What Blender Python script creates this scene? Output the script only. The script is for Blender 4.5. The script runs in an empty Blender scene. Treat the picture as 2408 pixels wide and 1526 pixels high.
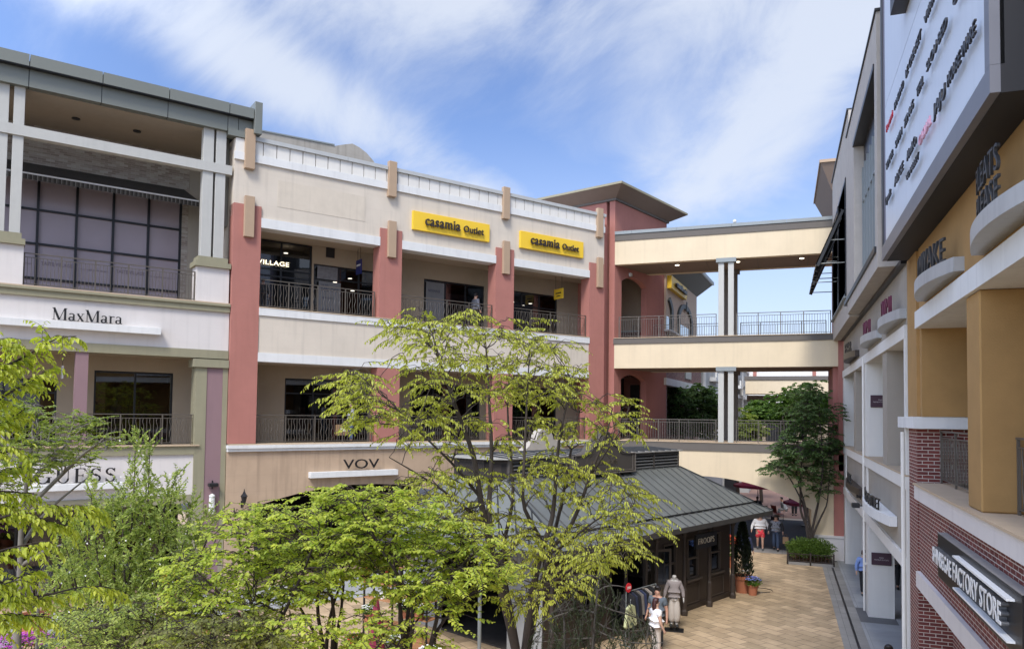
import bpy, math, random
import numpy as np
from mathutils import Vector, Matrix
from math import sin, cos, radians, pi, sqrt, atan2

random.seed(7)
S = bpy.context.scene
COL = S.collection

# ------------------------------------------------------------------ camera
F_PX, PCX, PCY, EYE = 1755.0, 1204.0, 903.0, 6.4          # solved from the vanishing points (photo scaled to 2408 px)
YAW, PITCH, ROLL = radians(19.9), math.atan(69 / F_PX), 0.0127
_f = Vector((-sin(YAW) * cos(PITCH), cos(YAW) * cos(PITCH), sin(PITCH)))
_r = Vector((cos(YAW), sin(YAW), 0)); _u = _r.cross(_f)
CR = cos(ROLL) * _r + sin(ROLL) * _u
CU = -sin(ROLL) * _r + cos(ROLL) * _u
CAM0 = Vector((0, 0, EYE))
cd = bpy.data.cameras.new('camera'); cam = bpy.data.objects.new('camera', cd); COL.objects.link(cam)
cam.matrix_world = Matrix((
    (CR.x, CU.x, -_f.x, 0), (CR.y, CU.y, -_f.y, 0), (CR.z, CU.z, -_f.z, EYE), (0, 0, 0, 1)))
cd.sensor_width = 36; cd.lens = 36 * F_PX / 2408; cd.shift_y = 140 / 2408
cd.clip_start = 0.1; cd.clip_end = 2000
S.camera = cam

def at(x, y, dist):
    """world point seen at photo position (x, y), dist metres along the view axis"""
    d = _f + CR * ((x - PCX) / F_PX) - CU * ((y - PCY) / F_PX)
    return CAM0 + d * dist

# ------------------------------------------------------------------ world, sun, exposure
SUN_EL, SUN_AZ = radians(52), radians(176)      # azimuth from +Y towards +X; the sun stands high behind the camera
W = bpy.data.worlds.new('World'); S.world = W; W.use_nodes = True
nt = W.node_tree; nt.nodes.clear()
def N(t, **k):
    n = nt.nodes.new(t)
    for a, b in k.items(): setattr(n, a, b)
    return n
L = lambda a, b: nt.links.new(a, b)
sky = N('ShaderNodeTexSky', sky_type='NISHITA', sun_disc=False, sun_elevation=SUN_EL, sun_rotation=SUN_AZ, air_density=1.0, dust_density=1.0, ozone_density=2.0)
geo = N('ShaderNodeTexCoord')
sep = N('ShaderNodeSeparateXYZ'); L(geo.outputs['Generated'], sep.inputs[0])
mx = N('ShaderNodeMath', operation='MAXIMUM'); L(sep.outputs['Z'], mx.inputs[0]); mx.inputs[1].default_value = 0.03
ad = N('ShaderNodeMath', operation='ADD'); L(mx.outputs[0], ad.inputs[0]); ad.inputs[1].default_value = 0.12
dx = N('ShaderNodeMath', operation='DIVIDE'); L(sep.outputs['X'], dx.inputs[0]); L(ad.outputs[0], dx.inputs[1])
dy = N('ShaderNodeMath', operation='DIVIDE'); L(sep.outputs['Y'], dy.inputs[0]); L(ad.outputs[0], dy.inputs[1])
cmb = N('ShaderNodeCombineXYZ'); L(dx.outputs[0], cmb.inputs[0]); L(dy.outputs[0], cmb.inputs[1])
mp = N('ShaderNodeMapping', vector_type='TEXTURE'); L(cmb.outputs[0], mp.inputs[0])
mp.inputs['Location'].default_value = (0.35, 0.2, 0); mp.inputs['Rotation'].default_value = (0, 0, radians(118)); mp.inputs['Scale'].default_value = (3.4, 1.1, 1)
mp3 = N('ShaderNodeMapping', vector_type='TEXTURE'); L(geo.outputs['Generated'], mp3.inputs[0]); mp3.inputs['Rotation'].default_value = (radians(15), radians(-32), radians(10)); mp3.inputs['Scale'].default_value = (1.55, 1.0, 0.85)
n1 = N('ShaderNodeTexNoise', noise_dimensions='3D'); L(mp3.outputs[0], n1.inputs['Vector'])
n1.inputs['Scale'].default_value = 5.5; n1.inputs['Detail'].default_value = 13; n1.inputs['Roughness'].default_value = 0.63; n1.inputs['Distortion'].default_value = 0.6
mp2 = N('ShaderNodeMapping', vector_type='TEXTURE'); L(cmb.outputs[0], mp2.inputs[0])
mp2.inputs['Location'].default_value = (1.0, 0.7, 3); mp2.inputs['Rotation'].default_value = (0, 0, radians(100)); mp2.inputs['Scale'].default_value = (2.0, 1.3, 1)
n2 = N('ShaderNodeTexNoise', noise_dimensions='3D'); L(mp2.outputs[0], n2.inputs['Vector'])
n2.inputs['Scale'].default_value = 0.62; n2.inputs['Detail'].default_value = 6; n2.inputs['Roughness'].default_value = 0.45
mul = N('ShaderNodeMath', operation='MULTIPLY_ADD'); L(n2.outputs['Fac'], mul.inputs[0]); mul.inputs[1].default_value = 0.9; L(n1.outputs['Fac'], mul.inputs[2])
# the real sky had a long streak rising to the left, a broad patch overhead and a veil low on the right
def vm(op, a_, v): q = N('ShaderNodeVectorMath', operation=op); L(a_, q.inputs[0]); q.inputs[1].default_value = v; return q.outputs['Value']
def mr_(s_, a_, b_, c_, d_): q = N('ShaderNodeMapRange', interpolation_type='SMOOTHSTEP'); L(s_, q.inputs['Value']); q.inputs['From Min'].default_value = a_; q.inputs['From Max'].default_value = b_; q.inputs['To Min'].default_value = c_; q.inputs['To Max'].default_value = d_; return q.outputs[0]
def mth(op, a_, b_=None, c_=None):
    q = N('ShaderNodeMath', operation=op)
    for i, x_ in enumerate((a_, b_, c_)):
        if x_ is None: continue
        if isinstance(x_, (int, float)): q.inputs[i].default_value = x_
        else: L(x_, q.inputs[i])
    return q.outputs[0]
def pxdir(x, y): d = _f + CR * ((x - PCX) / F_PX) - CU * ((y - PCY) / F_PX); return d.normalized()
wob = N('ShaderNodeVectorMath', operation='MULTIPLY_ADD'); L(n2.outputs['Color'], wob.inputs[0]); wob.inputs[1].default_value = (.10, .10, .16); L(geo.outputs['Generated'], wob.inputs[2])
wv = wob.outputs['Vector']
def streak(p, q, w0, w1, amp):
    n_ = pxdir(*p).cross(pxdir(*q)).normalized(); mid = (pxdir(*p) + pxdir(*q)).normalized(); half = pxdir(*p).dot(mid)
    dd = mth('ABSOLUTE', mth('SUBTRACT', vm('DOT_PRODUCT', wv, tuple(n_)), Vector((.05, .05, .08)).dot(n_)))
    return mth('MULTIPLY', mr_(dd, w0, w1, amp, 0), mr_(vm('DOT_PRODUCT', wv, tuple(mid)), half - .10, half + .06, 0, 1))
def blob(p, a0, a1, amp): return mr_(vm('DOT_PRODUCT', geo.outputs['Generated'], tuple(pxdir(*p))), cos(a1), cos(a0), 0, amp)
parts_ = [streak((250, -60), (1180, 470), .0, .075, .55), streak((700, -120), (1600, -20), .0, .11, .45), streak((2020, 40), (1560, 520), .0, .10, .50), blob((760, 60), .03, .22, .26), blob((1100, 60), .03, .18, .25), blob((1950, 180), .05, .28, .30), blob((60, 40), .02, .12, .18), blob((1420, 270), .02, .12, .20)]
acc = parts_[0]
for q_ in parts_[1:]: acc = mth('ADD', acc, q_)
inview = mr_(vm('DOT_PRODUCT', geo.outputs['Generated'], tuple(pxdir(1204, 300))), .45, .70, .55, .0)      # average cloud for the rest of the sky
acc = mth('ADD', acc, inview)
cl_ = mth('ADD', mth('MULTIPLY', acc, mth('MULTIPLY_ADD', n1.outputs['Fac'], 1.5, .35)), mth('MULTIPLY', mth('SUBTRACT', n1.outputs['Fac'], .5), .9))
crf = mr_(cl_, .04, 1.0, .03, .84)
hzf = mr_(sep.outputs['Z'], .02, .42, .62, 0)
mxf = N('ShaderNodeMath', operation='MAXIMUM'); L(crf, mxf.inputs[0]); L(hzf, mxf.inputs[1])
tint = N('ShaderNodeMix', data_type='RGBA', blend_type='MULTIPLY'); tint.inputs['Factor'].default_value = 1.0
L(sky.outputs[0], tint.inputs['A']); tint.inputs['B'].default_value = (0.86, 0.93, 1.15, 1)
mixc = N('ShaderNodeMix', data_type='RGBA'); L(mxf.outputs[0], mixc.inputs['Factor']); L(tint.outputs['Result'], mixc.inputs['A'])
mixc.inputs['B'].default_value = (4.5, 4.85, 5.5, 1)
# sky brightened behind and left of the camera, added as soft hazy fill
glow = mr_(vm('DOT_PRODUCT', geo.outputs['Generated'], tuple(Vector((-.55, -.62, .50)).normalized())), .05, .85, 1.0, 2.3)
glo = N('ShaderNodeVectorMath', operation='SCALE'); L(mixc.outputs['Result'], glo.inputs[0]); L(glow, glo.inputs['Scale'])
bg = N('ShaderNodeBackground'); L(glo.outputs['Vector'], bg.inputs['Color']); bg.inputs['Strength'].default_value = 0.105
wo = N('ShaderNodeOutputWorld'); L(bg.outputs[0], wo.inputs[0])

sd = bpy.data.lights.new('sun', 'SUN'); sun = bpy.data.objects.new('sun', sd); COL.objects.link(sun)
sd.energy = 2.0; sd.angle = radians(16); sd.color = (1.0, 0.95, 0.86)
_sd = Vector((sin(SUN_AZ) * cos(SUN_EL), cos(SUN_AZ) * cos(SUN_EL), sin(SUN_EL)))
sun.rotation_euler = _sd.to_track_quat('Z', 'Y').to_euler()
S.view_settings.view_transform = 'Standard'; S.view_settings.look = 'None'
S.view_settings.exposure = 0.78; S.view_settings.gamma = 1.0; S.view_settings.use_curve_mapping = False
S.cycles.max_bounces = 8; S.cycles.transparent_max_bounces = 12; S.cycles.sample_clamp_indirect = 6

# ------------------------------------------------------------------ materials
MATS = {}
def mat(name, col, rough=0.8, metal=0.0, var=0.0, vscale=3.0, bump=0.0, bscale=60.0, streak=0.0, spec=0.5, emit=None, trans=0.0, col2=None, leaf=False, sheen=0.0, stain=0.0):
    if name in MATS: return MATS[name]
    m = bpy.data.materials.new(name); m.use_nodes = True; MATS[name] = m
    t = m.node_tree; b = t.nodes['Principled BSDF']
    c = (*col, 1)
    b.inputs['Base Color'].default_value = c; b.inputs['Roughness'].default_value = rough; b.inputs['Metallic'].default_value = metal
    b.inputs['Specular IOR Level'].default_value = spec
    n = lambda ty, **k: _nn(t, ty, **k)
    tc = n('ShaderNodeTexCoord')
    last = None
    def mixer(fac_socket, cc, prev):
        mxn = n('ShaderNodeMix', data_type='RGBA'); t.links.new(fac_socket, mxn.inputs['Factor'])
        if prev is None: mxn.inputs['A'].default_value = c
        else: t.links.new(prev, mxn.inputs['A'])
        mxn.inputs['B'].default_value = (*cc, 1); return mxn.outputs['Result']
    if leaf:
        gi = n('ShaderNodeNewGeometry')
        rp = n('ShaderNodeValToRGB'); t.links.new(gi.outputs['Random Per Island'], rp.inputs[0])
        rp.color_ramp.elements[0].color = (*col2, 1); rp.color_ramp.elements[1].color = c
        last = rp.outputs[0]
        t.links.new(last, b.inputs['Base Color'])
        tr = n('ShaderNodeBsdfTranslucent'); hs = n('ShaderNodeHueSaturation'); hs.inputs['Value'].default_value = 1.5; hs.inputs['Saturation'].default_value = 1.1
        t.links.new(last, hs.inputs['Color']); t.links.new(hs.outputs[0], tr.inputs[0])
        ms = n('ShaderNodeMixShader'); ms.inputs[0].default_value = 0.5
        t.links.new(b.outputs[0], ms.inputs[1]); t.links.new(tr.outputs[0], ms.inputs[2])
        t.links.new(ms.outputs[0], t.nodes['Material Output'].inputs[0])
        return m
    if var > 0:
        nz = n('ShaderNodeTexNoise'); t.links.new(tc.outputs['Object'], nz.inputs['Vector'])
        nz.inputs['Scale'].default_value = vscale; nz.inputs['Detail'].default_value = 6; nz.inputs['Roughness'].default_value = 0.65
        mr = n('ShaderNodeMapRange'); t.links.new(nz.outputs['Fac'], mr.inputs['Value']); mr.inputs['From Min'].default_value = 0.32; mr.inputs['From Max'].default_value = 0.72
        c2 = col2 if col2 else tuple(x * (1 - var) for x in col)
        last = mixer(mr.outputs[0], c2, last)
    if streak > 0:
        mpp = n('ShaderNodeMapping'); t.links.new(tc.outputs['Object'], mpp.inputs[0]); mpp.inputs['Scale'].default_value = (2.6, 2.6, 0.16)
        nz = n('ShaderNodeTexNoise'); t.links.new(mpp.outputs[0], nz.inputs['Vector']); nz.inputs['Scale'].default_value = 2.2; nz.inputs['Detail'].default_value = 5
        mr = n('ShaderNodeMapRange'); t.links.new(nz.outputs['Fac'], mr.inputs['Value']); mr.inputs['From Min'].default_value = 0.52; mr.inputs['From Max'].default_value = 0.75; mr.inputs['To Max'].default_value = streak
        last = mixer(mr.outputs[0], tuple(x * 0.45 for x in col), last)
        # faint horizontal day-joints of the render coat
        sx = n('ShaderNodeSeparateXYZ'); t.links.new(tc.outputs['Object'], sx.inputs[0])
        mm = n('ShaderNodeMath', operation='PINGPONG'); t.links.new(sx.outputs['Z'], mm.inputs[0]); mm.inputs[1].default_value = 0.29
        mr2 = n('ShaderNodeMapRange'); t.links.new(mm.outputs[0], mr2.inputs['Value']); mr2.inputs['From Min'].default_value = 0.0; mr2.inputs['From Max'].default_value = 0.035; mr2.inputs['To Min'].default_value = streak * 0.16; mr2.inputs['To Max'].default_value = 0
        last = mixer(mr2.outputs[0], tuple(x * 0.5 for x in col), last)
    if last is not None: t.links.new(last, b.inputs['Base Color'])
    if bump > 0:
        nz = n('ShaderNodeTexNoise'); t.links.new(tc.outputs['Object'], nz.inputs['Vector']); nz.inputs['Scale'].default_value = bscale; nz.inputs['Detail'].default_value = 3
        bp = n('ShaderNodeBump'); bp.inputs['Strength'].default_value = bump; bp.inputs['Distance'].default_value = 0.01
        t.links.new(nz.outputs['Fac'], bp.inputs['Height']); t.links.new(bp.outputs[0], b.inputs['Normal'])
    if emit: b.inputs['Emission Color'].default_value = (*emit[0], 1); b.inputs['Emission Strength'].default_value = emit[1]
    return m
def _nn(t, ty, **k):
    q = t.nodes.new(ty)
    for a, b in k.items(): setattr(q, a, b)
    return q

def brick_mat(name, c1, c2, mortar, bw, bh, ms=0.012, rough=0.85, bump=0.4, plan=False, rot=0.0, vary=0.0, offset=0.5, squash=1.0, dirt=0.0):
    if name in MATS: return MATS[name]
    m = bpy.data.materials.new(name); m.use_nodes = True; MATS[name] = m
    t = m.node_tree; b = t.nodes['Principled BSDF']; n = lambda ty, **k: _nn(t, ty, **k); l = t.links.new
    tc = n('ShaderNodeTexCoord')
    if plan:
        mp_ = n('ShaderNodeMapping'); l(tc.outputs['Object'], mp_.inputs[0]); mp_.inputs['Rotation'].default_value = (0, 0, rot); vec = mp_.outputs[0]
    else:
        sx = n('ShaderNodeSeparateXYZ'); l(tc.outputs['Object'], sx.inputs[0])
        a = n('ShaderNodeMath', operation='ADD'); l(sx.outputs['X'], a.inputs[0]); l(sx.outputs['Y'], a.inputs[1])
        cb = n('ShaderNodeCombineXYZ'); l(a.outputs[0], cb.inputs[0]); l(sx.outputs['Z'], cb.inputs[1]); vec = cb.outputs[0]
    br = n('ShaderNodeTexBrick'); l(vec, br.inputs['Vector']); br.offset = offset
    br.inputs['Color1'].default_value = (*c1, 1); br.inputs['Color2'].default_value = (*c2, 1); br.inputs['Mortar'].default_value = (*mortar, 1)
    br.inputs['Scale'].default_value = 1; br.inputs['Mortar Size'].default_value = ms; br.inputs['Mortar Smooth'].default_value = 0.15
    br.inputs['Brick Width'].default_value = bw; br.inputs['Row Height'].default_value = bh; br.inputs['Bias'].default_value = 0.0
    nz = n('ShaderNodeTexNoise'); l(tc.outputs['Object'], nz.inputs['Vector']); nz.inputs['Scale'].default_value = 1.6 if plan else 5; nz.inputs['Detail'].default_value = 8; nz.inputs['Roughness'].default_value = 0.7
    mr = n('ShaderNodeMapRange'); l(nz.outputs['Fac'], mr.inputs['Value']); mr.inputs['From Min'].default_value = 0.35; mr.inputs['From Max'].default_value = 0.75; mr.inputs['To Max'].default_value = dirt
    mxn = n('ShaderNodeMix', data_type='RGBA', blend_type='MULTIPLY'); l(mr.outputs[0], mxn.inputs['Factor']); l(br.outputs['Color'], mxn.inputs['A']); mxn.inputs['B'].default_value = (0.45, 0.42, 0.38, 1)
    l(mxn.outputs['Result'], b.inputs['Base Color']); b.inputs['Roughness'].default_value = rough
    if bump:
        bp = n('ShaderNodeBump'); bp.inputs['Strength'].default_value = bump; bp.inputs['Distance'].default_value = 0.01; bp.invert = True
        l(br.outputs['Fac'], bp.inputs['Height']); l(bp.outputs[0], b.inputs['Normal'])
    return m

def glass_mat(name, tint=(0.55, 0.6, 0.62), refl=0.10):
    if name in MATS: return MATS[name]
    m = bpy.data.materials.new(name); m.use_nodes = True; MATS[name] = m
    t = m.node_tree; t.nodes.clear(); n = lambda ty, **k: _nn(t, ty, **k); l = t.links.new
    tr = n('ShaderNodeBsdfTransparent'); tr.inputs[0].default_value = (*tint, 1)
    gl = n('ShaderNodeBsdfGlossy'); gl.inputs['Roughness'].default_value = 0.02
    fr = n('ShaderNodeFresnel'); fr.inputs[0].default_value = 1.5
    a = n('ShaderNodeMath', operation='ADD'); l(fr.outputs[0], a.inputs[0]); a.inputs[1].default_value = refl
    ms = n('ShaderNodeMixShader'); l(a.outputs[0], ms.inputs[0]); l(tr.outputs[0], ms.inputs[1]); l(gl.outputs[0], ms.inputs[2])
    o = n('ShaderNodeOutputMaterial'); l(ms.outputs[0], o.inputs[0]); return m

# ------------------------------------------------------------------ mesh building
class MB:
    def __init__(s): s.v = []; s.f = []; s.smooth = False
    def add(s, vs, fs):
        k = len(s.v); s.v += [tuple(p) for p in vs]; s.f += [tuple(i + k for i in f) for f in fs]; return s
    def box(s, x0, x1, y0, y1, z0, z1):
        if x0 > x1: x0, x1 = x1, x0
        if y0 > y1: y0, y1 = y1, y0
        if z0 > z1: z0, z1 = z1, z0
        return s.add([(x0, y0, z0), (x1, y0, z0), (x1, y1, z0), (x0, y1, z0), (x0, y0, z1), (x1, y0, z1), (x1, y1, z1), (x0, y1, z1)],
                     [(0, 3, 2, 1), (4, 5, 6, 7), (0, 1, 5, 4), (1, 2, 6, 5), (2, 3, 7, 6), (3, 0, 4, 7)])
    def prism(s, poly, a0, a1, axis='y'):
        """extrude a 2-D outline: axis 'y' -> outline in (x,z); 'x' -> (y,z); 'z' -> (x,y)"""
        n = len(poly)
        def P(p, a): return (p[0], a, p[1]) if axis == 'y' else ((a, p[0], p[1]) if axis == 'x' else (p[0], p[1], a))
        vs = [P(p, a0) for p in poly] + [P(p, a1) for p in poly]
        ar = sum(poly[i][0] * poly[(i + 1) % n][1] - poly[(i + 1) % n][0] * poly[i][1] for i in range(n))
        fs = [tuple(range(n)), tuple(range(2 * n - 1, n - 1, -1))] + [(i, (i + 1) % n, n + (i + 1) % n, n + i) for i in range(n)]
        flip = (ar > 0) == (axis == 'y')
        fix = []
        for j, f in enumerate(fs):
            if j >= 2: f = f[::-1]
            fix.append(f if flip else f[::-1])
        if axis == 'y': fix = [f for f in fix]
        return s.add(vs, fix)
    def tube(s, pts, r, n=6, cap=True):
        pts = [Vector(p) for p in pts]; m = len(pts); rs = r if isinstance(r, (list, tuple)) else [r] * m
        k = len(s.v); prev = None
        for i, p in enumerate(pts):
            d = (pts[min(i + 1, m - 1)] - pts[max(i - 1, 0)])
            if d.length < 1e-9: d = Vector((0, 0, 1))
            d.normalize()
            if prev is None:
                a = Vector((0, 0, 1)) if abs(d.z) < 0.9 else Vector((1, 0, 0)); u = d.cross(a).normalized()
            else:
                u = (prev - d * prev.dot(d)); u = u.normalized() if u.length > 1e-6 else d.orthogonal().normalized()
            prev = u; w = d.cross(u)
            for j in range(n):
                t = 2 * pi * j / n; s.v.append(tuple(p + (u * cos(t) + w * sin(t)) * rs[i]))
        for i in range(m - 1):
            for j in range(n):
                a = k + i * n + j; b = k + i * n + (j + 1) % n; s.f.append((a, b, b + n, a + n))
        if cap: s.f.append(tuple(k + j for j in range(n))[::-1]); s.f.append(tuple(k + (m - 1) * n + j for j in range(n)))
        return s
    def lathe(s, prof, c=(0, 0, 0), n=16, cap=True):
        k = len(s.v)
        for r, z in prof:
            for j in range(n):
                t = 2 * pi * j / n; s.v.append((c[0] + r * cos(t), c[1] + r * sin(t), c[2] + z))
        for i in range(len(prof) - 1):
            for j in range(n):
                a = k + i * n + j; b = k + i * n + (j + 1) % n; s.f.append((a, b, b + n, a + n))
        if cap: s.f.append(tuple(k + j for j in range(n))[::-1]); s.f.append(tuple(k + (len(prof) - 1) * n + j for j in range(n)))
        return s
    def ball(s, c, r, n=10, m=7, sc=(1, 1, 1)):
        k = len(s.v)
        for i in range(m + 1):
            a = pi * i / m
            for j in range(n):
                t = 2 * pi * j / n; s.v.append((c[0] + r * sc[0] * sin(a) * cos(t), c[1] + r * sc[1] * sin(a) * sin(t), c[2] + r * sc[2] * cos(a)))
        for i in range(m):
            for j in range(n):
                a = k + i * n + j; b = k + i * n + (j + 1) % n; s.f.append((a, a + n, b + n, b))
        return s
    def xf(s, M, start=0):
        for i in range(start, len(s.v)): s.v[i] = tuple(M @ Vector(s.v[i]))
        return s
    def mesh(s, name):
        me = bpy.data.meshes.new(name); me.from_pydata(s.v, [], s.f)
        if s.smooth: me.polygons.foreach_set('use_smooth', [True] * len(me.polygons))
        me.update(); return me

def link(name, me, m=None, parent=None):
    o = bpy.data.objects.new(name, me); COL.objects.link(o)
    if m is not None and not me.materials: me.materials.append(m)
    if parent is not None: o.parent = parent
    return o
def part(name, mb, m, parent, label=None, bevel=0.0):
    o = link(name, mb.mesh(name) if isinstance(mb, MB) else mb, m, parent)
    if label: o['label'] = label
    if bevel:
        bv = o.modifiers.new('bevel', 'BEVEL'); bv.width = bevel; bv.segments = 1; bv.limit_method = 'ANGLE'
    return o
def thing(name, label, cat, loc=(0, 0, 0), rz=0.0, group=None):
    o = bpy.data.objects.new(name, None); COL.objects.link(o); o.empty_display_size = 0.2
    o.location = loc; o.rotation_euler = (0, 0, rz); o['label'] = label; o['category'] = cat
    if group: o['group'] = group
    return o
def tag(o, label, cat, group=None):
    o['label'] = label; o['category'] = cat
    if group: o['group'] = group
    return o
def struct(name, mb, m, kind='structure'):
    o = link(name, mb.mesh(name) if isinstance(mb, MB) else mb, m); o['kind'] = kind; return o
def copy_tree(o, parent=None):
    c = o.copy(); COL.objects.link(c); c.parent = parent
    for ch in list(o.children): copy_tree(ch, c)
    return c

class Frame:
    """a facade frame: x runs along the facade, y into the building, z up"""
    def __init__(s, o, az): s.o = o; s.rz = pi / 2 - radians(az); s.c = cos(s.rz); s.s = sin(s.rz)
    def w(s, x, y, z=0.0): return Vector((s.o[0] + s.c * x - s.s * y, s.o[1] + s.s * x + s.c * y, z))
FL = Frame((-8.22, 36.2), 34.8)      # left shopping buildings
KF = Frame((-5.14, 17.95), 23.7)     # kiosk
TF = Frame((-7.90, 36.80), 18.6)     # red tower side wall
RF = Frame((2.60, 0.0), 180.0)       # right building seen square on: x runs towards the camera (reading direction), y into the building

# ------------------------------------------------------------------ lettering
def text_mesh(txt, size, depth, sx=1.0, weight=0.0, space=1.0, align='LEFT'):
    cu = bpy.data.curves.new('lettering', 'FONT'); cu.body = txt; cu.size = size; cu.extrude = depth / 2; cu.offset = weight
    cu.space_character = space; cu.align_x = align; cu.resolution_u = 3
    o = bpy.data.objects.new('lettering', cu); COL.objects.link(o)
    dg = bpy.context.evaluated_depsgraph_get(); me = bpy.data.meshes.new_from_object(o.evaluated_get(dg)); 
    bpy.data.objects.remove(o)
    for v in me.vertices:            # stand the letters up: x along, z up, front towards -y
        x, y, z = v.co; v.co = (x * sx, -z, y)
    return me
def text_w(me): return max(v.co.x for v in me.vertices) if len(me.vertices) else 0
def letters(name, txt, loc_w, rz, width, cap, depth, m, parent=None, label=None, weight=0.0, space=1.0, me=None):
    """lettering fitted to a width and a cap height; loc is the lower-left front corner in the parent's space"""
    me = me or text_mesh(txt, 1.0, 0.1, weight=weight, space=space)
    xs = [v.co.x for v in me.vertices]; zs = [v.co.z for v in me.vertices]
    x0, x1, z0 = min(xs), max(xs), 0.0
    capz = 0.69
    for v in me.vertices:
        v.co.x = (v.co.x - x0) * width / (x1 - x0); v.co.z = v.co.z * cap / capz; v.co.y = v.co.y * depth / 0.1 + depth / 2
    me.update()
    o = link(name, me, m, parent); o.location = loc_w; o.rotation_euler = (0, 0, rz)
    if label: o['label'] = label
    return o

# serif capitals and small letters drawn as strokes (thick, thin and serif bars) for the big shop signs
def _bar(mb, x0, z0, x1, z1, w, d):
    dx, dz = x1 - x0, z1 - z0; L_ = sqrt(dx * dx + dz * dz); nx, nz = -dz / L_ * w / 2, dx / L_ * w / 2
    mb.prism([(x0 - nx, z0 - nz), (x1 - nx, z1 - nz), (x1 + nx, z1 + nz), (x0 + nx, z0 + nz)], 0, d)
def _arc(mb, cx, cz, rx, rz_, a0, a1, w0, w1, d, n=14):
    for i in range(n):
        t0 = radians(a0 + (a1 - a0) * i / n); t1 = radians(a0 + (a1 - a0) * (i + 1) / n + 0.5)
        def ww(t): return w0 + (w1 - w0) * abs(cos(t))
        def q(t, s): return (cx + (rx + s * ww(t) / 2) * cos(t), cz + (rz_ + s * ww(t) / 2) * sin(t))
        mb.prism([q(t0, -1), q(t1, -1), q(t1, 1), q(t0, 1)], 0, d)
def serif(ch, d):
    mb = MB(); T, t, s = 0.155, 0.05, 0.035
    if ch == 'M':
        _bar(mb, .14, s, .14, 1, t, d); _bar(mb, .13, 1, .50, .02, T, d); _bar(mb, .50, .02, .86, 1, t, d); _bar(mb, .90, s, .90, 1, T, d)
        for a, b, z in ((0, .28, 0), (.76, 1.04, 0), (0, .22, 1), (.82, 1.04, 1)): mb.prism([(a, z - s * (z > 0)), (b, z - s * (z > 0)), (b, z + s * (z == 0)), (a, z + s * (z == 0))], 0, d)
        return mb, 1.08
    if ch == 'a':
        _bar(mb, .38, .04, .38, .46, T * .8, d); _arc(mb, .23, .44, .17, .16, 0, 150, t, T * .7, d, 8)
        _arc(mb, .21, .17, .15, .14, 40, 330, t, T * .8, d, 12); _bar(mb, .36, .05, .52, .04, t, d); return mb, .54
    if ch == 'x':
        _bar(mb, .08, .60, .44, .02, T * .85, d); _bar(mb, .08, .02, .44, .60, t, d)
        for a, b, z in ((0, .2, 0), (.32, .54, 0), (0, .2, .62), (.34, .54, .62)): mb.box(a, b, 0, d, z, z + s)
        return mb, .56
    if ch == 'r':
        _bar(mb, .14, .03, .14, .62, T * .85, d); _arc(mb, .32, .42, .16, .18, 50, 170, t, T * .6, d, 8); mb.box(0, .3, 0, d, 0, s); mb.box(0, .14, 0, d, .6, .6 + s); return mb, .44
    if ch == 'G':
        _arc(mb, .44, .5, .37, .47, 50, 325, t, T, d, 20); _bar(mb, .76, .05, .76, .44, T * .9, d); mb.box(.6, .92, 0, d, .42, .46); _bar(mb, .74, .72, .74, .98, t, d); return mb, .98
    if ch == 'U':
        _bar(mb, .16, .3, .16, .98, T, d); _bar(mb, .70, .3, .70, .98, t, d); _arc(mb, .43, .32, .27, .30, 180, 360, t, T * .7, d, 12); mb.box(.02, .3, 0, d, .965, 1); mb.box(.58, .82, 0, d, .965, 1); return mb, .9
    if ch == 'E':
        _bar(mb, .16, .02, .16, .98, T, d)
        for z in (.02, .5, .98): _bar(mb, .1, z, .62 if z != .5 else .5, z, t, d)
        _bar(mb, .62, 0, .62, .2, t, d); _bar(mb, .60, .8, .60, 1, t, d); _bar(mb, .5, .4, .5, .6, t, d); mb.box(.02, .12, 0, d, 0, s); mb.box(.02, .12, 0, d, .965, 1); return mb, .76
    if ch == 'S':
        _arc(mb, .34, .74, .22, .22, 20, 255, t, T * .8, d, 12); _arc(mb, .34, .26, .24, .24, 75, -160, t, T * .8, d, 12); _bar(mb, .28, .56, .42, .46, T, d)
        _bar(mb, .58, .72, .58, .97, t, d); _bar(mb, .09, .04, .09, .28, t, d); return mb, .72
def serif_letters(parent, txt, x, y, z, width, cap, depth, m, gap=0.04):
    """each letter is a part of its own"""
    tot = 0; gl = []
    for ch in txt:
        mb, w = serif(ch, 1.0); gl.append((ch, mb, tot)); tot += w + gap
    k = width / (tot - gap)
    for ch, mb, ox in gl:
        for i, p in enumerate(mb.v): mb.v[i] = (x + (p[0] + ox) * k, y + p[1] * depth, z + p[2] * cap)
        part('letter', mb, m, parent)
# ================================================================== palette
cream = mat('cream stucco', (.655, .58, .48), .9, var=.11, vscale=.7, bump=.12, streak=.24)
white = mat('white trim', (.72, .72, .70), .85, var=.10, vscale=1.2, bump=.08, streak=.22)
wwhite = mat('white wall', (.73, .705, .65), .85, var=.07, vscale=.8, bump=.12, streak=.14)
pale = mat('pale lilac wall', (.66, .62, .59), .88, var=.07, vscale=.9, bump=.10, streak=.14)
red = mat('terracotta red stucco', (.42, .175, .14), .9, var=.15, vscale=.8, bump=.14, streak=.14)
tan = mat('tan stucco', (.48, .35, .24), .9, var=.14, vscale=1.1, bump=.10, streak=.42)
tanbar = mat('tan bar', (.42, .30, .20), .85, var=.06, bump=.08)
yellowc = mat('yellow cream stucco', (.70, .58, .40), .9, var=.11, vscale=.7, bump=.10, streak=.12)
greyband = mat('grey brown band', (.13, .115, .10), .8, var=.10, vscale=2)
greymet = mat('grey coping metal', (.25, .27, .265), .45, metal=.3, var=.06)
olive = mat('olive band', (.285, .265, .175), .85, var=.10, vscale=1.5, bump=.06, streak=.2)
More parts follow.
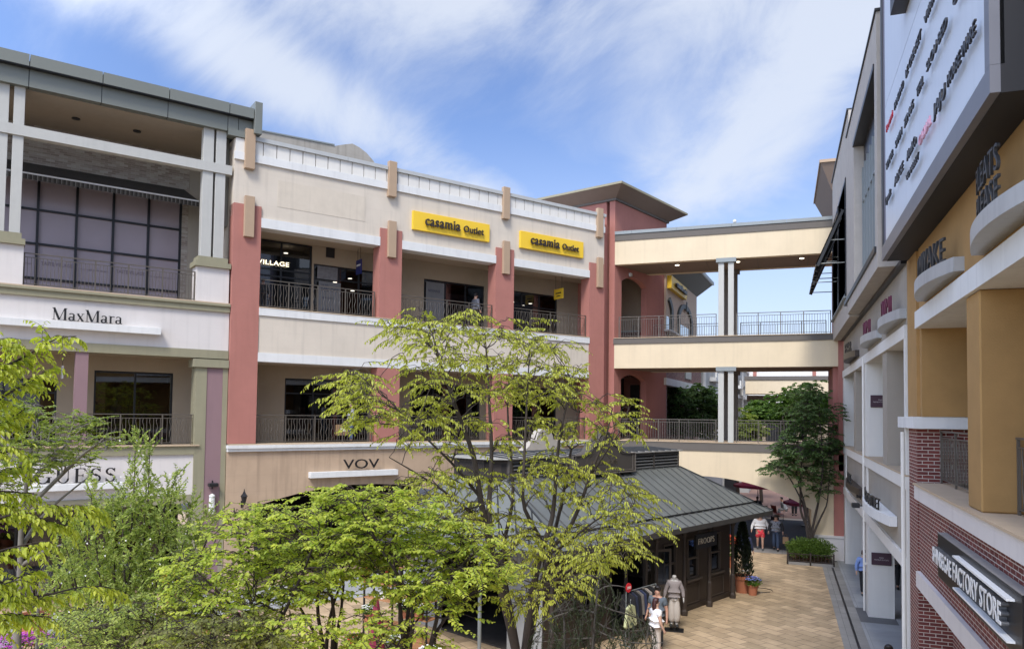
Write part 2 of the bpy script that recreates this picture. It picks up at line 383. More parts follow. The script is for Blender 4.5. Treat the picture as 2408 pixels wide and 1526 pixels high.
mauve = mat('mauve stucco', (.26, .165, .175), .88, var=.08, vscale=1, bump=.08, streak=.12)
greengrey = mat('grey green roof panel', (.19, .20, .175), .5, metal=.25, var=.06, vscale=.7)
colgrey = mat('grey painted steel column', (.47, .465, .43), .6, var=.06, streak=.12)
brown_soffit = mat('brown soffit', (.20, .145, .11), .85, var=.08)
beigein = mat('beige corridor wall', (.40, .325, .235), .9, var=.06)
dkframe = mat('black window frame', (.012, .013, .016), .4)
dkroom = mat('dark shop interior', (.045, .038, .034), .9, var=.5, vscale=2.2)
railm = mat('brown railing paint', (.125, .108, .088), .5, metal=.3)
sillst = mat('beige stone sill', (.52, .40, .27), .75, var=.12, vscale=3)
ochre = mat('ochre stucco', (.40, .235, .085), .92, var=.18, vscale=1.4, bump=.35, bscale=45)
greige = mat('greige stucco', (.36, .32, .265), .92, var=.08, vscale=1.2, bump=.3, bscale=45, streak=.15)
stonep = mat('pale stone panel', (.46, .42, .37), .8, var=.14, vscale=3.0, streak=.22)
steelw = mat('silver grey ledge', (.46, .47, .47), .45, metal=.25, var=.10, vscale=2, streak=.3)
glass = glass_mat('shop glass'); glassb = glass_mat('dark shop glass', (.20, .21, .23), .06)
lampw = mat('lamp diffuser', (.9, .85, .75), .5, emit=((1, .88, .68), 5))
asphalt = mat('dark grey paving', (.055, .055, .058), .85, var=.18, vscale=2.5, bump=.2)
blackm = mat('black metal', (.014, .014, .015), .4)
yellow = mat('yellow sign panel', (.84, .55, .035), .5)
letterbr = mat('dark bronze letter', (.055, .042, .035), .45, metal=.4)
rbrick = brick_mat('red brick', (.20, .045, .035), (.125, .028, .024), (.56, .50, .44), .215, .072, .007, vary=1, dirt=.35)
lbrick = brick_mat('pale brick', (.42, .38, .33), (.25, .20, .17), (.46, .43, .38), .26, .075, .004, dirt=.2)
paving = brick_mat('sandstone paving', (.58, .43, .27), (.38, .285, .175), (.14, .105, .07), .62, .40, .010, plan=True, rot=radians(38), bump=.4, dirt=.75)
gtile = brick_mat('grey arcade tile', (.36, .37, .37), (.31, .32, .325), (.22, .22, .22), 1.2, 1.2, .006, plan=True, bump=.1, dirt=.3, offset=0)
kerbst = brick_mat('grey kerb stone', (.30, .29, .27), (.25, .24, .225), (.12, .12, .12), .9, .9, .006, plan=True, bump=.2, dirt=.5, offset=0)
kroof = mat('grey standing seam metal', (.185, .195, .18), .45, metal=.25, var=.22, vscale=1.3, bump=.05, bscale=8)
kwood = mat('dark brown painted timber', (.042, .030, .023), .55, var=.12, vscale=4)
terra = mat('terracotta pot clay', (.42, .15, .075), .85, var=.14, vscale=8, bump=.1)

# ================================================================== ground
def FLc(x, y): p = FL.w(x, y, .012); return tuple(p)
g = MB().box(-260, 260, -60, 400, -.5, 0); struct('ground', g, asphalt)
struct('plaza_paving', MB().add([(-40, -8, .004), (1.62, -8, .004), (1.62, 37.4, .004), (-40, 37.4, .004)], [(0, 1, 2, 3)]), paving)
struct('plaza_border', MB().add([(1.62, -8, .008), (1.98, -8, .008), (1.98, 37.4, .008), (1.62, 37.4, .008)], [(0, 1, 2, 3)]), kerbst)
a_, b_, c_, d_ = FLc(-31, 0), FLc(.5, 0), FLc(.5, -3.2), FLc(-31, -3.2)
struct('shop_apron', MB().add([a_, d_, c_, b_], [(0, 1, 2, 3)]), gtile)
struct('drain_channel', MB().add([(1.98, -8, .006), (2.05, -8, .006), (2.05, 36, .006), (1.98, 36, .006)], [(0, 1, 2, 3)]), blackm)
struct('kerb', MB().box(2.05, 2.30, -8, 36.3, 0, .03), kerbst)
struct('arcade_floor', MB().box(2.30, 9, -8, 37, 0, .02), gtile)
struct('arcade_floor_strip', MB().add([(2.31, 26.0, .024), (3.4, 26.0, .024), (3.4, 27.9, .024), (2.31, 27.9, .024)], [(0, 1, 2, 3)]), mat('dark granite strip', (.13, .13, .13), .7, var=.2, vscale=20))
struct('far_path', MB().add([(-3.4, 37.4, .004), (1.2, 37.4, .004), (1.2, 38.6, .004), (-3.4, 38.6, .004)], [(0, 1, 2, 3)]), kerbst)
struct('far_plaza', MB().add([(-9, 50.5, .005), (2.2, 50.5, .005), (2.2, 75, .005), (-9, 75, .005)], [(0, 1, 2, 3)]), mat('rose paving', (.26, .16, .13), .85, var=.2, vscale=1.2))
struct('far_plaza_border', MB().add([(-9, 49.8, .009), (2.4, 49.8, .009), (2.4, 50.6, .009), (-9, 50.6, .009)], [(0, 1, 2, 3)]).add([(-3.8, 50.6, .009), (-2.9, 50.6, .009), (-2.9, 60, .009), (-3.8, 60, .009)], [(0, 1, 2, 3)]), mat('pale paving', (.5, .42, .33), .85, var=.15))

# ================================================================== helpers for the shop fronts
def storefront(b, name, x0, x1, z0, z1, y, mull=(), rails=(), depth=1.4, fr=.06, gm=None, label=None):
    """frame, pane and the dark shop room behind it; b is the building, front of the frame at y"""
    f = MB(); f.box(x0, x0 + fr, y, y + .08, z0, z1).box(x1 - fr, x1, y, y + .08, z0, z1).box(x0 + fr, x1 - fr, y, y + .08, z1 - fr, z1).box(x0 + fr, x1 - fr, y, y + .08, z0, z0 + fr)
    for mm in mull: f.box(mm - fr / 2, mm + fr / 2, y + .004, y + .076, z0 + fr, z1 - fr)
    for r in rails: f.box(x0 + fr, x1 - fr, y + .008, y + .072, r - fr / 2, r + fr / 2)
    w = part(name, f, dkframe, b, label)
    part('pane', MB().add([(x0 + fr, y + .045, z0 + fr), (x1 - fr, y + .045, z0 + fr), (x1 - fr, y + .045, z1 - fr), (x0 + fr, y + .045, z1 - fr)], [(0, 1, 2, 3)]), gm or glassb, w)
    r = MB(); yb = y + depth
    r.box(x0 - .1, x1 + .1, yb, yb + .05, z0 - .05, z1 + .1).box(x0 - .15, x0 - .1, y + .1, yb, z0 - .05, z1 + .1).box(x1 + .1, x1 + .15, y + .1, yb, z0 - .05, z1 + .1).box(x0 - .1, x1 + .1, y + .1, yb, z1 + .1, z1 + .15)
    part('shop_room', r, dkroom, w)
    rg = random.Random(int(x0 * 31 + z0 * 7)); g_ = [MB(), MB(), MB(), MB()]
    x = x0 + .3
    while x < x1 - .3:
        q = rg.randrange(4); ww = rg.uniform(.12, .34); hh = rg.uniform(.5, 1.4); yy = y + rg.uniform(.4, depth - .3)
        if rg.random() < .45: g_[q].lathe([(.02, 0), (.02, .5), (.15, .55), (.13, .85), (.19, 1.25), (.06, 1.35), (.05, 1.45), (.0, 1.5)], (x, yy, z0 + .1), 8, False)
        else: g_[q].box(x, x + ww, yy, yy + .2, z0, z0 + hh)
        x += rg.uniform(.2, .6)
    for q, cc in enumerate(((.30, .22, .15), (.10, .10, .12), (.38, .36, .33), (.24, .07, .05))):
        if g_[q].v: part('shop_display', g_[q], mat('display goods %d' % q, cc, .8, var=.4, vscale=7), w)
    return w

def wall_with_holes(b, name, x0, x1, z0, z1, y, th, holes, m):
    """a wall slab cut round rectangular openings (x0,x1,z0,z1)"""
    mb = MB(); cur = x0
    for hx0, hx1, hz0, hz1 in sorted(holes):
        if hx0 > cur: mb.box(cur, hx0, y, y + th, z0, z1)
        if hz0 > z0: mb.box(hx0, hx1, y, y + th, z0, hz0)
        if hz1 < z1: mb.box(hx0, hx1, y, y + th, hz1, z1)
        cur = hx1
    if cur < x1: mb.box(cur, x1, y, y + th, z0, z1)
    return part(name, mb, m, b)

def arch_wall(x0, x1, zt, holes, y, th):
    """holes: (xa, xb, z_spring, z_crown, z_floor)"""
    mb = MB(); cur = x0
    for xa, xb, zs, zc, zf in holes:
        mb.box(cur, xa, y, y + th, 0, zt); pts = []
        n = 22; c = (xa + xb) / 2; hw = (xb - xa) / 2; rise = zc - zs; R = (hw * hw + rise * rise) / (2 * rise)
        for i in range(n):
            u0 = xa + (xb - xa) * i / n; u1 = xa + (xb - xa) * (i + 1) / n
            za = zc - R + sqrt(R * R - (u0 - c) ** 2); zb = zc - R + sqrt(R * R - (u1 - c) ** 2)
            k = len(mb.v); mb.add([(u0, y, za), (u1, y, zb), (u1, y, zt), (u0, y, zt), (u0, y + th, za), (u1, y + th, zb), (u1, y + th, zt), (u0, y + th, zt)],
                   [(0, 1, 2, 3), (5, 4, 7, 6), (4, 5, 1, 0), (3, 2, 6, 7)])
        cur = xb
    mb.box(cur, x1, y, y + th, 0, zt); return mb

def railing(label, frame, x0, x1, y, z, h=1.05, wavy=True, posts=None, gap=.105, group=None, m=None):
    p = frame.w(x0, y, z); r = thing('railing', label, 'railing', p, frame.rz, group); m = m or railm; L_ = x1 - x0
    part('top_rail', MB().box(0, L_, -.022, .022, h - .03, h), m, r)
    part('mid_rail', MB().box(0, L_, -.012, .012, h - .15, h - .13), m, r)
    part('bottom_rail', MB().box(0, L_, -.012, .012, .07, .09), m, r)
    posts = posts or [0.02, L_ - .02]
    for q in posts: part('post', MB().box(q - .02, q + .02, -.018, .018, 0, h - .03), m, r)
    a = MB(); n = max(1, int(L_ / gap)); 
    for i in range(1, n):
        u = L_ * i / n
        if min(abs(u - q) for q in posts) < gap * .5: continue
        if wavy and i % 2 == 0:
            pts = [(u + .022 * sin(2 * pi * 2 * t / 12), 0, .09 + (h - .23) * t / 12) for t in range(13)]
            a.tube(pts, .009, 4, cap=False)
        else: a.box(u - .008, u + .008, -.008, .008, .09, h - .13)
    part('balusters', a, m, r)
    return r

# ================================================================== the cream shopping building with red pillars
B = thing('shopping_building', 'cream three storey shopping building with red pillars and tan bars along its parapet', 'building', FL.w(0, 0), FL.rz)
XL, XR = -17.93, -.07
PIL = [(-17.93, -16.95), (-12.21, -11.23), (-6.58, -5.59), (-1.06, -.08)]
part('upper_wall', MB().box(XL, XR, .06, .5, 13.42, 15.44).box(XL, XR, .10, .5, 15.44, 16.2), cream, B)
part('old_sign_mark', MB().box(-16.35, -12.85, .052, .061, 13.95, 14.95), mat('patched stucco', (.635, .558, .452), .9, var=.10, vscale=2.5, streak=.2), B)
part('side_wall', MB().box(XL, XL + .3, .5, 12, 11.8, 16.2), cream, B)
part('red_side_wall', MB().box(XL, XL + .3, .62, 1.3, 5.2, 11.8), red, B)
part('parapet_band', MB().box(XL - .02, XR, -.01, .10, 15.42, 15.71), white, B)
mb = MB(); x = XL
for i in range(36):
    xa = XL + i * (XR - XL) / 36; mb.box(xa + .016, xa + (XR - XL) / 36 - .016, .02, .10, 15.713, 16.2)
part('parapet_panels', mb, wwhite, B)
mb = MB()
for xa, xb in ((-17.6, -15.41), (-15.4, -13.68), (-13.67, -11.95), (-11.55, -9.85), (-9.84, -8.05), (-8.04, -6.3), (-5.94, -4.1), (-4.09, -2.2), (-2.19, -.64), (-.3, XR + .03)): mb.box(xa, xb, -.06, .5, 16.203, 16.35)
mb.box(XL, XR, .5, 9, 15.9, 16.0)
part('coping', mb, mat('pale grey coping', (.45, .46, .45), .6, var=.08), B)
for i, (a, b) in enumerate(PIL):
    if i in (0, 3): part('pillar', MB().box(a, b, 0, .64, 5.2, 13.83), red, B)
    else:
        part('pillar', MB().box(a, b, 0, .64, 10.16, 13.8), red, B); part('pillar', MB().box(a, b, 0, .64, 5.2, 8.16), red, B)
for c in (-17.44, -11.76, -6.12, -.48):
    part('tan_bar', MB().box(c - .175, c + .175, -.14, .06, 15.12, 16.56), tanbar, B, bevel=.008)
    part('tan_bar', MB().box(c - .175 + .03, c + .175 + .03, -.14, 0, 12.64, 14.12), tanbar, B, bevel=.008)
for a, b in ((-16.95, -12.21), (-11.23, -6.58), (-5.59, -1.06)): part('beam', MB().box(a, b, -.01, .6, 13.07, 13.42), white, B)
part('storey_wall', MB().box(-16.95, -1.06, .03, .5, 8.5, 9.85), cream, B)
part('storey_band', MB().box(-16.95, -1.04, -.02, .5, 9.853, 10.13), white, B)
part('storey_band', MB().box(-16.95, -1.06, .0, .6, 8.17, 8.497), white, B)
part('sill', MB().box(-16.95, -1.06, -.03, .6, 10.133, 10.17).box(-17.9, .3, -.05, .6, 5.15, 5.19), sillst, B)
part('cornice', MB().box(-17.95, .5, -.12, .5, 5.03, 5.147).box(-17.93, .5, -.06, .5, 4.92, 5.027), white, B)
part('ground_storey_wall', arch_wall(-17.93, .5, 4.917, [(-16.9, -8.7, 2.92, 3.55, 0), (-7.9, -.5, 2.92, 3.55, 0)], .03, .6), tan, B)
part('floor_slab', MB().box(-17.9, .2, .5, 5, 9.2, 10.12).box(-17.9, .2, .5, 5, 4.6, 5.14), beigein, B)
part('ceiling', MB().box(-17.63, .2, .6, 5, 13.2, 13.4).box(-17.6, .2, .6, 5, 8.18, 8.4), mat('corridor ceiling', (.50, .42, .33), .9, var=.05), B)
YB = 2.2
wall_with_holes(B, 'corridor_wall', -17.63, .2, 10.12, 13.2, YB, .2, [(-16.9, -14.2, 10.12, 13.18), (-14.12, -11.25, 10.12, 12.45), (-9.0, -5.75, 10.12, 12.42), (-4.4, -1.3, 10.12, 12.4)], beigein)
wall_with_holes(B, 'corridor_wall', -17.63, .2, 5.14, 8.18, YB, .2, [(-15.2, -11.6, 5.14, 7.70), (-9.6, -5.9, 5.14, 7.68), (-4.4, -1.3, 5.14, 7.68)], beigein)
storefront(B, 'shop_window', -16.9, -14.2, 10.13, 13.17, YB + .05, (-15.45,), (11.75, 12.02), label='tall black framed shop front with lit letters')
storefront(B, 'shop_window', -14.12, -11.25, 10.13, 12.44, YB + .05, (-13.0, -12.1), (11.9,))
storefront(B, 'shop_window', -9.0, -5.75, 10.13, 12.41, YB + .05, (-7.85, -6.75))
storefront(B, 'shop_window', -4.4, -1.3, 10.13, 12.39, YB + .05, (-3.5, -2.4), (11.7,))
storefront(B, 'shop_window', -15.2, -11.6, 5.15, 7.69, YB + .05, (-14.0, -12.9), (7.1,))
storefront(B, 'shop_window', -9.6, -5.9, 5.15, 7.67, YB + .05, (-8.4, -7.2), (7.1,))
storefront(B, 'shop_window', -4.4, -1.3, 5.15, 7.67, YB + .05, (-3.4, -2.4), (7.1,))
storefront(B, 'shop_window', -16.8, -8.8, .02, 3.3, 3.0, (-14.8, -12.8, -10.8), (2.4,), 2.0)
part('vent_grille', MB().box(-13.62, -13.25, YB - .03, YB + .02, 12.78, 13.19), blackm, B)
part('roof_deck', MB().box(XL, XR, 9, 12, 15.7, 16.0), greymet, B)
# raised concrete parapet behind the roof edge with a quarter round end
conc = mat('weathered concrete', (.36, .33, .285), .92, var=.22, vscale=1.2, streak=.6)
pts = [(-18.0, 16.2), (-13.1, 16.2), (-13.1, 16.35)]
P = thing('roof_parapet', 'weathered grey concrete parapet with a rounded end behind the cream building roofline', 'parapet', FL.w(0, 4.0), FL.rz)
o = [(-17.9, 16.0), (-10.2, 16.0), (-10.25, 16.9), (-10.45, 17.45), (-10.75, 17.9), (-11.1, 18.2), (-11.45, 18.38), (-11.8, 18.48), (-12.2, 18.35), (-12.6, 18.2), (-17.9, 18.03)]
part('parapet_wall', MB().prism(o, 0, 1.6), conc, P)
part('capping', MB().prism([(-17.9, 18.033), (-12.65, 18.203), (-12.65, 18.26), (-17.9, 18.09)], -.04, 1.64), greymet, P)
# lights seen in the shops
mb = MB()
for x_, y_, z_ in ((-15.0, 3.1, 12.9), (-16.2, 3.2, 11.55), (-12.8, 3.2, 11.95), (-12.2, 3.0, 12.15), (-11.9, 3.4, 11.7), (-3.4, 3.2, 12.0), (-2.9, 3.0, 11.85), (-2.2, 3.3, 12.05), (-3.9, 3.4, 11.9)): mb.lathe([(.09, 0), (.09, .02)], (x_, y_, z_), 10)
part('ceiling_lights', mb, lampw, B)

# signs on it -------------------------------------------------------
def sign_board(label, frame, x0, x1, z0, z1, y, th, m, name='sign_board', cat='sign', group=None):
    t = thing(name, label, cat, frame.w(x0, y, z0), frame.rz, group); part('board', MB().box(0, x1 - x0, -th, 0, 0, z1 - z0), m, t, bevel=.006); return t
for i, (a, b) in enumerate(((-10.79, -6.99), (-5.30, -1.53))):
    t = sign_board(('yellow shop sign with raised dark lettering between the second and third tan bars', 'yellow shop sign with raised dark lettering nearest the red tower')[i], FL, a, b, 13.95, 14.73, .05, .12, yellow, group='yellow signs on the cream wall')
    bw = b - a
    for j, (tx, off) in enumerate((('casamia', 0), ('Outlet', .575))):
        letters('lettering', tx, (bw * (.14 + (0 if j == 0 else .495)), -.22, .24), 0, bw * (.45 if j == 0 else .27), .40 if j == 0 else .27, .05, letterbr, t, weight=.018, space=1.08)
t = thing('wall_sign', 'dark letters VOV above a white ledge over the arch', 'sign', FL.w(-14.95, .03, 3.89), FL.rz)
part('ledge', MB().box(0, 3.6, -.28, 0, 0, .21), white, t)
letters('lettering', 'VOV', (1.3, -.22, .30), 0, 1.5, .36, .05, blackm, t)
t = thing('lit_sign', 'lit white VILLAGE letters hanging in the dark shop front behind the leftmost red pillar', 'sign', FL.w(-16.42, YB - .02, 12.17), FL.rz)
letters('lettering', 'VILLAGE', (0, -.03, 0), 0, 1.25, .17, .03, mat('lit letters', (1, .9, .7), .5, emit=((1, .85, .6), 1.4)), t, weight=.0, space=1.1)
navy = mat('navy blade sign', (.012, .02, .13), .4)
t = thing('hanging_sign', 'navy blue blade sign hanging from the corridor ceiling left of the second red pillar', 'sign', FL.w(-12.45, 1.5, 12.1), FL.rz)
part('blade', MB().box(-.02, .02, -.26, .26, 0, .6), navy, t); part('hanger', MB().box(-.008, .008, -.15, -.13, .6, 1.1).box(-.008, .008, .13, .15, .6, 1.1), railm, t)
letters('lettering', 'NOUHAUS', (-.03, .2, .34), -pi / 2, .4, .07, .01, white, t, weight=.02)
t = thing('hanging_sign', 'yellow hanging sign with dark lettering under the ceiling of the third upper bay', 'sign', FL.w(-2.1, 1.1, 12.05), FL.rz)
part('blade', MB().box(-.02, .02, -.35, .35, 0, .5), yellow, t); part('hanger', MB().box(-.008, .008, -.25, -.23, .5, 1.15).box(-.008, .008, .23, .25, .5, 1.15), railm, t)
letters('lettering', 'casamia', (-.03, .22, .26), -pi / 2, .44, .08, .01, letterbr, t, weight=.03); letters('lettering', 'outlet', (-.03, .15, .12), -pi / 2, .3, .06, .01, letterbr, t, weight=.03)
t = thing('hanging_sign', 'grey hanging sign above the glass doors of the lower left red bay', 'sign', FL.w(-12.75, 1.6, 7.35), FL.rz)
part('blade', MB().box(-.02, .02, -.24, .24, 0, .5), stonep, t); part('hanger', MB().box(-.008, .008, -.15, -.13, .5, .85).box(-.008, .008, .13, .15, .5, .85), railm, t)
# posters in the shop windows
def poster(label, frame, x0, x1, z0, z1, y, m, lines=(), name='window_poster'):
    t = thing(name, label, 'poster', frame.w(x0, y, z0), frame.rz); part('sheet', MB().box(0, x1 - x0, -.006, 0, 0, z1 - z0), m, t)
    for tx, xx, zz, w, c, mm in lines: letters('lettering', tx, (xx, -.012, zz), 0, w, c, .004, mm, t, weight=.01)
    return t
pgrey = mat('grey poster', (.20, .205, .21), .6, var=.2, vscale=2); inkm = mat('poster ink', (.05, .055, .09), .6)
poster('pale sale poster with small dark print behind the second upper window', FL, -13.9, -12.95, 10.35, 11.75, YB - .01, pgrey, [('50% OFF', .1, 1.0, .75, .14, inkm), ('UP TO', .1, 1.2, .3, .09, inkm), ('NOUHAUS', .1, .2, .6, .09, inkm), ('NEW OPEN', .12, .7, .5, .07, inkm)])
poster('grey drawn figure poster above the sale poster', FL, -13.98, -13.1, 11.85, 12.38, YB - .01, mat('grey drawing sheet', (.22, .22, .23), .6, var=.4, vscale=6))
poster('grey window sheet with dark store lettering in the middle upper bay', FL, -8.9, -7.95, 10.5, 12.3, YB - .01, pgrey, [('NOUHAUS', .12, 1.35, .6, .12, inkm)])
poster('pale grey sheets behind the middle upper window', FL, -7.75, -5.9, 10.4, 11.9, YB + .12, mat('grey sheet', (.2, .21, .22), .6, var=.3))
poster('pale board inside the tall black shop front', FL, -15.3, -14.4, 10.3, 11.5, YB + .5, pgrey)

# railings ----------------------------------------------------------
for i, (a, b) in enumerate(((-16.95, -12.3), (-11.23, -6.62), (-5.59, -1.1))):
    L_ = b - a; ps = [.02, 1.15, 2.28, 3.4, L_ - .02]
    railing(('wavy baluster railing of the upper bay beside the leftmost red pillar', 'wavy baluster railing of the middle upper bay under the first yellow sign', 'wavy baluster railing of the upper bay nearest the red tower')[i], FL, a, b, .22, 10.17, posts=ps, group='wavy railings of the red pillared building')
    railing(('wavy baluster railing of the lower bay beside the leftmost red pillar', 'wavy baluster railing of the lower middle bay behind the tall tree', 'wavy baluster railing of the lower bay nearest the red tower')[i], FL, a, b, .22, 5.19, posts=ps, group='wavy railings of the red pillared building')

# wall lamps
def lantern(label, loc, rz, s=1.0):
    t = thing('wall_lantern', label, 'lamp', loc, rz)
    part('bracket', MB().box(-.03, .03, -.03, 0, -.12, .12).tube([(0, -.03, -.05), (0, -.18, -.1), (0, -.3, .0)], .012, 5), blackm, t)
    part('cage', MB().lathe([(.05, 0), (.11, .28)], (0, -.3, .02), 6, False).lathe([(.13, 0), (.06, .10), (.02, .18), (.012, .26)], (0, -.3, .3), 6), blackm, t)
    part('lamp_glass', MB().lathe([(.045, .01), (.10, .27)], (0, -.3, .02), 6), mat('lantern glass', (.5, .5, .45), .2, spec=.8), t)
    return t
lantern('black lantern on the tan wall left of the big arch', FL.w(-17.38, .03, 3.05), FL.rz)

# ================================================================== pale building with olive bands on the left
G = thing('shopping_building', 'pale shopping building with olive bands and a grey green overhanging roof', 'building', FL.w(0, 0), FL.rz)
X0 = -31.0
mb = MB(); cuts = [X0, -30.2, -28.2, -26.2, -24.2, -22.2, -20.2, -18.22, -17.36]
for a, b in zip(cuts, cuts[1:]): mb.box(a + .012, b - .012, -.22, .3, 16.93, 17.3)
part('roof_fascia', mb, greengrey, G)
mb = MB()
for a, b in zip(cuts, cuts[1:-1] + [-17.85]): mb.box(a + .012, b - .012, .0, .3, 16.36, 16.91)
part('roof_beam', mb, greengrey, G)
part('roof', MB().box(X0, -17.36, .3, 6, 16.9, 17.28).box(X0, -17.37, -.20, .3, 16.905, 16.935).box(X0, -17.86, .03, .3, 16.38, 16.9), dkframe, G)
part('roof_end_fin', MB().box(-17.35, -17.08, -.26, 6, 16.4, 17.57), greengrey, G, bevel=.01)
part('roof_corner_block', MB().box(-18.2, -17.6, -.04, .4, 16.22, 16.45).box(-17.84, -17.36, .02, .4, 16.46, 16.9), greengrey, G)
part('terrace_ceiling', MB().box(X0, -18.2, .3, 3.8, 16.34, 16.5), mat('tan terrace ceiling', (.36, .30, .235), .9, var=.08), G)
part('tie_beam', MB().box(X0, -18.0, .10, .40, 14.82, 15.15), colgrey, G)
for a, b in ((-18.98, -18.63), (-18.55, -18.21), (-24.56, -24.27), (-25.0, -24.68), (-30.6, -30.3), (-30.2, -29.9)): part('column', MB().box(a, b, .16, .5, 11.78, 16.36), colgrey, G, bevel=.008)
for a, b in ((-19.17, -17.96), (-25.35, -24.13), (-31, -29.6)):
    part('column_cap', MB().box(a, b, .04, .9, 11.42, 11.6).box(a + .1, b - .1, .10, .8, 11.603, 11.78), olive, G)
    part('pedestal', MB().box(a + .08, b - .03, .15, .8, 10.18, 11.417), pale, G)
part('terrace_sill', MB().box(X0, -17.96, .02, .9, 10.14, 10.18), sillst, G)
part('olive_band', MB().box(X0, -17.95, .0, .6, 10.06, 10.137).box(X0, -17.95, .06, .6, 9.86, 10.057), olive, G)
part('olive_band', MB().box(X0, -17.95, .10, .6, 8.2, 8.497), olive, G)
part('storey_wall', MB().box(X0, -17.95, .15, .6, 8.5, 9.857), pale, G)
part('olive_band', MB().box(X0, -18.87, .10, .6, 4.85, 5.137).box(X0, -18.87, .10, .6, 3.17, 3.467), olive, G)
part('storey_wall', MB().box(X0, -18.87, .17, .6, 3.47, 4.847), pale, G)
part('stone_sill', MB().box(X0, -18.86, .03, .6, 5.14, 5.18), sillst, G)
part('capital', MB().box(-19.13, -17.95, .02, .8, 7.88, 8.16), olive, G)
part('corner_pier', MB().box(-19.02, -18.66, .10, .8, 0, 7.877).box(-18.12, -17.95, .10, .8, 0, 7.877).box(-19.0, -17.95, .2, .8, 0, 7.877), olive, G)
part('mauve_panel', MB().box(-18.657, -18.123, .12, .3, 0, 7.877), mauve, G)
part('mauve_pillar', MB().box(-22.66, -22.3, .15, .5, 5.18, 8.2), mauve, G); part('mauve_pillar', MB().box(-26.6, -26.2, .15, .5, 5.18, 8.2), mauve, G)
part('floor_slab', MB().box(X0, -18.0, .6, 5, 9.3, 10.12).box(X0, -18.0, .6, 5, 4.5, 5.12), beigein, G)
part('ceiling', MB().box(X0, -18.1, .6, 2.6, 8.22, 8.4).box(X0, -18.1, .6, 4.6, 3.3, 3.4), beigein, G)
part('terrace_side_wall', MB().box(-18.3, -17.95, .8, 4.2, 13.1, 16.34), mat('grey green side wall', (.33, .33, .29), .9, var=.06), G)
part('terrace_side_wall', MB().box(-18.2, -17.95, 3.0, 4.2, 10.12, 13.1), beigein, G)
part('terrace_end_wall', MB().box(-18.72, -17.97, 3.55, 3.8, 10.12, 16.34), greige, G)
wall_with_holes(G, 'brick_wall', X0, -18.721, 10.12, 16.34, 3.6, .2, [(-29.6, -18.94, 10.12, 14.9)], lbrick)
lil = mat('lilac window film', (.37, .315, .35), .28, var=.10, vscale=.6, spec=.6)
w = part('terrace_window', MB().box(-29.6, -18.94, 3.68, 3.76, 14.8, 14.9), dkframe, G)
part('film', MB().box(-29.6, -18.94, 3.72, 3.75, 10.12, 14.8), lil, w)
mb = MB()
for x_ in (-28.4, -27.2, -26.0, -24.86, -23.67, -22.48, -21.30, -20.11, -18.98): mb.box(x_ - .04, x_ + .04, 3.63, 3.72, 10.12, 14.8)
for z_ in (12.17, 13.38, 10.95, 14.5): mb.box(-29.6, -18.94, 3.645, 3.72, z_ - .035, z_ + .035)
part('glazing_bars', mb, dkframe, w)
filmtxt = mat('faded film print', (.20, .16, .19), .5)
for x_ in (-23.52, -21.15, -25.9): letters('lettering', 'TASTE VILLAGE', (x_, 3.71, 11.45), 0, .96, .12, .006, filmtxt, w, weight=.03)
for x_ in (-22.3, -20.0, -24.7): letters('lettering', 'FOOD & BEVERAGE DISTRICT', (x_, 3.71, 11.42), 0, .9, .05, .006, filmtxt, w)
wall_with_holes(G, 'corridor_wall', X0, -18.0, 5.12, 8.22, YB, .2, [(-30.5, -23.0, 5.12, 7.35), (-21.9, -19.35, 5.12, 7.72)], beigein)
storefront(G, 'shop_window', -21.9, -19.35, 5.13, 7.71, YB + .05, (-20.6,), label='dark shop window with mannequins behind')
storefront(G, 'shop_window', -30.5, -23.0, 5.13, 7.34, YB + .05, (-29, -27.5, -26, -24.5), (6.9,))
storefront(G, 'shop_window', -30.5, -19.1, .02, 3.1, 2.6, (-28, -26, -24, -22, -20.5), (2.4,), 2.0)
# the dark striped awning
A = thing('awning', 'dark striped awning with a pale edge over the lilac filmed window', 'awning', FL.w(-31, 3.6, 14.0), FL.rz)
dka = brick_mat('dark striped awning cloth', (.035, .03, .026), (.035, .03, .026), (.10, .09, .075), .14, 30, .012, bump=0)
part('canopy', MB().add([(0, 0, .97), (12.1, 0, .97), (12.37, -1.3, .28), (0, -1.3, .28), (0, 0, .93), (12.1, 0, .93), (12.37, -1.3, .24), (0, -1.3, .24)], [(0, 3, 2, 1), (4, 5, 6, 7), (1, 2, 6, 5)]), dka, A)
part('edge_strip', MB().box(0, 12.38, -1.32, -1.29, .235, .285), white, A)
part('valance', MB().box(0, 12.38, -1.305, -1.295, .06, .235), dka, A)
mb = MB()
for i in range(88): mb.box(.07 + i * .14, .085 + i * .14, -1.31, -1.30, .02, .23)
part('fringe', mb, mat('pale fringe', (.25, .24, .22), .8), A)
# big letters and ledges
t = thing('wall_sign', 'black serif letters over a long white ledge on the pale wall', 'sign', FL.w(-24.9, .15, 8.89), FL.rz)
part('ledge', MB().box(0, 4.68, -.3, 0, 0, .23), white, t, bevel=.006)
serif_letters(t, 'MaxMara', 1.54, -.2, .27, 1.98, .38, .05, blackm)
t = thing('wall_sign', 'black serif letters over a white ledge half hidden by the apple tree', 'sign', FL.w(-24.0, .17, 3.80), FL.rz)
part('ledge', MB().box(0, 2.8, -.3, 0, 0, .2), white, t, bevel=.006)
serif_letters(t, 'GUESS', .34, -.2, .23, 2.27, .45, .05, blackm, gap=.12)
railing('plain bar terrace railing in front of the lilac window', FL, -24.15, -19.1, .3, 10.18, wavy=False, posts=[.02, 1.02, 1.98, 2.95, 4.0, 5.03])
railing('plain bar terrace railing at the left edge beyond the white pedestal', FL, -29.6, -25.3, .3, 10.18, wavy=False)
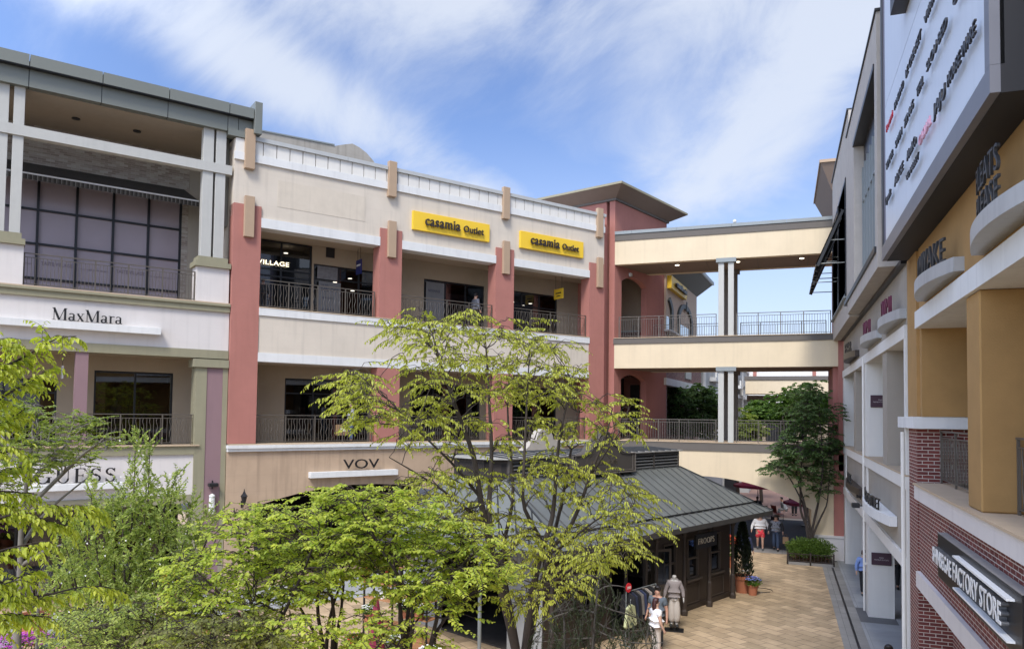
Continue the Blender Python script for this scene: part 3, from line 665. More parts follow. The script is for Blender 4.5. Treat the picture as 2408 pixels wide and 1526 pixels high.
railing('wavy baluster railing beside the olive and mauve corner pier', FL, -22.3, -19.02, .3, 5.18, posts=[.02, 1.0, 2.28, 3.2])
railing('wavy baluster railing left of the mauve pillar behind the leaves', FL, -27.0, -22.66, .3, 5.18, posts=[.02, 1.3, 2.6, 4.3])
t = thing('flood_light', 'black flood light on the mauve pier', 'lamp', FL.w(-18.38, .12, 3.72), FL.rz)
part('housing', MB().box(-.16, .16, -.26, -.02, 0, .12), blackm, t, bevel=.02); part('arm', MB().box(-.02, .02, -.02, 0, -.1, .2), blackm, t)
t = thing('tube_lamp', 'white cylinder wall lamp below the flood light on the mauve pier', 'lamp', FL.w(-18.40, .12, 2.74), FL.rz)
part('diffuser', MB().lathe([(.02, 0), (.1, .05), (.1, .68), (.02, .73)], (0, -.12, 0), 14), mat('opal glass', (.75, .75, .72), .3), t); part('ring', MB().lathe([(.106, 0), (.106, .02)], (0, -.12, .6), 14).lathe([(.106, 0), (.106, .02)], (0, -.12, .1), 14), greymet, t)
for i, x_ in enumerate((-22.75, -20.85)):
    t = thing('ceiling_light', ('round ceiling light of the terrace nearer the left edge', 'round ceiling light of the terrace above the awning middle')[i], 'lamp', FL.w(x_, 1.95, 16.30), FL.rz, 'round lights in the terrace ceiling')
    part('disc', MB().lathe([(.13, 0), (.13, .03)], (0, 0, 0), 16), blackm, t)
t = thing('hanging_sign', 'white hanging shop sign left of the mauve pillar', 'sign', FL.w(-22.95, 1.0, 7.35), FL.rz)
part('blade', MB().box(-.02, .02, -.22, .22, 0, .42), white, t); part('hanger', MB().box(-.008, .008, -.01, .01, .42, .85), railm, t)

# ================================================================== red tower
T = thing('tower', 'square terracotta red tower with a flared brown roof at the end of the bridge', 'tower', TF.w(0, 0), TF.rz)
mb = MB()
for (z0, z1, zs, zc, zf) in ((10.16, 17.25, 13.22, 13.55, 10.2), (5.16, 10.16, 8.2, 8.5, 5.16)):
    xa, xb = .68, 3.3; n = 12; c = (xa + xb) / 2; hw = (xb - xa) / 2; rise = zc - zs; R = (hw * hw + rise * rise) / (2 * rise)
    mb.box(0, xa, 0, .32, z0, z1).box(xb, 5.65, 0, .32, z0, z1)
    for i in range(n):
        u0 = xa + (xb - xa) * i / n; u1 = xa + (xb - xa) * (i + 1) / n
        za = zc - R + sqrt(R * R - (u0 - c) ** 2); zb = zc - R + sqrt(R * R - (u1 - c) ** 2)
        mb.add([(u0, 0, za), (u1, 0, zb), (u1, 0, z1), (u0, 0, z1), (u0, .32, za), (u1, .32, zb), (u1, .32, z1), (u0, .32, z1)], [(0, 1, 2, 3), (5, 4, 7, 6), (4, 5, 1, 0)])
part('side_wall', mb, red, T)
part('lower_side_wall', MB().box(0, 5.65, 0, .5, 0, 5.13), red, T)
part('front_wall', MB().box(0, .5, .5, 5.2, 0, 17.25), red, T); part('rear_wall', MB().box(5.15, 5.65, .5, 5.2, 0, 17.25), red, T); part('far_wall', MB().box(.5, 5.15, 4.7, 5.2, 0, 17.25), red, T)
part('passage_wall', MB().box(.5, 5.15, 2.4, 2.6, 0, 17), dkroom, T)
part('passage_floor', MB().box(.5, 5.15, .5, 2.4, 9.9, 10.12).box(.5, 5.15, .5, 2.4, 4.9, 5.12), beigein, T)
def flare(m, x0, x1, y0, y1, z0, z1, o):
    return m.add([(x0, y0, z0), (x1, y0, z0), (x1, y1, z0), (x0, y1, z0), (x0 - o, y0 - o, z1), (x1 + o, y0 - o, z1), (x1 + o, y1 + o, z1), (x0 - o, y1 + o, z1)], [(0, 3, 2, 1), (4, 5, 6, 7), (0, 1, 5, 4), (1, 2, 6, 5), (2, 3, 7, 6), (3, 0, 4, 7)])
part('roof_flare', flare(MB(), 0 - .12, 5.77, -.12, 5.32, 17.3, 17.72, .72), brown_soffit, T)
part('roof_trim', MB().box(-.1, 5.75, -.1, 5.3, 17.2, 17.297), greyband, T)
part('roof_edge', MB().box(-.87, 6.52, -.87, 6.07, 17.723, 17.83), mat('olive roof edge', (.30, .27, .18), .7, var=.1), T)
part('red_pilaster', MB().box(-.35, 0, .45, .9, 0, 16.0), red, T)

t = thing('security_light', 'small white lamp above the upper arch of the red tower', 'lamp', TF.w(1.5, 0, 13.58), TF.rz); part('housing', MB().box(-.08, .08, -.12, 0, 0, .15), white, t)
part('bracket', MB().box(-.02, .02, -.06, 0, -.05, 0), greymet, t)

# ================================================================== the bridge between the buildings
D = thing('footbridge', 'three level yellow cream footbridge joining the red tower to the right hand building', 'bridge', (0, 36.8, 0), 0)
XA, XB = -7.9, 2.60
part('roof_girder', MB().box(XA, XB, 0, .35, 13.93, 15.12), yellowc, D); part('roof_girder', MB().box(XA, XB, 3.15, 3.5, 13.95, 15.1), yellowc, D)
part('roof_band', MB().box(XA, XB, -.04, 3.54, 15.123, 15.44), greyband, D)
mb = MB()
for a, b in ((-7.9, -7.05), (-7.04, -4.85), (-4.84, -2.25), (-2.24, .22), (.23, 2.6)): mb.box(a, b, -.08, 3.58, 15.443, 15.60)
part('roof_coping', mb, greymet, D)
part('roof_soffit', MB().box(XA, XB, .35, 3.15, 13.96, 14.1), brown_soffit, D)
mb = MB()
for x_ in (-5.8, -3.5, -1.1, 1.2): mb.box(x_ - .01, x_ + .01, .35, 3.15, 13.945, 13.957)
part('soffit_joints', mb, greyband, D)
for z0, z1, zb, zt in ((8.72, 9.93, 9.933, 10.2), (3.9, 4.74, 4.743, 5.12)):
    if z0 > 5: part('girder', MB().box(XA, XB - .2, 0, .35, z0, z1), yellowc, D); part('girder', MB().box(XA, XB - .2, 3.65, 4.0, z0, z1), yellowc, D)
    part('deck_band', MB().box(XA - .04, XB, -.05, 4.05, zb, zt), greyband, D)
    part('deck_sill', MB().box(XA, XB, -.08, 4.08, zt + .003, zt + .035), sillst, D)
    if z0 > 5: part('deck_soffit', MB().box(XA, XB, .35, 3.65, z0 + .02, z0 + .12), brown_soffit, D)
# arched lowest storey of the bridge
def arcbridge(y0, y1):
    m = MB(); xa, xb, zs, zc = -8.6, 1.25, 2.2, 3.53; n = 26; c = (xa + xb) / 2; hw = (xb - xa) / 2; rise = zc - zs; R = (hw * hw + rise * rise) / (2 * rise)
    for i in range(n):
        u0 = xa + (xb - xa) * i / n; u1 = xa + (xb - xa) * (i + 1) / n; za = zc - R + sqrt(R * R - (u0 - c) ** 2); zb = zc - R + sqrt(R * R - (u1 - c) ** 2)
        m.add([(u0, y0, za), (u1, y0, zb), (u1, y0, 4.74), (u0, y0, 4.74), (u0, y1, za), (u1, y1, zb), (u1, y1, 4.74), (u0, y1, 4.74)], [(0, 1, 2, 3), (5, 4, 7, 6), (4, 5, 1, 0)])
    m.box(xb, 2.19, y0, y1, 0, 4.74); return m
part('arch', arcbridge(0, 4.0), yellowc, D)
part('red_pilaster', MB().box(2.2, 2.6, -.08, 4.1, 1.1, 4.74).box(2.4, 2.6, -.08, .4, 4.0, 9.88), red, D)
part('red_pilaster', MB().box(2.2, 2.4, .35, 4.1, 5.16, 8.72), red, D)
part('plinth', MB().box(1.2, 2.62, -.14, 4.1, 0, 1.0).box(1.2, 2.62, -.18, 4.1, 1.003, 1.1), pale, D)
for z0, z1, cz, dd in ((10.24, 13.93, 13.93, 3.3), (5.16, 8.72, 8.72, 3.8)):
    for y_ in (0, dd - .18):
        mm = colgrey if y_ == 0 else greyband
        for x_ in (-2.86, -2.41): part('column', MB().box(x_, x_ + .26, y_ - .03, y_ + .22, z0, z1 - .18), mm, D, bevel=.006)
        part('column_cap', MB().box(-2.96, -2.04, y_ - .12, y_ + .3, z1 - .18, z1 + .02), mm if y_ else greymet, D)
for i, x_ in enumerate((-4.94, -2.02, .9)):
    t = thing('ceiling_light', ('round lit downlight in the bridge roof soffit nearest the red tower', 'round lit downlight in the bridge roof soffit beside the columns', 'round lit downlight in the bridge roof soffit nearest the right building')[i], 'lamp', (x_, 37.8, 13.93), 0, 'downlights of the bridge')
    part('disc', MB().lathe([(.10, 0), (.10, .02)], (0, 0, 0), 14), lampw, t); part('ring', MB().lathe([(.125, .01), (.125, .03)], (0, 0, 0), 14), greymet, t)
BF = Frame((0, 36.8), 90)
for (a, b, y_, z_, lb) in ((-7.7, -2.95, .12, 10.235, 'front railing of the upper bridge deck left of the columns'), (-2.05, 2.12, .12, 10.235, 'front railing of the upper bridge deck right of the columns'),
                           (-7.7, -2.95, 3.9, 10.235, 'rear railing of the upper bridge deck left of the columns'), (-2.05, 2.12, 3.9, 10.235, 'rear railing of the upper bridge deck right of the columns'),
                           (-7.7, -2.95, .12, 5.155, 'front railing of the lower bridge deck left of the columns'), (-2.05, 2.2, .12, 5.155, 'front railing of the lower bridge deck right of the columns'),
                           (-7.7, 2.2, 3.9, 5.155, 'rear railing of the lower bridge deck against the trees')):
    railing(lb, BF, a, b, y_, z_, h=1.07, wavy=False, posts=[.02, 1.0, 2.0, 3.0, b - a - .02], gap=.115, group='bar railings of the footbridge')
t = thing('security_camera', 'small white camera on top of the bridge roof', 'camera', (-2.12, 36.9, 15.6), 0)
part('body', MB().ball((0, 0, .12), .09), white, t); part('stand', MB().lathe([(.05, 0), (.03, .1)], (0, 0, 0), 8), greymet, t)
# ================================================================== right hand buildings (local x = -Y, y = X - 2.6)
def RB(mb, Y0, Y1, Xa, Xb, z0, z1): return mb.box(Xa, Xb, Y0, Y1, z0, z1)
Wb = thing('shopping_building', 'white and greige arcade building with stone clad bay windows on the right', 'building', (0, 0, 0), 0)
part('ground_pillar', RB(MB(), 26.75, 27.45, 2.6, 3.37, .02, 3.03), wwhite, Wb); part('ground_pillar', RB(MB(), 36.0, 36.6, 2.6, 3.4, .02, 3.03), wwhite, Wb); part('ground_pillar', RB(MB(), 18.45, 18.72, 2.57, 3.3, .02, 3.03), wwhite, Wb)
def flat_arch(Y0, Y1, zlow, ztop, X0_, X1_, rise=.0):
    return MB().box(X0_, X1_, Y0, Y1, zlow, ztop)
part('lower_band', MB().box(2.56, 3.3, 18.45, 36.4, 3.03, 3.33), wwhite, Wb)
part('spandrel', MB().box(2.63, 3.2, 18.72, 36.3, 3.333, 4.827), greige, Wb)
part('upright_band', MB().box(2.585, 2.63, 26.72, 27.0, 3.333, 4.827).box(2.585, 2.63, 27.3, 27.9, 3.333, 4.827).box(2.58, 2.63, 18.45, 18.72, 3.333, 4.827).box(2.585, 2.63, 35.3, 36.3, 3.333, 4.827), wwhite, Wb)
part('upper_band', MB().box(2.56, 3.3, 18.45, 36.4, 4.83, 5.117), wwhite, Wb)
part('stone_sill', MB().box(2.55, 3.35, 18.45, 36.4, 5.12, 5.16), sillst, Wb)
part('pillar', MB().box(2.58, 3.36, 26.75, 27.5, 5.163, 8.177), wwhite, Wb); part('pillar', MB().box(2.58, 3.36, 35.95, 36.6, 5.163, 8.177), wwhite, Wb); part('pillar', MB().box(2.57, 2.9, 18.45, 18.7, 5.163, 8.177), wwhite, Wb)
part('intermediate_pillar', MB().box(2.61, 3.12, 21.95, 22.8, 5.163, 8.177), greige, Wb); part('intermediate_pillar', MB().box(2.61, 3.12, 30.8, 31.6, 5.163, 8.177), greige, Wb)
part('upper_storey_band', MB().box(2.56, 3.3, 18.52, 36.6, 8.18, 8.48), wwhite, Wb)
part('upper_storey_wall', MB().box(2.62, 3.2, 18.52, 36.7, 8.483, 9.85), greige, Wb)
part('downpipe', MB().tube([(2.53, 27.22, .1), (2.53, 27.22, 8.4)], .035, 8).box(2.5, 2.6, 27.15, 27.29, 3.0, 3.06).box(2.5, 2.6, 27.15, 27.29, 1.6, 1.66), wwhite, Wb)
part('downpipe', MB().tube([(2.52, 18.6, .1), (2.52, 18.6, 6.1)], .04, 8), wwhite, Wb)
part('floor_slab', MB().box(3.2, 8, 2, 36.8, 4.7, 5.11).box(3.2, 8, 2, 36.8, 8.5, 8.9), beigein, Wb)
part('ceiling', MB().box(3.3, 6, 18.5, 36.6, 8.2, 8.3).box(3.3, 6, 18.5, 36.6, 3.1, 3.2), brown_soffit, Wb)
part('arcade_wall', MB().box(6.0, 6.2, 2, 36.9, .02, 3.1).box(6.0, 6.2, 2, 36.9, 5.11, 8.3), greige, Wb)
w = part('shop_window', MB().box(5.93, 6.0, 19, 36, 5.2, 7.6), dkframe, Wb); part('pane', MB().box(5.915, 5.925, 19.1, 35.9, 5.3, 7.5), mat('dark pane', (.02, .022, .025), .08, spec=.8), w)
w = part('shop_window', MB().box(5.93, 6.0, 19, 36, .05, 2.7), dkframe, Wb); part('pane', MB().box(5.915, 5.925, 19.1, 35.9, .15, 2.6), mat('dark pane', (.02, .022, .025), .08, spec=.8), w)
part('end_wall', MB().box(3.4, 8, 36.3, 36.75, .02, 17), stonep, Wb)
part('shadow_gap', MB().box(2.5, 3.2, 18.52, 36.75, 9.853, 9.95), blackm, Wb)
# stone clad bays
def bay(Y0, Y1, X, z0, z1, openings, name):
    mb = MB(); cur = Y0
    for a, b, za, zb in openings:
        mb.box(X, X + .4, cur, a, z0, z1); mb.box(X, X + .4, a, b, z0, za); mb.box(X, X + .4, a, b, zb, z1); cur = b
    mb.box(X, X + .4, cur, Y1, z0, z1)
    o = part(name, mb, stonep, Wb)
    part('bay_body', MB().box(X + .4, 3.6, Y0, Y1, z0, z0 + .3).box(X + .4, 9, Y0 , Y0 + .25, z0 + .3, z1).box(X + .4, 9, Y1 - .25, Y1, z0 + .3, z1).box(X + .4, 9, Y0 + .25, Y1 - .25, z1 - .25, z1), stonep, Wb)
    return o
bay(19.35, 28.0, 2.13, 9.955, 16.1, [(19.85, 25.4, 10.5, 15.02)], 'stone_bay')
part('bay_return', MB().box(2.14, 2.53, 25.42, 28.2, 10.5, 15.0), stonep, Wb)
part('bay_coping', MB().box(2.09, 3.2, 19.30, 28.0, 16.103, 16.16).box(2.13, 3.2, 28.01, 36.75, 17.1, 17.16), dkframe, Wb)
part('bay_lining', MB().box(2.10, 2.45, 19.82, 25.45, 14.9, 15.04).box(2.08, 2.5, 19.6, 28.9, 10.36, 10.50), dkframe, Wb)
wf = part('bay_window', MB().box(2.42, 2.5, 19.85, 25.4, 10.5, 10.6).box(2.42, 2.5, 19.85, 25.4, 14.2, 14.9), dkframe, Wb)
mb = MB()
for y_ in (19.9, 20.7, 21.2, 22.0, 22.6, 23.3, 24.0, 24.7, 25.35): mb.box(2.36, 2.46, y_ - .04, y_ + .04, 10.6, 14.2)
mb.box(2.38, 2.45, 19.9, 25.35, 13.1, 13.16)
part('mullions', mb, greymet, wf)
part('pane', MB().add([(2.44, 19.9, 10.6), (2.44, 25.35, 10.6), (2.44, 25.35, 14.2), (2.44, 19.9, 14.2)], [(0, 1, 2, 3)]), mat('mirror glass', (.35, .40, .45), .03, metal=.9), wf)
bay(28.01, 36.75, 2.19, 9.88, 17.1, [(29.2, 32.95, 10.85, 15.0), (33.25, 36.5, 10.85, 14.95)], 'stone_bay')
for a, b in ((29.2, 32.95), (33.25, 36.5)):
    wf = part('bay_window', MB().box(2.15, 2.4, a - .06, a, 10.8, 15.05).box(2.15, 2.4, b, b + .06, 10.8, 15.05).box(2.13, 2.4, a - .06, b + .06, 10.75, 10.85).box(2.17, 2.4, a, b, 15.0, 15.1), dkframe, Wb)
    part('pane', MB().box(2.38, 2.40, a, b, 10.85, 15.0), mat('black glass', (.008, .009, .012), .05, spec=.8), wf)
    part('sill', MB().box(2.08, 2.3, a - .1, b + .1, 10.70, 10.747), greymet, wf)
for i, (a, b) in enumerate(((29.4, 32.8), (33.5, 36.4))):
    t = thing('top_hung_canopy', ('black tilted canopy panel over the nearer dark bay window', 'black tilted canopy panel over the farther dark bay window')[i], 'canopy', (2.15, (a + b) / 2, 13.9), 0, 'tilted black canopies')
    h = (b - a) / 2; q = [(0, 0), (-.85, -1.9), (-.93, -1.87), (-.08, .05)]
    mb = MB()
    for s in (-h, -h / 3, h / 3 - .1, h - .1): mb.prism([(0, .05), (-.86, -1.95), (-.99, -1.90), (-.12, .1)], s, s + .10)
    part('frame', mb, blackm, t)
    part('panel', MB().add([(-.13, -h, .08), (-.98, -h, -1.88), (-.98, h, -1.88), (-.13, h, .08), (-.10, -h, .06), (-.95, -h, -1.9), (-.95, h, -1.9), (-.10, h, .06)], [(0, 1, 2, 3), (7, 6, 5, 4), (0, 4, 5, 1), (1, 5, 6, 2), (2, 6, 7, 3)]), mat('dark canopy sheet', (.03, .032, .036), .35, metal=.3), t)
    mb = MB()
    for s in (-h + .1, h - .1): mb.tube([(-.95, s, -1.85), (0, s, -1.85)], .02, 6).tube([(-.55, s, -1.0), (0, s, -1.0)], .02, 6)
    part('stay_rods', mb, greymet, t)
# roof of a further tower beyond the bridge on the right
T2 = thing('tower', 'distant brown flared roof corner beyond the top of the right hand building', 'tower', (2.2, 42, 0), 0)
part('wall', MB().box(.6, 6, 0, 6, 0, 18.3), red, T2); part('roof_flare', MB().add([(.5, -.1, 17.6), (6, -.1, 17.6), (6, 6, 17.6), (.5, 6, 17.6), (-.3, -.9, 19.5), (6, -.9, 19.5), (6, 6.9, 19.5), (-.3, 6.9, 19.5)], [(0, 3, 2, 1), (4, 5, 6, 7), (0, 1, 5, 4), (3, 0, 4, 7)]), brown_soffit, T2)
part('roof_edge', MB().box(-.36, 6, -.96, 7, 19.503, 19.65), tanbar, T2)

# ochre and brick building ------------------------------------------
Ob = thing('shopping_building', 'ochre and red brick building on the right with a large billboard above', 'building', (0, 0, 0), 0)
part('brick_pier', MB().box(2.6, 3.7, 17.2, 18.25, .02, 6.2), rbrick, Ob)
part('brick_spandrel', MB().box(2.62, 3.2, 0, 17.19, 3.333, 4.78), rbrick, Ob)
part('brick_pier', MB().box(3.2, 4.1, 16.3, 17.19, .02, 3.0), rbrick, Ob)
part('lower_band', MB().box(2.54, 3.3, 0, 17.1, 3.03, 3.33), pale, Ob)
part('upper_band', MB().box(2.52, 3.3, 0, 17.1, 4.783, 5.07), pale, Ob)
part('stone_sill', MB().box(2.48, 3.4, 0, 17.0, 5.073, 5.11), sillst, Ob)
part('white_capital', MB().box(2.50, 3.9, 17.0, 19.15, 6.2, 6.44), white, Ob)
part('ochre_pier', MB().box(2.6, 3.7, 17.2, 18.35, 6.443, 9.86), ochre, Ob)
part('ochre_pier', MB().box(2.66, 3.9, 16.98, 17.2, 6.443, 9.86), ochre, Ob)
part('ochre_pillar', MB().box(2.6, 4.2, 12.0, 12.78, 5.113, 8.217), ochre, Ob, bevel=.02); part('ochre_pillar', MB().box(2.6, 4.2, 5.6, 6.5, 5.113, 8.217), ochre, Ob)
part('white_beam', MB().box(2.54, 3.5, 0, 17.0, 8.22, 8.56), white, Ob)
part('ochre_wall', MB().box(2.62, 3.5, 0, 17.0, 8.563, 9.86), ochre, Ob)
part('upper_wall', MB().box(2.75, 3.5, 0, 19.3, 9.863, 20), dkframe, Ob)
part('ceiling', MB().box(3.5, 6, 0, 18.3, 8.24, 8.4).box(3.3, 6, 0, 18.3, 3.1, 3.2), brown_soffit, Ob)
part('corridor_wall', MB().box(5.9, 6.0, 0, 18.4, 5.11, 8.24), ochre, Ob)
RR = RF
railing('dark wavy railing between the brick pier and the nearest ochre pillar', RR, -17.15, -12.85, .42, 5.113, posts=[.02, 1.35, 2.8, 4.2], gap=.12, group='railings of the right hand building')
railing('dark wavy railing at the right edge beyond the ochre pillar', RR, -11.95, -6.5, .42, 5.113, posts=[.05, 1.4, 2.8, 4.2], gap=.12, group='railings of the right hand building')
railing('dark railing between the greige pillar and the brick pier', RR, -21.9, -18.8, .50, 5.163, gap=.12, group='railings of the right hand building')
railing('dark railing behind the white pillar of the right hand building', RR, -26.7, -22.85, .50, 5.163, gap=.12, group='railings of the right hand building')
railing('dark railing of the farthest bay of the right hand building', RR, -35.9, -27.6, .55, 5.163, gap=.12, group='railings of the right hand building')

# curved sign ledges --------------------------------------------------
def ledge(label, Y0, Y1, z0, h, e, mid, m, txt=None, lm=None, tx=None, cap=.4, rows=1, lw=None, grp=None):
    """Y0 far end, Y1 near end; e end depth, mid bulge depth"""
    c = (Y0 + Y1) / 2; hw = (Y0 - Y1) / 2; n = 16
    t = thing('sign_ledge', label, 'sign', (2.6, c, z0), -pi / 2, grp)
    def dep(u): return e + (mid - e) * (1 - (u / hw) ** 2)
    mb = MB(); pts = [(-hw + 2 * hw * i / n, -dep(-hw + 2 * hw * i / n)) for i in range(n + 1)] + [(hw, .02), (-hw, .02)]
    mb.prism(pts, 0, h, axis='z'); part('ledge', mb, m, t)
    if txt:
        k = 0
        for row, line in enumerate(txt):
            me0 = text_mesh(line, 1, .035, weight=-.004); 
            W_ = lw[row]; x0_ = tx[row]
            # bend the lettering along the ledge front
            xs = [v.co.x for v in me0.vertices]; a0, a1 = min(xs), max(xs)
            for v in me0.vertices:
                u = x0_ + (v.co.x - a0) * W_ / (a1 - a0)
                v.co = (u, -dep(max(-hw, min(hw, u))) + .02 + (v.co.y + .05) * 1.0, v.co.z / .69 * cap + h + .01 + (len(txt) - 1 - row) * cap * 1.18)
            me0.update(); link('lettering', me0, lm, t)
    return t
dkl = mat('grey faced letter', (.045, .047, .05), .5, metal=.2)
ledge('curved silver ledge carrying grey ISSEY MIYAKE letters on the ochre wall', 16.2, 12.96, 8.66, .22, .13, .36, steelw, ['ISSEY MIYAKE'], dkl, [-1.45], .40, 1, [2.65], 'curved sign ledges')
ledge('large curved silver ledge carrying two lines of grey letters at the right edge', 11.8, 8.5, 8.66, .22, .13, .36, steelw, ['PLEATS', 'PLEASE'], dkl, [-.75, -.75], .31, 2, [1.15, 1.15], 'curved sign ledges')
plum = mat('plum letter', (.13, .018, .05), .45)
ledge('curved pale ledge with plum letters beside the ochre pier', 22.05, 18.62, 8.64, .22, .12, .34, steelw, ['TUMI'], plum, [-.25], .40, 1, [1.25], 'curved sign ledges')
ledge('curved pale ledge with plum letters farther along the greige wall', 26.6, 23.0, 8.64, .22, .12, .34, steelw, ['TUMI'], plum, [-.2], .40, 1, [1.25], 'curved sign ledges')
ledge('dark curved ledge with BAR letters nearest the bridge', 33.5, 29.4, 8.62, .22, .12, .34, letterbr, ['THE BAR'], blackm, [-.9], .40, 1, [2.2], 'curved sign ledges')
ledge('white curved ledge with thick black round letters over the white arcade', 26.0, 20.28, 3.78, .24, .15, .42, white, ['MANGO OUTLET'], blackm, [-1.9], .30, 1, [3.7], 'curved sign ledges')
ledge('brown curved ledge with black letters over the far arcade bay', 33.5, 28.2, 3.75, .22, .12, .3, letterbr, ['STORE'], blackm, [-.9], .34, 1, [1.6], 'curved sign ledges')
# letters of the black factory store sign
sg = thing('shop_sign', 'black box sign with raised white FACTORY STORE letters on the brick', 'sign', (2.6, 14.4, 3.75), -pi / 2)
part('box', MB().box(0, 4.72, -.13, .01, 0, .73), blackm, sg, bevel=.006); part('top_plate', MB().box(0, 4.72, -.13, .01, .733, .74), mat('grey sign top', (.28, .26, .24), .9, var=.2), sg)  # top plate in a lighter grey than the black box
wl = mat('white letter face', (.8, .8, .78), .5); gl_ = mat('steel letter side', (.16, .16, .16), .4, metal=.5)
for tx, xx, w_ in (('SHINSEGAE', .03, 1.47), ('FACTORY STORE', 1.62, 2.60)):
    cap_ = .26 if xx > 1 else .24
    letters('letter_sides', tx, (xx, -.21, .27), 0, w_, cap_, .08, gl_, sg, weight=.012); letters('letter_faces', tx, (xx, -.218, .27), 0, w_, cap_, .006, wl, sg, weight=.014)
part('white_bar', MB().box(1.60, 4.45, -.215, -.13, .60, .625), wl, sg); part('white_bar', MB().box(1.60, 4.45, -.215, -.13, .13, .155), wl, sg)
# plaques
for i, (Y_, z_) in enumerate(((26.75, 1.70), (26.75, 6.75))):
    t = thing('plaque', ('dark plum plaque with small pale lettering low on the white arcade pillar', 'dark plum plaque with small pale lettering on the upper white pillar')[i], 'sign', (2.70, Y_, z_), 0, 'plum direction plaques')
    pm = mat('plum plaque', (.06, .028, .042), .4)
    part('plate', MB().box(0, .58, -.05, 0, 0, .39), pm, t, bevel=.01)
    for tx, zz, ww, cc in (('PAJU', .22, .12, .04), ('PREMIUM OUTLETS', .15, .42, .04)): letters('lettering', tx, (.29 - ww / 2, -.056, zz), 0, ww, cc, .003, mat('plaque print', (.5, .45, .45), .5), t)
t = thing('flood_light', 'small black spotlight on the white arcade band near the downpipe', 'lamp', (2.56, 27.6, 3.45), 0)
part('housing', MB().box(-.36, -.12, -.14, .14, -.05, .1), blackm, t, bevel=.02); part('arm', MB().box(-.12, 0, -.02, .02, 0, .04), blackm, t)
t = thing('flood_light', 'small black spotlight on the spandrel left of the downpipe', 'lamp', (2.6, 29.0, 3.6), 0); part('housing', MB().box(-.14, 0, -.1, .1, 0, .12), blackm, t); part('arm', MB().box(-.02, 0, -.02, .02, -.06, 0), blackm, t)

# billboard ------------------------------------------------------------
bb = thing('billboard', 'large bluish white billboard with rows of small dark shop names', 'billboard', (2.08, 18.15, 9.86), -pi / 2)
LB = 18.15 - 9.04
pan = mat('bluish white billboard sheet', (.60, .65, .72), .35, spec=.5, streak=.10)
dgr = mat('dark grey frame', (.05, .053, .06), .5, metal=.3); lgr = mat('grey lower frame', (.20, .20, .22), .45, metal=.4, var=.08)
part('frame', MB().box(0, .22, 0, .62, .30, 8), dgr, bb); part('lower_frame', MB().box(0, LB, 0, .1, 0, .30), lgr, bb); part('near_frame', MB().box(LB - .2, LB, 0, .1, .303, 8), lgr, bb)
part('housing', MB().box(0, LB, .1, .62, -.01, .3).box(.22, LB, .14, .62, .3, 8), mat('black housing', (.010, .010, .013), .6), bb)
part('panel', MB().box(.45, LB - .2, .03, .13, .303, 3.26).box(.45, LB - .2, .03, .13, 3.275, 8), pan, bb); part('seam', MB().box(.223, LB - .2, .05, .13, 3.26, 3.275).box(.223, .448, .025, .13, .3, 8), mat('grey seam', (.16, .15, .19), .6), bb)
rows = [('Dynafit', 1.0, .98, .82, .15, 'k'), ('ALICE', 2.32, .98, 1.1, .16, 'k'), ('Alex&Co', 3.85, .98, .95, .16, 'k'), ('VENALLEY', 3.75, .66, 1.25, .1, 'k'), ('CASUAL', 5.05, .82, 1.0, .15, 'p'), ('JAJU', 6.25, .82, .8, .18, 'k'), ('HOUSE WARE', 7.22, .86, 1.48, .16, 'k'),
        ('TEMPUR', 1.15, 1.66, 1.0, .14, 'k'), ('SAMIN', 2.5, 1.66, .78, .14, 'k'), ('ZINUS', 3.58, 1.66, .98, .14, 'k'), ('TEFAL', 4.9, 1.67, .55, .14, 'k'), ('SLOU BED', 5.75, 1.70, 1.45, .14, 'k'), ('COWAY', 7.6, 1.72, 1.2, .14, 'k'),
        ('Roemi', 1.22, 2.44, .9, .13, 'r'), ('FANDINO', 2.4, 2.44, 1.12, .13, 'k'), ('LE CREUSET', 3.8, 2.46, 1.5, .14, 'k'), ('Villeroy', 5.6, 2.48, 1.2, .14, 'k'), ('OXFORD', 7.2, 2.5, 1.2, .14, 'k')]
blk = mat('black board letter', (.018, .018, .022), .4); rdl = mat('red board letter', (.5, .015, .03), .4); pk = mat('pink board letter', (.62, .33, .42), .35)
for tx, xx, zz, w_, c_, k in rows: letters('lettering', tx, (xx, -.05, zz - .0), 0, w_, c_, .028, {'k': blk, 'r': rdl, 'p': pk}[k], bb, weight=.008)
part('light_box', MB().box(3.35, 4.75, -.22, .03, 3.84, 4.3), blackm, bb)
t = thing('roof_overhang', 'tan slanting eave at the top right corner above the billboard', 'eave', (2.3, 8.0, 12.0), 0)
part('soffit', MB().add([(.18, .85, -1.1), (3, .6, -1.1), (3, .6, 1.6), (-.3, .7, 1.6), (.18, 1.3, -1.1), (3, 1.3, -1.1), (3, 1.3, 1.6), (-.3, 1.3, 1.6)], [(0, 1, 2, 3), (7, 6, 5, 4), (0, 3, 7, 4), (0, 4, 5, 1), (3, 2, 6, 7)]), mat('tan eave', (.22, .15, .10), .8), t)
part('edge', MB().tube([(.18, .83, -1.1), (-.3, .68, 1.6)], .05, 6), greyband, t)

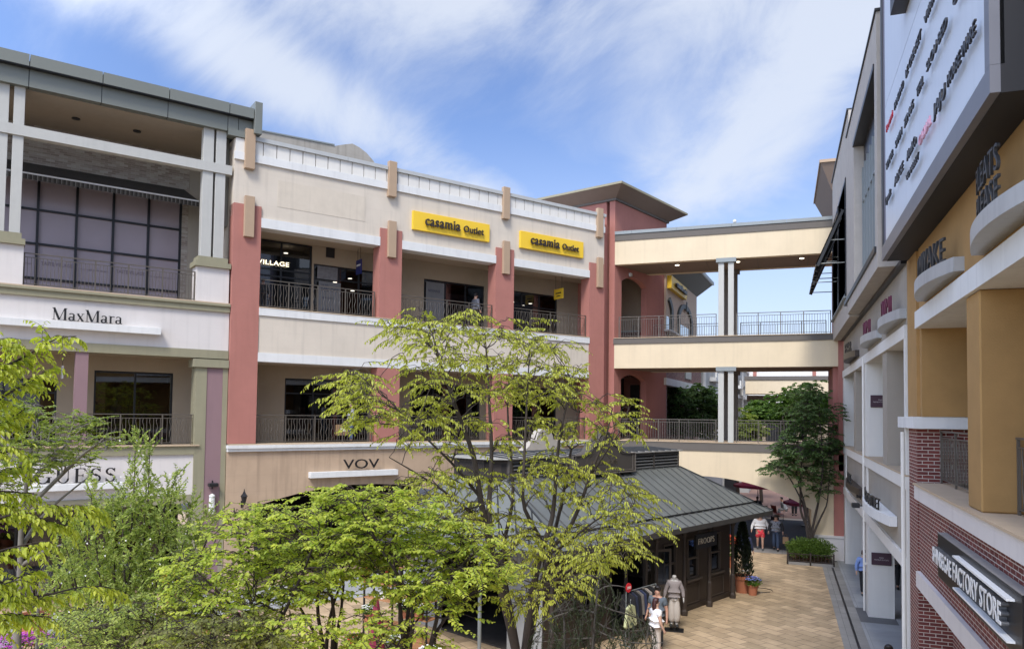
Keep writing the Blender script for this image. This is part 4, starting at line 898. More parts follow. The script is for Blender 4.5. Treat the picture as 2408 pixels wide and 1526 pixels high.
# ================================================================== kiosk
K = thing('kiosk', 'dark timber kiosk with a grey standing seam hipped roof and louvred lantern', 'kiosk', KF.w(0, 0), KF.rz)
WK = 7.1; LK = 12.0
e0 = [(0, 0), (LK, 0), (LK, WK), (0, WK), (-1.75, WK - 1.72), (-1.75, 1.72)]      # eave outline
s0 = [(.22, .5), (LK - .5, .5), (LK - .5, WK - .5), (.22, WK - .5), (-1.34, WK - 1.95), (-1.34, 1.95)]
c0 = [(.55, 2.42), (9.62, 2.42), (9.62, 4.7), (.55, 4.7), (.1, 4.2), (.1, 2.9)]
ZE, ZS, ZC = 3.0, 3.30, 4.53
mb = MB(); n6 = 6
def ring(P, z): return [(p[0], p[1], z) for p in P]
def shell(A, za, Bq, zb):
    m = MB()
    for i in range(6):
        j = (i + 1) % 6; m.add([(A[i][0], A[i][1], za), (A[j][0], A[j][1], za), (Bq[j][0], Bq[j][1], zb), (Bq[i][0], Bq[i][1], zb)], [(0, 1, 2, 3)])
    return m
lo = part('lower_roof', shell(e0, ZE, s0, ZS - .05), kroof, K)
up = part('upper_roof', shell([(p[0] * 1.0, p[1]) for p in s0], ZS + .02, c0, ZC), kroof, K)
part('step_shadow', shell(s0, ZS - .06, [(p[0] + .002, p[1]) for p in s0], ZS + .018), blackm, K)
def seams(A, za, Bq, zb, parent, sp=.44):
    m = MB()
    for i in range(6):
        j = (i + 1) % 6; a0 = Vector((*A[i], za)); a1 = Vector((*A[j], za)); b0 = Vector((*Bq[i], zb)); b1 = Vector((*Bq[j], zb))
        ex = (a1 - a0); L_ = ex.length; ex.normalize(); 
        d0 = (b0 - a0).dot(ex); d1 = (b1 - a0).dot(ex); up_ = (b0 - a0) - ex * d0
        k = int(L_ / sp)
        for q in range(1, k + 1):
            u = q * sp - .1
            if u < d0: f = u / d0 if d0 > 0 else 1
            elif u > d1: f = (L_ - u) / (L_ - d1) if L_ > d1 else 1
            else: f = 1
            f = max(0, min(1, f))
            if f < .04: continue
            p = a0 + ex * u; q_ = p + up_ * f; nrm = Vector((0, 0, .02))
            m.tube([p + nrm, q_ + nrm], .021, 4, cap=True)
        m.tube([a0 + Vector((0, 0, .02)), b0 + Vector((0, 0, .02))], .028, 5)
    return part('standing_seams', m, mat('seam metal', (.035, .037, .038), .55, metal=.2), parent)
seams(e0, ZE, s0, ZS - .05, lo); seams(s0, ZS + .02, c0, ZC, up)
f = MB()
for i in range(6):
    j = (i + 1) % 6; a, b = e0[i], e0[j]; f.add([(a[0], a[1], ZE - .16), (b[0], b[1], ZE - .16), (b[0], b[1], ZE - .002), (a[0], a[1], ZE - .002)], [(0, 1, 2, 3)])
f.add(ring(e0, ZE - .16), [(5, 4, 3, 2, 1, 0)]); part('fascia', f, mat('dark fascia', (.06, .055, .05), .6, var=.3, vscale=6), K)
# lantern with louvres
part('lantern_base', MB().prism([(p[0] * 1.0, p[1]) for p in c0], ZC - .02, ZC + .05, axis='z'), kroof, K)
c1 = [(p[0] + (.1 if p[0] < 5 else -.15), p[1] + (.08 if p[1] < 3.5 else -.08)) for p in c0]
part('lantern_body', MB().prism(c1, ZC + .05, 5.10, axis='z'), mat('dark louvre back', (.012, .012, .012), .8), K)
mb = MB(); fr = MB()
for (xa, xb) in ((.62, 2.05), (2.05, 3.1), (6.4, 7.85), (7.85, 9.45)):
    for k in range(5): z_ = ZC + .09 + k * .105; mb.add([(xa, 2.40, z_), (xb, 2.40, z_), (xb, 2.50, z_ + .06), (xa, 2.50, z_ + .06), (xa, 2.40, z_ - .02), (xb, 2.40, z_ - .02)], [(0, 1, 2, 3), (4, 5, 1, 0)])
    fr.box(xa - .03, xa + .03, 2.38, 2.5, ZC + .05, 5.1); fr.box(xb - .03, xb + .03, 2.382, 2.5, ZC + .05, 5.1)
fr.box(.6, 9.47, 2.39, 2.5, 5.06, 5.12)
part('louvres', mb, mat('grey louvre', (.17, .17, .165), .5, metal=.3), K); part('lantern_frame', fr, mat('brown grey timber', (.075, .065, .055), .6), K)
part('end_panelling', MB().add([(.19, 2.94, ZC + .05), (.62, 2.42, ZC + .05), (.62, 2.42, 5.1), (.19, 2.94, 5.1)], [(0, 3, 2, 1)]).add([(.17, 4.2, ZC + .05), (.17, 2.94, ZC + .05), (.17, 2.94, 5.1), (.17, 4.2, 5.1)], [(0, 3, 2, 1)]), brick_mat('ribbed dark timber', (.035, .027, .022), (.03, .024, .02), (.012, .01, .009), .12, 5, .01), K)
mb = MB(); mb.prism([(p[0] + (-.08 if p[0] < 5 else .08), p[1] + (-.08 if p[1] < 3.5 else .08)) for p in c0], 5.12, 5.16, axis='z')
part('lantern_roof', mb, mat('pale zinc', (.50, .49, .45), .45, metal=.3, var=.35, vscale=3), K)  # paler metal than the rest of the kiosk roof
mb = MB()
for i in range(22): x_ = .5 + i * .42; mb.tube([(x_, 2.36, 5.17), (x_, 3.55, 5.24)], .02, 4).tube([(x_, 3.55, 5.24), (x_, 4.76, 5.17)], .02, 4)
part('lantern_roof_seams', mb, mat('seam metal', (.035, .037, .038), .55, metal=.2), K)
# curved pediments
def pediment(y0, th, m, label):
    xl, xr, c = 3.08, 6.45, 4.77; o = [(xl, 4.53), (xr, 4.53), (xr, 5.16), (xr - .35, 5.16)]
    for i in range(7): t_ = radians(-90 - 90 * i / 6); o.append((xr - .35 + .0 + .62 * cos(t_) * 1.0, 5.50 + .34 * sin(t_)))      # concave sweep
    o.append((xr - 1.05, 5.5))
    for i in range(11): t_ = radians(180 * i / 10); o.append((c + .42 * cos(t_), 5.54 + .36 * sin(t_)))
    o.append((xl + 1.05, 5.5))
    for i in range(7): t_ = radians(0 - 90 * i / 6); o.append((xl + .35 + .62 * cos(t_), 5.50 + .34 * sin(t_)))
    o += [(xl + .35, 5.16), (xl, 5.16)]
    q = part('pediment', MB().prism(o, y0, y0 + th), m, K, label); return q, o
brg = mat('brown grey timber', (.075, .065, .055), .6)
q, o = pediment(2.20, .28, brg, 'curved brown pediment facing the court')
mb = MB()
def inset(o, k): 
    cx_ = 4.77; return [(cx_ + (p[0] - cx_) * (1 - k), 5.0 + (p[1] - 5.0) * (1 - k * 1.6)) for p in o]
for k, r_ in ((.03, .03), (.11, .018)):
    oo = inset(o, k); mb.tube([(p[0], 2.19, p[1]) for p in oo] + [(oo[0][0], 2.19, oo[0][1])], r_, 5)
mb.tube([(4.77 + .2 * cos(radians(a)), 2.19, 5.55 + .17 * sin(radians(a))) for a in range(0, 190, 15)], .02, 5)
part('moulding', mb, mat('moulding timber', (.11, .095, .08), .55), q)
letters('lettering', 'PREMIUM OUTLETS', (4.05, 2.185, 4.84), 0, 1.35, .12, .02, mat('bronze print', (.10, .08, .05), .5), q)
pediment(4.72, .28, mat('pale stone pediment', (.42, .38, .33), .8, var=.1), 'pale curved pediment on the far side of the lantern')
# timber walls, posts and sash windows
yw = .95
holes = [(1.98, 2.78, 1.02, 2.3), (3.42, 5.2, .05, 2.35), (6.15, 6.92, 1.02, 2.32), (7.6, 8.32, 1.02, 2.34), (9.08, 9.86, 1.02, 2.36)]
wall_with_holes(K, 'front_wall', .4, 10.45, 0, 2.86, yw, .12, holes, kwood)
part('end_wall', MB().box(10.45, 10.57, yw, WK - yw, 0, 2.86), kwood, K)
part('back_wall', MB().box(.4, 10.45, WK - yw, WK - yw + .1, 0, 2.86), kwood, K)
part('kiosk_floor', MB().box(.4, 10.45, yw + .12, WK - yw, 0, .05), dkroom, K); part('kiosk_ceiling', MB().box(.4, 10.45, yw + .12, WK - yw, 2.7, 2.8), dkroom, K)
for a, b, z0, z1 in holes:
    if z0 < .5: continue
    f = MB().box(a, a + .06, yw - .03, yw + .1, z0, z1).box(b - .06, b, yw - .03, yw + .1, z0, z1).box(a, b, yw - .028, yw + .1, z1 - .06, z1).box(a, b, yw - .032, yw + .1, z0, z0 + .06).box(a + .06, b - .06, yw - .02, yw + .08, (z0 + z1) / 2 - .03, (z0 + z1) / 2 + .03)
    f.box(a + .16, a + .18, yw + .0, yw + .05, z0, (z0 + z1) / 2)
    w = part('sash_window', f, mat('light brown sash', (.075, .06, .048), .5), K)
    part('pane', MB().add([(a + .06, yw + .04, z0 + .06), (b - .06, yw + .04, z0 + .06), (b - .06, yw + .04, z1 - .06), (a + .06, yw + .04, z1 - .06)], [(0, 1, 2, 3)]), glassb, w)
    part('sill', MB().box(a - .12, b + .12, yw - .12, yw, z0 - .07, z0 - .005), mat('light brown sash', (.075, .06, .048), .5), w)
    part('display', MB().box(a + .15, b - .15, yw + .5, yw + .55, z0 + .1, z0 + .9), mat('window display', (.20, .22, .27), .7, var=.9, vscale=5), w)
mb = MB()
for a, b in ((.6, 1.8), (1.95, 3.3), (5.5, 6.9), (7.25, 8.5), (8.95, 10.2)):
    for (u0, v0, u1, v1) in ((a + .12, .22, b - .12, .22), (a + .12, .82, b - .12, .82), (a + .12, .22, a + .12, .82), (b - .12, .22, b - .12, .82)): mb.box(min(u0, u1) - .012, max(u0, u1) + .012, yw - .02, yw, min(v0, v1) - .012, max(v0, v1) + .012)
part('panel_mouldings', mb, mat('light brown sash', (.075, .06, .048), .5), K)
part('base_board', MB().box(.4, 10.5, yw - .05, yw, 0, .16), kwood, K)
for x_ in (.5, 2.15, 3.8, 5.42, 7.06, 8.68, 10.33):
    part('post', MB().lathe([(.11, 0), (.11, .14), (.085, .2), (.085, .8), (.06, .86), (.055, 2.5), (.085, 2.56), (.085, 2.66), (.04, 2.7), (.04, 2.84)], (x_, .72, 0), 12), kwood, K)
    part('scroll_bracket', MB().tube([(x_ + .06, .72, 2.5), (x_ + .2, .72, 2.56), (x_ + .28, .72, 2.68), (x_ + .2, .72, 2.76), (x_ + .15, .72, 2.7)], .012, 5), kwood, K)
# open door leaf
dl = part('door_leaf', MB().box(0, .07, 0, .04, .1, 2.28).box(.85, .92, 0, .04, .1, 2.28).box(.07, .85, 0, .04, 2.2, 2.28).box(.07, .85, 0, .04, .1, .3).box(.07, .85, .002, .038, 1.15, 1.2), mat('light brown sash', (.075, .06, .048), .5), K)
dl.location = (5.15, yw - .02, 0); dl.rotation_euler = (0, 0, radians(-25))
part('pane', MB().add([(.07, .02, .3), (.85, .02, .3), (.85, .02, 2.2), (.07, .02, 2.2)], [(0, 1, 2, 3)]), glass, dl)
t = thing('hanging_sign', 'black FROOPS sign hanging under the kiosk eave', 'sign', KF.w(7.2, .42, 2.12), KF.rz)
part('board', MB().box(0, 1.35, -.04, .04, 0, .46), blackm, t); part('hanger', MB().box(.2, .22, -.01, .01, .46, .74).box(1.1, 1.12, -.01, .01, .46, .74), blackm, t)
letters('lettering', 'FROOPS', (.14, -.06, .14), 0, 1.02, .19, .015, mat('pale gold letter', (.62, .56, .44), .4), t, weight=-.012, space=1.1)
# the flower shop end of the kiosk
part('end_post', MB().lathe([(.05, 0), (.05, 2.86)], (-.75, 2.1, 0), 10), greymet, K); part('end_post', MB().lathe([(.06, 0), (.06, 2.86)], (-.9, 5.2, 0), 10), kwood, K)
for y0_, y1_ in ((yw, 2.2), (4.9, WK - yw)): part('side_panel', MB().box(.38, .42, y0_, y1_, 0, 2.86), mat('pale interior panel', (.3, .3, .29), .7), K)
# ================================================================== foliage tools
RNG = np.random.default_rng(11)
def leaf_mesh(name, P, D, Nn, ln, wd, shape='oval', fold=.25):
    """P base points, D leaf directions, Nn leaf normals (arrays n x 3), ln / wd lengths and widths (arrays)"""
    n = len(P); D = D / (np.linalg.norm(D, axis=1, keepdims=True) + 1e-9)
    Sd = np.cross(D, Nn); Sd /= (np.linalg.norm(Sd, axis=1, keepdims=True) + 1e-9); Nn = np.cross(Sd, D)
    ln = ln[:, None]; wd = wd[:, None]
    if shape == 'oval':      # base, two per side, tip, folded along the midrib: 6 verts, 2 quads
        V = np.stack([P, P + D * ln * .30 + Sd * wd * .5 + Nn * wd * fold, P + D * ln * .68 + Sd * wd * .36 + Nn * wd * fold * .6, P + D * ln - Nn * ln * .10,
                      P + D * ln * .68 - Sd * wd * .36 + Nn * wd * fold * .6, P + D * ln * .30 - Sd * wd * .5 + Nn * wd * fold], 1)
        F = np.array([[0, 1, 2, 3], [0, 3, 4, 5]]); k = 6
    else:                    # simple rhomb for small leaves
        V = np.stack([P, P + D * ln * .45 + Sd * wd * .5, P + D * ln, P + D * ln * .45 - Sd * wd * .5], 1); F = np.array([[0, 1, 2, 3]]); k = 4
    V = V.reshape(-1, 3); idx = (np.arange(n)[:, None, None] * k + F[None]).reshape(-1)
    me = bpy.data.meshes.new(name); me.vertices.add(len(V)); me.vertices.foreach_set('co', V.astype(np.float32).ravel())
    nf = n * len(F); me.loops.add(nf * 4); me.loops.foreach_set('vertex_index', idx.astype(np.int32))
    me.polygons.add(nf); me.polygons.foreach_set('loop_start', np.arange(nf, dtype=np.int32) * 4)
    me.update(calc_edges=True); return me
def rvec(n, s=1.0): return RNG.normal(0, s, (n, 3))
def inpoly(x, y, poly):
    c = False; j = len(poly) - 1
    for i in range(len(poly)):
        if (poly[i][1] > y) != (poly[j][1] > y) and x < (poly[j][0] - poly[i][0]) * (y - poly[i][1]) / (poly[j][1] - poly[i][1]) + poly[i][0]: c = not c
        j = i
    return c
def sample_poly(poly, n, gap=0):
    xs = [p[0] for p in poly]; ys = [p[1] for p in poly]; out = []; tries = 0
    while len(out) < n and tries < n * 60:
        tries += 1; x = random.uniform(min(xs), max(xs)); y = random.uniform(min(ys), max(ys))
        if inpoly(x, y, poly) and all((x - a) ** 2 + (y - b) ** 2 > gap * gap for a, b in out): out.append((x, y))
    return out

class Tree:
    """a tree grown from limbs (polylines with radii) and leafy sprays round given points; everything in true 3-D"""
    def __init__(s, name, label, base, bark, leafm, cat='tree', group=None):
        s.t = thing(name, label, cat, tuple(base), 0, group); s.o = Vector(base); s.bark = bark; s.lm = leafm
        s.wood = MB(); s.nodes = []; s.P = []; s.D = []; s.N = []; s.L = []; s.Wd = []
    def limb(s, pts, r0, r1, n=7, jit=0.0):
        pts = [Vector(p) for p in pts]; q = []
        for a, b in zip(pts, pts[1:]):
            k = max(2, int((b - a).length / .25))
            for i in range(k): q.append(a.lerp(b, i / k))
        q.append(pts[-1])
        for i in range(1, len(q) - 1):
            q[i] = q[i] + Vector([random.gauss(0, jit) for _ in range(3)])
        for _ in range(2):
            for i in range(1, len(q) - 1): q[i] = q[i] * .5 + (q[i - 1] + q[i + 1]) * .25
        rs = [r0 + (r1 - r0) * i / (len(q) - 1) for i in range(len(q))]
        s.wood.tube([p - s.o for p in q], rs, n, cap=False)
        for p, r in zip(q, rs): s.nodes.append((p, r))
    def nearest(s, p, below=.2, rmin=.0):
        best = None
        for q, r in s.nodes:
            if r < rmin: continue
            d = (q - p).length + (1.2 * max(0, q.z - p.z + below))
            if best is None or d < best[0]: best = (d, q, r)
        return best[1], best[2]
    def branch_to(s, p, r1=.006, sag=.12, jit=.02, rmin=.012):
        q, r = s.nearest(p, rmin=rmin); d = (p - q).length
        mid = q.lerp(p, .5) + Vector((0, 0, sag * d))
        k = max(4, int(d / .12)); pts = []
        for i in range(k + 1):
            t = i / k; a = q.lerp(mid, t); b = mid.lerp(p, t); pts.append(a.lerp(b, t) + Vector([random.gauss(0, jit * (0 < i < k)) for _ in range(3)]))
        r0 = min(r * .7, .010 + d * .011); rs = [r0 + (r1 - r0) * i / k for i in range(k + 1)]
        s.wood.tube([x - s.o for x in pts], rs, 5, cap=False)
        for x, rr in zip(pts[1:], rs[1:]): s.nodes.append((x, rr))
        return (pts[-1] - pts[-3]).normalized()
    def spray(s, c, d, ln, nleaf, lsize, lw, droop=.9, spread=.6, pend=1.0, twig=.003, flat=0.0, up=0.0):
        """a leafy twig from c along d; pend = how much the leaves hang, flat = leaves lie flat, up = leaves point up the twig"""
        k = 7; pts = [c]; dd = Vector(d)
        for i in range(k):
            dd = (dd + Vector((0, 0, -droop * .16)) + Vector([random.gauss(0, .07) for _ in range(3)])).normalized(); pts.append(pts[-1] + dd * ln / k)
        s.wood.tube([x - s.o for x in pts], [twig * 1.6 * (1 - .6 * i / k) for i in range(k + 1)], 3, cap=False)
        side = 1
        for i in range(nleaf):
            u = (i + .3 + random.random() * .6) / nleaf * k; j = min(k - 1, int(u)); p = pts[j].lerp(pts[j + 1], u - j); ax = (pts[j + 1] - pts[j]).normalized()
            lat = ax.cross(Vector((0, 0, 1)));
            lat = lat.normalized() if lat.length > .1 else Vector((1, 0, 0))
            side = -side; a = random.uniform(.5, 1.0)
            D = ax * (.55 + up) + lat * side * a * spread * 1.6 + Vector((0, 0, -pend * random.uniform(.5, 1.3))) + Vector([random.gauss(0, .22) for _ in range(3)])
            Nn = Vector((0, 0, 1)) * (1 + flat) + Vector([random.gauss(0, .45 / (1 + flat)) for _ in range(3)]) + lat * side * (.2)
            f = random.uniform(.5, 1.2) * (1 if u < k * .75 else .72)
            s.P.append(p - s.o); s.D.append(D); s.N.append(Nn); s.L.append(lsize * f); s.Wd.append(lw * f * random.uniform(.85, 1.15))
    def cluster(s, c, rx, rz, ns, ln, nleaf, lsize, lw, rmin=.01, **k):
        """several sprays round a point, joined to the nearest limb"""
        d0 = s.branch_to(c, rmin=rmin); node = c
        out = Vector((d0.x, d0.y, 0)); out = out.normalized() if out.length > .05 else Vector((1, 0, 0))
        for i in range(ns):
            a = random.gauss(0, 1.0); h = Vector((out.x * cos(a) - out.y * sin(a), out.x * sin(a) + out.y * cos(a), random.uniform(-.15, .45)))
            st = c + Vector((random.uniform(-rx, rx), random.uniform(-rx, rx), random.uniform(-rz, rz)))
            s.wood.tube([node - s.o, (node.lerp(st, .5) + Vector((0, 0, .04))) - s.o, st - s.o], [.005, .004, .003], 3, cap=False)
            s.spray(st, h.normalized(), ln * random.uniform(.6, 1.2), nleaf, lsize, lw, **k)
    def finish(s, leafname='foliage', shape='oval', fold=.25, woodname='trunk'):
        s.wood.smooth = True
        part(woodname, s.wood, s.bark, s.t)
        if s.P:
            me = leaf_mesh(leafname, np.array(s.P), np.array(s.D), np.array(s.N), np.array(s.L), np.array(s.Wd), shape, fold); link(leafname, me, s.lm, s.t)
        return s.t
def rebase(p, z=0.0): return Vector((p.x, p.y, z))

bark = mat('grey brown bark', (.06, .046, .038), .9, var=.35, vscale=14, bump=.5, bscale=30)
barkd = mat('dark twig bark', (.05, .035, .028), .9, var=.3, vscale=12)
lf_lime = mat('lime leaf', (.56, .60, .11), .5, leaf=True, col2=(.25, .34, .05))
lf_zel = mat('yellow green leaf', (.57, .60, .10), .5, leaf=True, col2=(.31, .33, .048))
lf_near = mat('fresh yellow leaf', (.54, .58, .085), .5, leaf=True, col2=(.31, .38, .045))
lf_map = mat('maple leaf green', (.33, .40, .08), .5, leaf=True, col2=(.14, .20, .035))
lf_app = mat('apple leaf', (.44, .50, .13), .5, leaf=True, col2=(.17, .24, .05))
lf_dark = mat('deep green leaf', (.13, .21, .065), .5, leaf=True, col2=(.035, .08, .02))
lf_mid = mat('mid green leaf', (.17, .28, .05), .5, leaf=True, col2=(.05, .11, .018))
lf_con = mat('dull conifer green', (.05, .07, .022), .8, leaf=True, col2=(.018, .028, .010))
petal_w = mat('white petal', (.8, .78, .74), .6)

# ------------------------------------------------------------------ the tall tree in the middle
dT = 11.5
A_ = lambda x, y, d=0: at(x, y, dT + d)
base = rebase(A_(1228, 1526), 0)
Z = Tree('zelkova_tree', 'tall many stemmed yellow green tree standing in front of the kiosk', base, bark, lf_zel)
root = A_(1228, 1600)
Z.limb([base + Vector((0, 0, -.1)), base.lerp(root, .5), root], 0.142, 0.128, 10)
Z.limb([root, A_(1190, 1430, -.2), A_(1165, 1330, -.3), A_(1140, 1230, -.4), A_(1122, 1130, -.4), A_(1118, 1080, -.5), A_(1090, 1000, -.6), A_(1058, 920, -.8), A_(1038, 850, -.9), A_(1018, 790, -1)], 0.077, 0.011, 9, .012)
Z.limb([A_(1146, 1240, -.4), A_(1152, 1120, -.2), A_(1160, 1010, 0), A_(1150, 940, .2), A_(1146, 860, .3), A_(1140, 780, .3)], 0.045, 0.009, 8, .012)
Z.limb([root, A_(1250, 1400), A_(1268, 1300, .1), A_(1283, 1262, .2), A_(1300, 1225, .3), A_(1308, 1130, .4), A_(1312, 1030, .5), A_(1330, 960, .6), A_(1345, 895, .6)], 0.071, 0.011, 9, .012)
Z.limb([A_(1275, 1275, .1), A_(1240, 1215, -.2), A_(1226, 1180, -.3), A_(1232, 1080, -.3), A_(1232, 1000, -.2), A_(1240, 900, -.1), A_(1246, 820, 0)], 0.035, 0.008, 8, .014)
Z.limb([root, A_(1262, 1420, .4), A_(1290, 1290, .6), A_(1320, 1200, .8), A_(1332, 1100, .9), A_(1352, 1010, 1), A_(1368, 930, 1)], 0.059, 0.009, 8, .012)
Z.limb([A_(1295, 1290, .6), A_(1350, 1240, .5), A_(1382, 1140, .4), A_(1400, 1075, .3), A_(1432, 1020, .2), A_(1440, 960, .1)], 0.038, 0.008, 8, .012)
Z.limb([root, A_(1200, 1420, .3), A_(1176, 1300, .4), A_(1212, 1185, .3), A_(1200, 1060, .6), A_(1188, 960, .8), A_(1200, 830, 1)], 0.054, 0.008, 8, .012)
Z.limb([A_(1130, 1170, -.4), A_(1062, 1085, -.7), A_(1010, 1040, -.9), A_(935, 965, -1.2), A_(880, 905, -1.3)], 0.026, 0.006, 7, .015)
Z.limb([A_(1140, 1235, -.4), A_(1045, 1150, -.9), A_(965, 1105, -1.2), A_(915, 1075, -1.4)], 0.024, 0.006, 7, .015)
Z.limb([A_(1390, 1115, .4), A_(1440, 1040, -.1), A_(1468, 1000, -.3)], 0.018, 0.006, 6, .012)
Z.limb([A_(1296, 1300, .5), A_(1370, 1250, -.2), A_(1430, 1195, -.6), A_(1490, 1190, -.8)], 0.021, 0.006, 6, .015)
Z.limb([A_(1250, 1400), A_(1310, 1360, -.6), A_(1390, 1300, -.9), A_(1450, 1290, -1)], 0.021, 0.006, 6, .015)
Z.limb([A_(1195, 1440, -.2), A_(1235, 1395, -.7), A_(1300, 1375, -1)], 0.018, 0.006, 6, .015)
cl = [(1000, 750, -.8), (975, 800, -1), (1020, 770, -1), (1098, 742, -.2), (1135, 790, .2), (1180, 790, .3), (1228, 778, .4), (1258, 800, .2), (1300, 820, .5), (1060, 800, -.7), (950, 770, -1.1), (1095, 850, -.5), (1200, 850, .5), (1260, 860, .4), (1310, 870, .6), (1345, 885, .6),
      (835, 885, -1.5), (870, 900, -1.4), (845, 935, -1.4), (890, 950, -1.3), (930, 975, -1.2), (880, 990, -1.3), (825, 920, -1.6), (960, 1010, -1), (1000, 900, -.8), (1050, 940, -.7), (1100, 920, -.4), (1175, 925, .4), (1230, 930, 0), (1010, 980, -.9),
      (1290, 930, .6), (1350, 935, .7), (1400, 950, .6), (1440, 975, .1), (1465, 1015, -.3), (1400, 1010, .3), (1330, 1000, .6), (1260, 1000, 0), (1120, 1000, -.3), (1185, 1040, .3), (1060, 1040, -.8), (1000, 1110, -1.0),
      (1050, 1130, -.8), (1030, 1175, -1), (1120, 1110, -.5), (1100, 1190, -.6), (1180, 1130, 0), (1160, 1210, -.3), (1260, 1095, .1), (1310, 1085, .2), (1400, 1105, .3), (1370, 1160, .2), (1440, 1130, -.2), (1480, 1165, -.6), (1500, 1215, -.8), (1430, 1210, -.5),
      (1260, 1160, 0), (1340, 1110, .5), (1380, 1245, -.2), (1455, 1275, -.9), (1490, 1300, -1), (1420, 1320, -.9), (1360, 1320, -.8), (1480, 1245, -.7), (1320, 1270, -.1), (1240, 1270, -.3), (1290, 1330, -.5), (1220, 1330, -.5), (1330, 1385, -1), (1270, 1400, -.8), (1230, 1420, -.7), (1380, 1290, -.7), (1240, 1235, -.3),
      (960, 1135, -1.2), (1070, 1215, -.8), (1130, 1270, -.5), (1180, 1290, -.2), (1210, 900, .5), (1140, 850, .2), (1030, 850, -.8)]
for x, y, d in cl:
    Z.cluster(A_(x, y, d + random.uniform(-.35, .35)), .22, .11, 5, .46, 20, .074, .031, droop=.8, pend=1.1, spread=.55, rmin=.009)
    for k in range(4):
        Z.cluster(A_(x + random.gauss(0, 24), y + random.gauss(0, 16), d + random.uniform(-1.0, 1.0)), .18, .10, 3, .40, 18, .064, .027, droop=.8, pend=1.1, spread=.55, rmin=.006)
Z.finish()

# ------------------------------------------------------------------ near branches entering from the left
dN = 5.2
B_ = lambda x, y, d=0: at(x, y, dN + d)
base = rebase(B_(-330, 1526), 0)
Q = Tree('cherry_tree', 'fresh yellow green tree reaching in at the left edge close to the camera', base, barkd, lf_near)
Q.limb([base, B_(-300, 1500), B_(-260, 1250), B_(-200, 1000), B_(-160, 850)], .12, .035, 8, .01)
for pts in ([(-225, 1120), (-120, 960), (-20, 870), (70, 835), (130, 790), (180, 790)], [(-235, 1150), (-120, 1080), (0, 1000), (60, 960)], [(-250, 1200), (-130, 1160), (-20, 1110), (60, 1095)],
            [(-255, 1260), (-110, 1250), (0, 1220), (110, 1185), (220, 1190), (245, 1215)], [(-260, 1300), (-100, 1340), (20, 1290), (110, 1270)], [(-270, 1400), (-110, 1430), (20, 1412), (130, 1400), (210, 1375), (280, 1385)], [(-270, 1460), (-100, 1500), (0, 1460), (50, 1450)], [(-240, 1180), (-100, 1130), (0, 1155), (80, 1160)], [(-215, 1050), (-100, 900), (0, 850), (40, 880)], [(-230, 1100), (-100, 1010), (0, 930), (70, 900), (110, 870)], [(-255, 1250), (-100, 1200), (10, 1180), (90, 1220), (170, 1240)], [(-265, 1330), (-110, 1380), (20, 1370), (90, 1340)], [(-250, 1230), (-60, 1060), (30, 1050), (70, 1075)], [(-260, 1350), (-100, 1470), (20, 1440), (120, 1450)], [(-215, 1000), (-90, 840), (0, 800), (60, 815)]):
    p3_ = [B_(x, y, random.uniform(-.12, .12) + .2 * i) for i, (x, y) in enumerate(pts)]
    Q.limb(p3_, .016, .003, 6, .01)
    m_ = []
    for a, b in zip(p3_, p3_[1:]):
        k = max(1, int((b - a).length / .055))
        for i in range(k): m_.append((a.lerp(b, i / k), (b - a).normalized()))
    for i, (p, ax) in enumerate(m_):
        vx = PCX + F_PX * (p - CAM0).dot(CR) / (p - CAM0).dot(_f)
        if vx < -90: continue
        for _ in range(2): Q.spray(p, (ax + Vector([random.gauss(0, .5), random.gauss(0, .5), random.uniform(-.15, .3)])).normalized(), random.uniform(.14, .30), 12, .064, .027, droop=1.1, pend=1.0, spread=.7, twig=.0016)
Q.finish()

# ------------------------------------------------------------------ maple and apple at the left
C_ = lambda x, y, d=0: at(x, y, 11.0 + d)
base = rebase(C_(48, 1526), 0)
M_ = Tree('maple_tree', 'slim pale trunked maple with fine green leaves at the left edge', base, mat('pale grey bark', (.20, .18, .15), .9, var=.3, vscale=10), lf_map)
M_.limb([base, C_(42, 1500), C_(45, 1300), C_(58, 1190), C_(70, 1090), C_(80, 990)], .10, .018, 8, .012)
for pts in ([(48, 1290), (90, 1220), (150, 1160), (210, 1120)], [(58, 1200), (110, 1150), (180, 1080), (245, 1030)], [(65, 1140), (120, 1080), (190, 1010)], [(70, 1110), (30, 1060), (0, 1020)], [(50, 1240), (0, 1190), (-40, 1150)], [(48, 1330), (110, 1290), (150, 1280)]):
    M_.limb([C_(x, y, i * random.uniform(-.35, .35)) for i, (x, y) in enumerate(pts)], .035, .007, 6, .015)
for x, y in sample_poly([(-30, 980), (60, 950), (140, 985), (240, 975), (262, 1035), (235, 1085), (150, 1095), (70, 1100), (40, 1160), (-30, 1170)], 58, 13):
    M_.cluster(C_(x, y, random.uniform(-.9, .9)), .16, .08, 10, .22, 18, .044, .040, droop=.2, pend=.35, spread=.8, flat=.6, rmin=.006)
M_.finish()
C2 = lambda x, y, d=0: at(x, y, 10.0 + d)
base = rebase(C2(300, 1526), 0)
Ap = Tree('apple_tree', 'dense upright blossoming apple shrub with small white flowers below the pale wall', base, barkd, lf_app)
tips = [(318, 1030, .0), (352, 1040, .3), (408, 1115, .2), (214, 1140, -.2), (262, 1190, .1), (452, 1180, .3), (150, 1250, -.3), (470, 1230, .2), (385, 1160, 0), (290, 1150, -.2), (240, 1200, .3), (180, 1230, 0), (430, 1260, -.2), (130, 1330, 0), (110, 1400, 0), (340, 1180, .2), (500, 1200, .3)]
fl = MB()
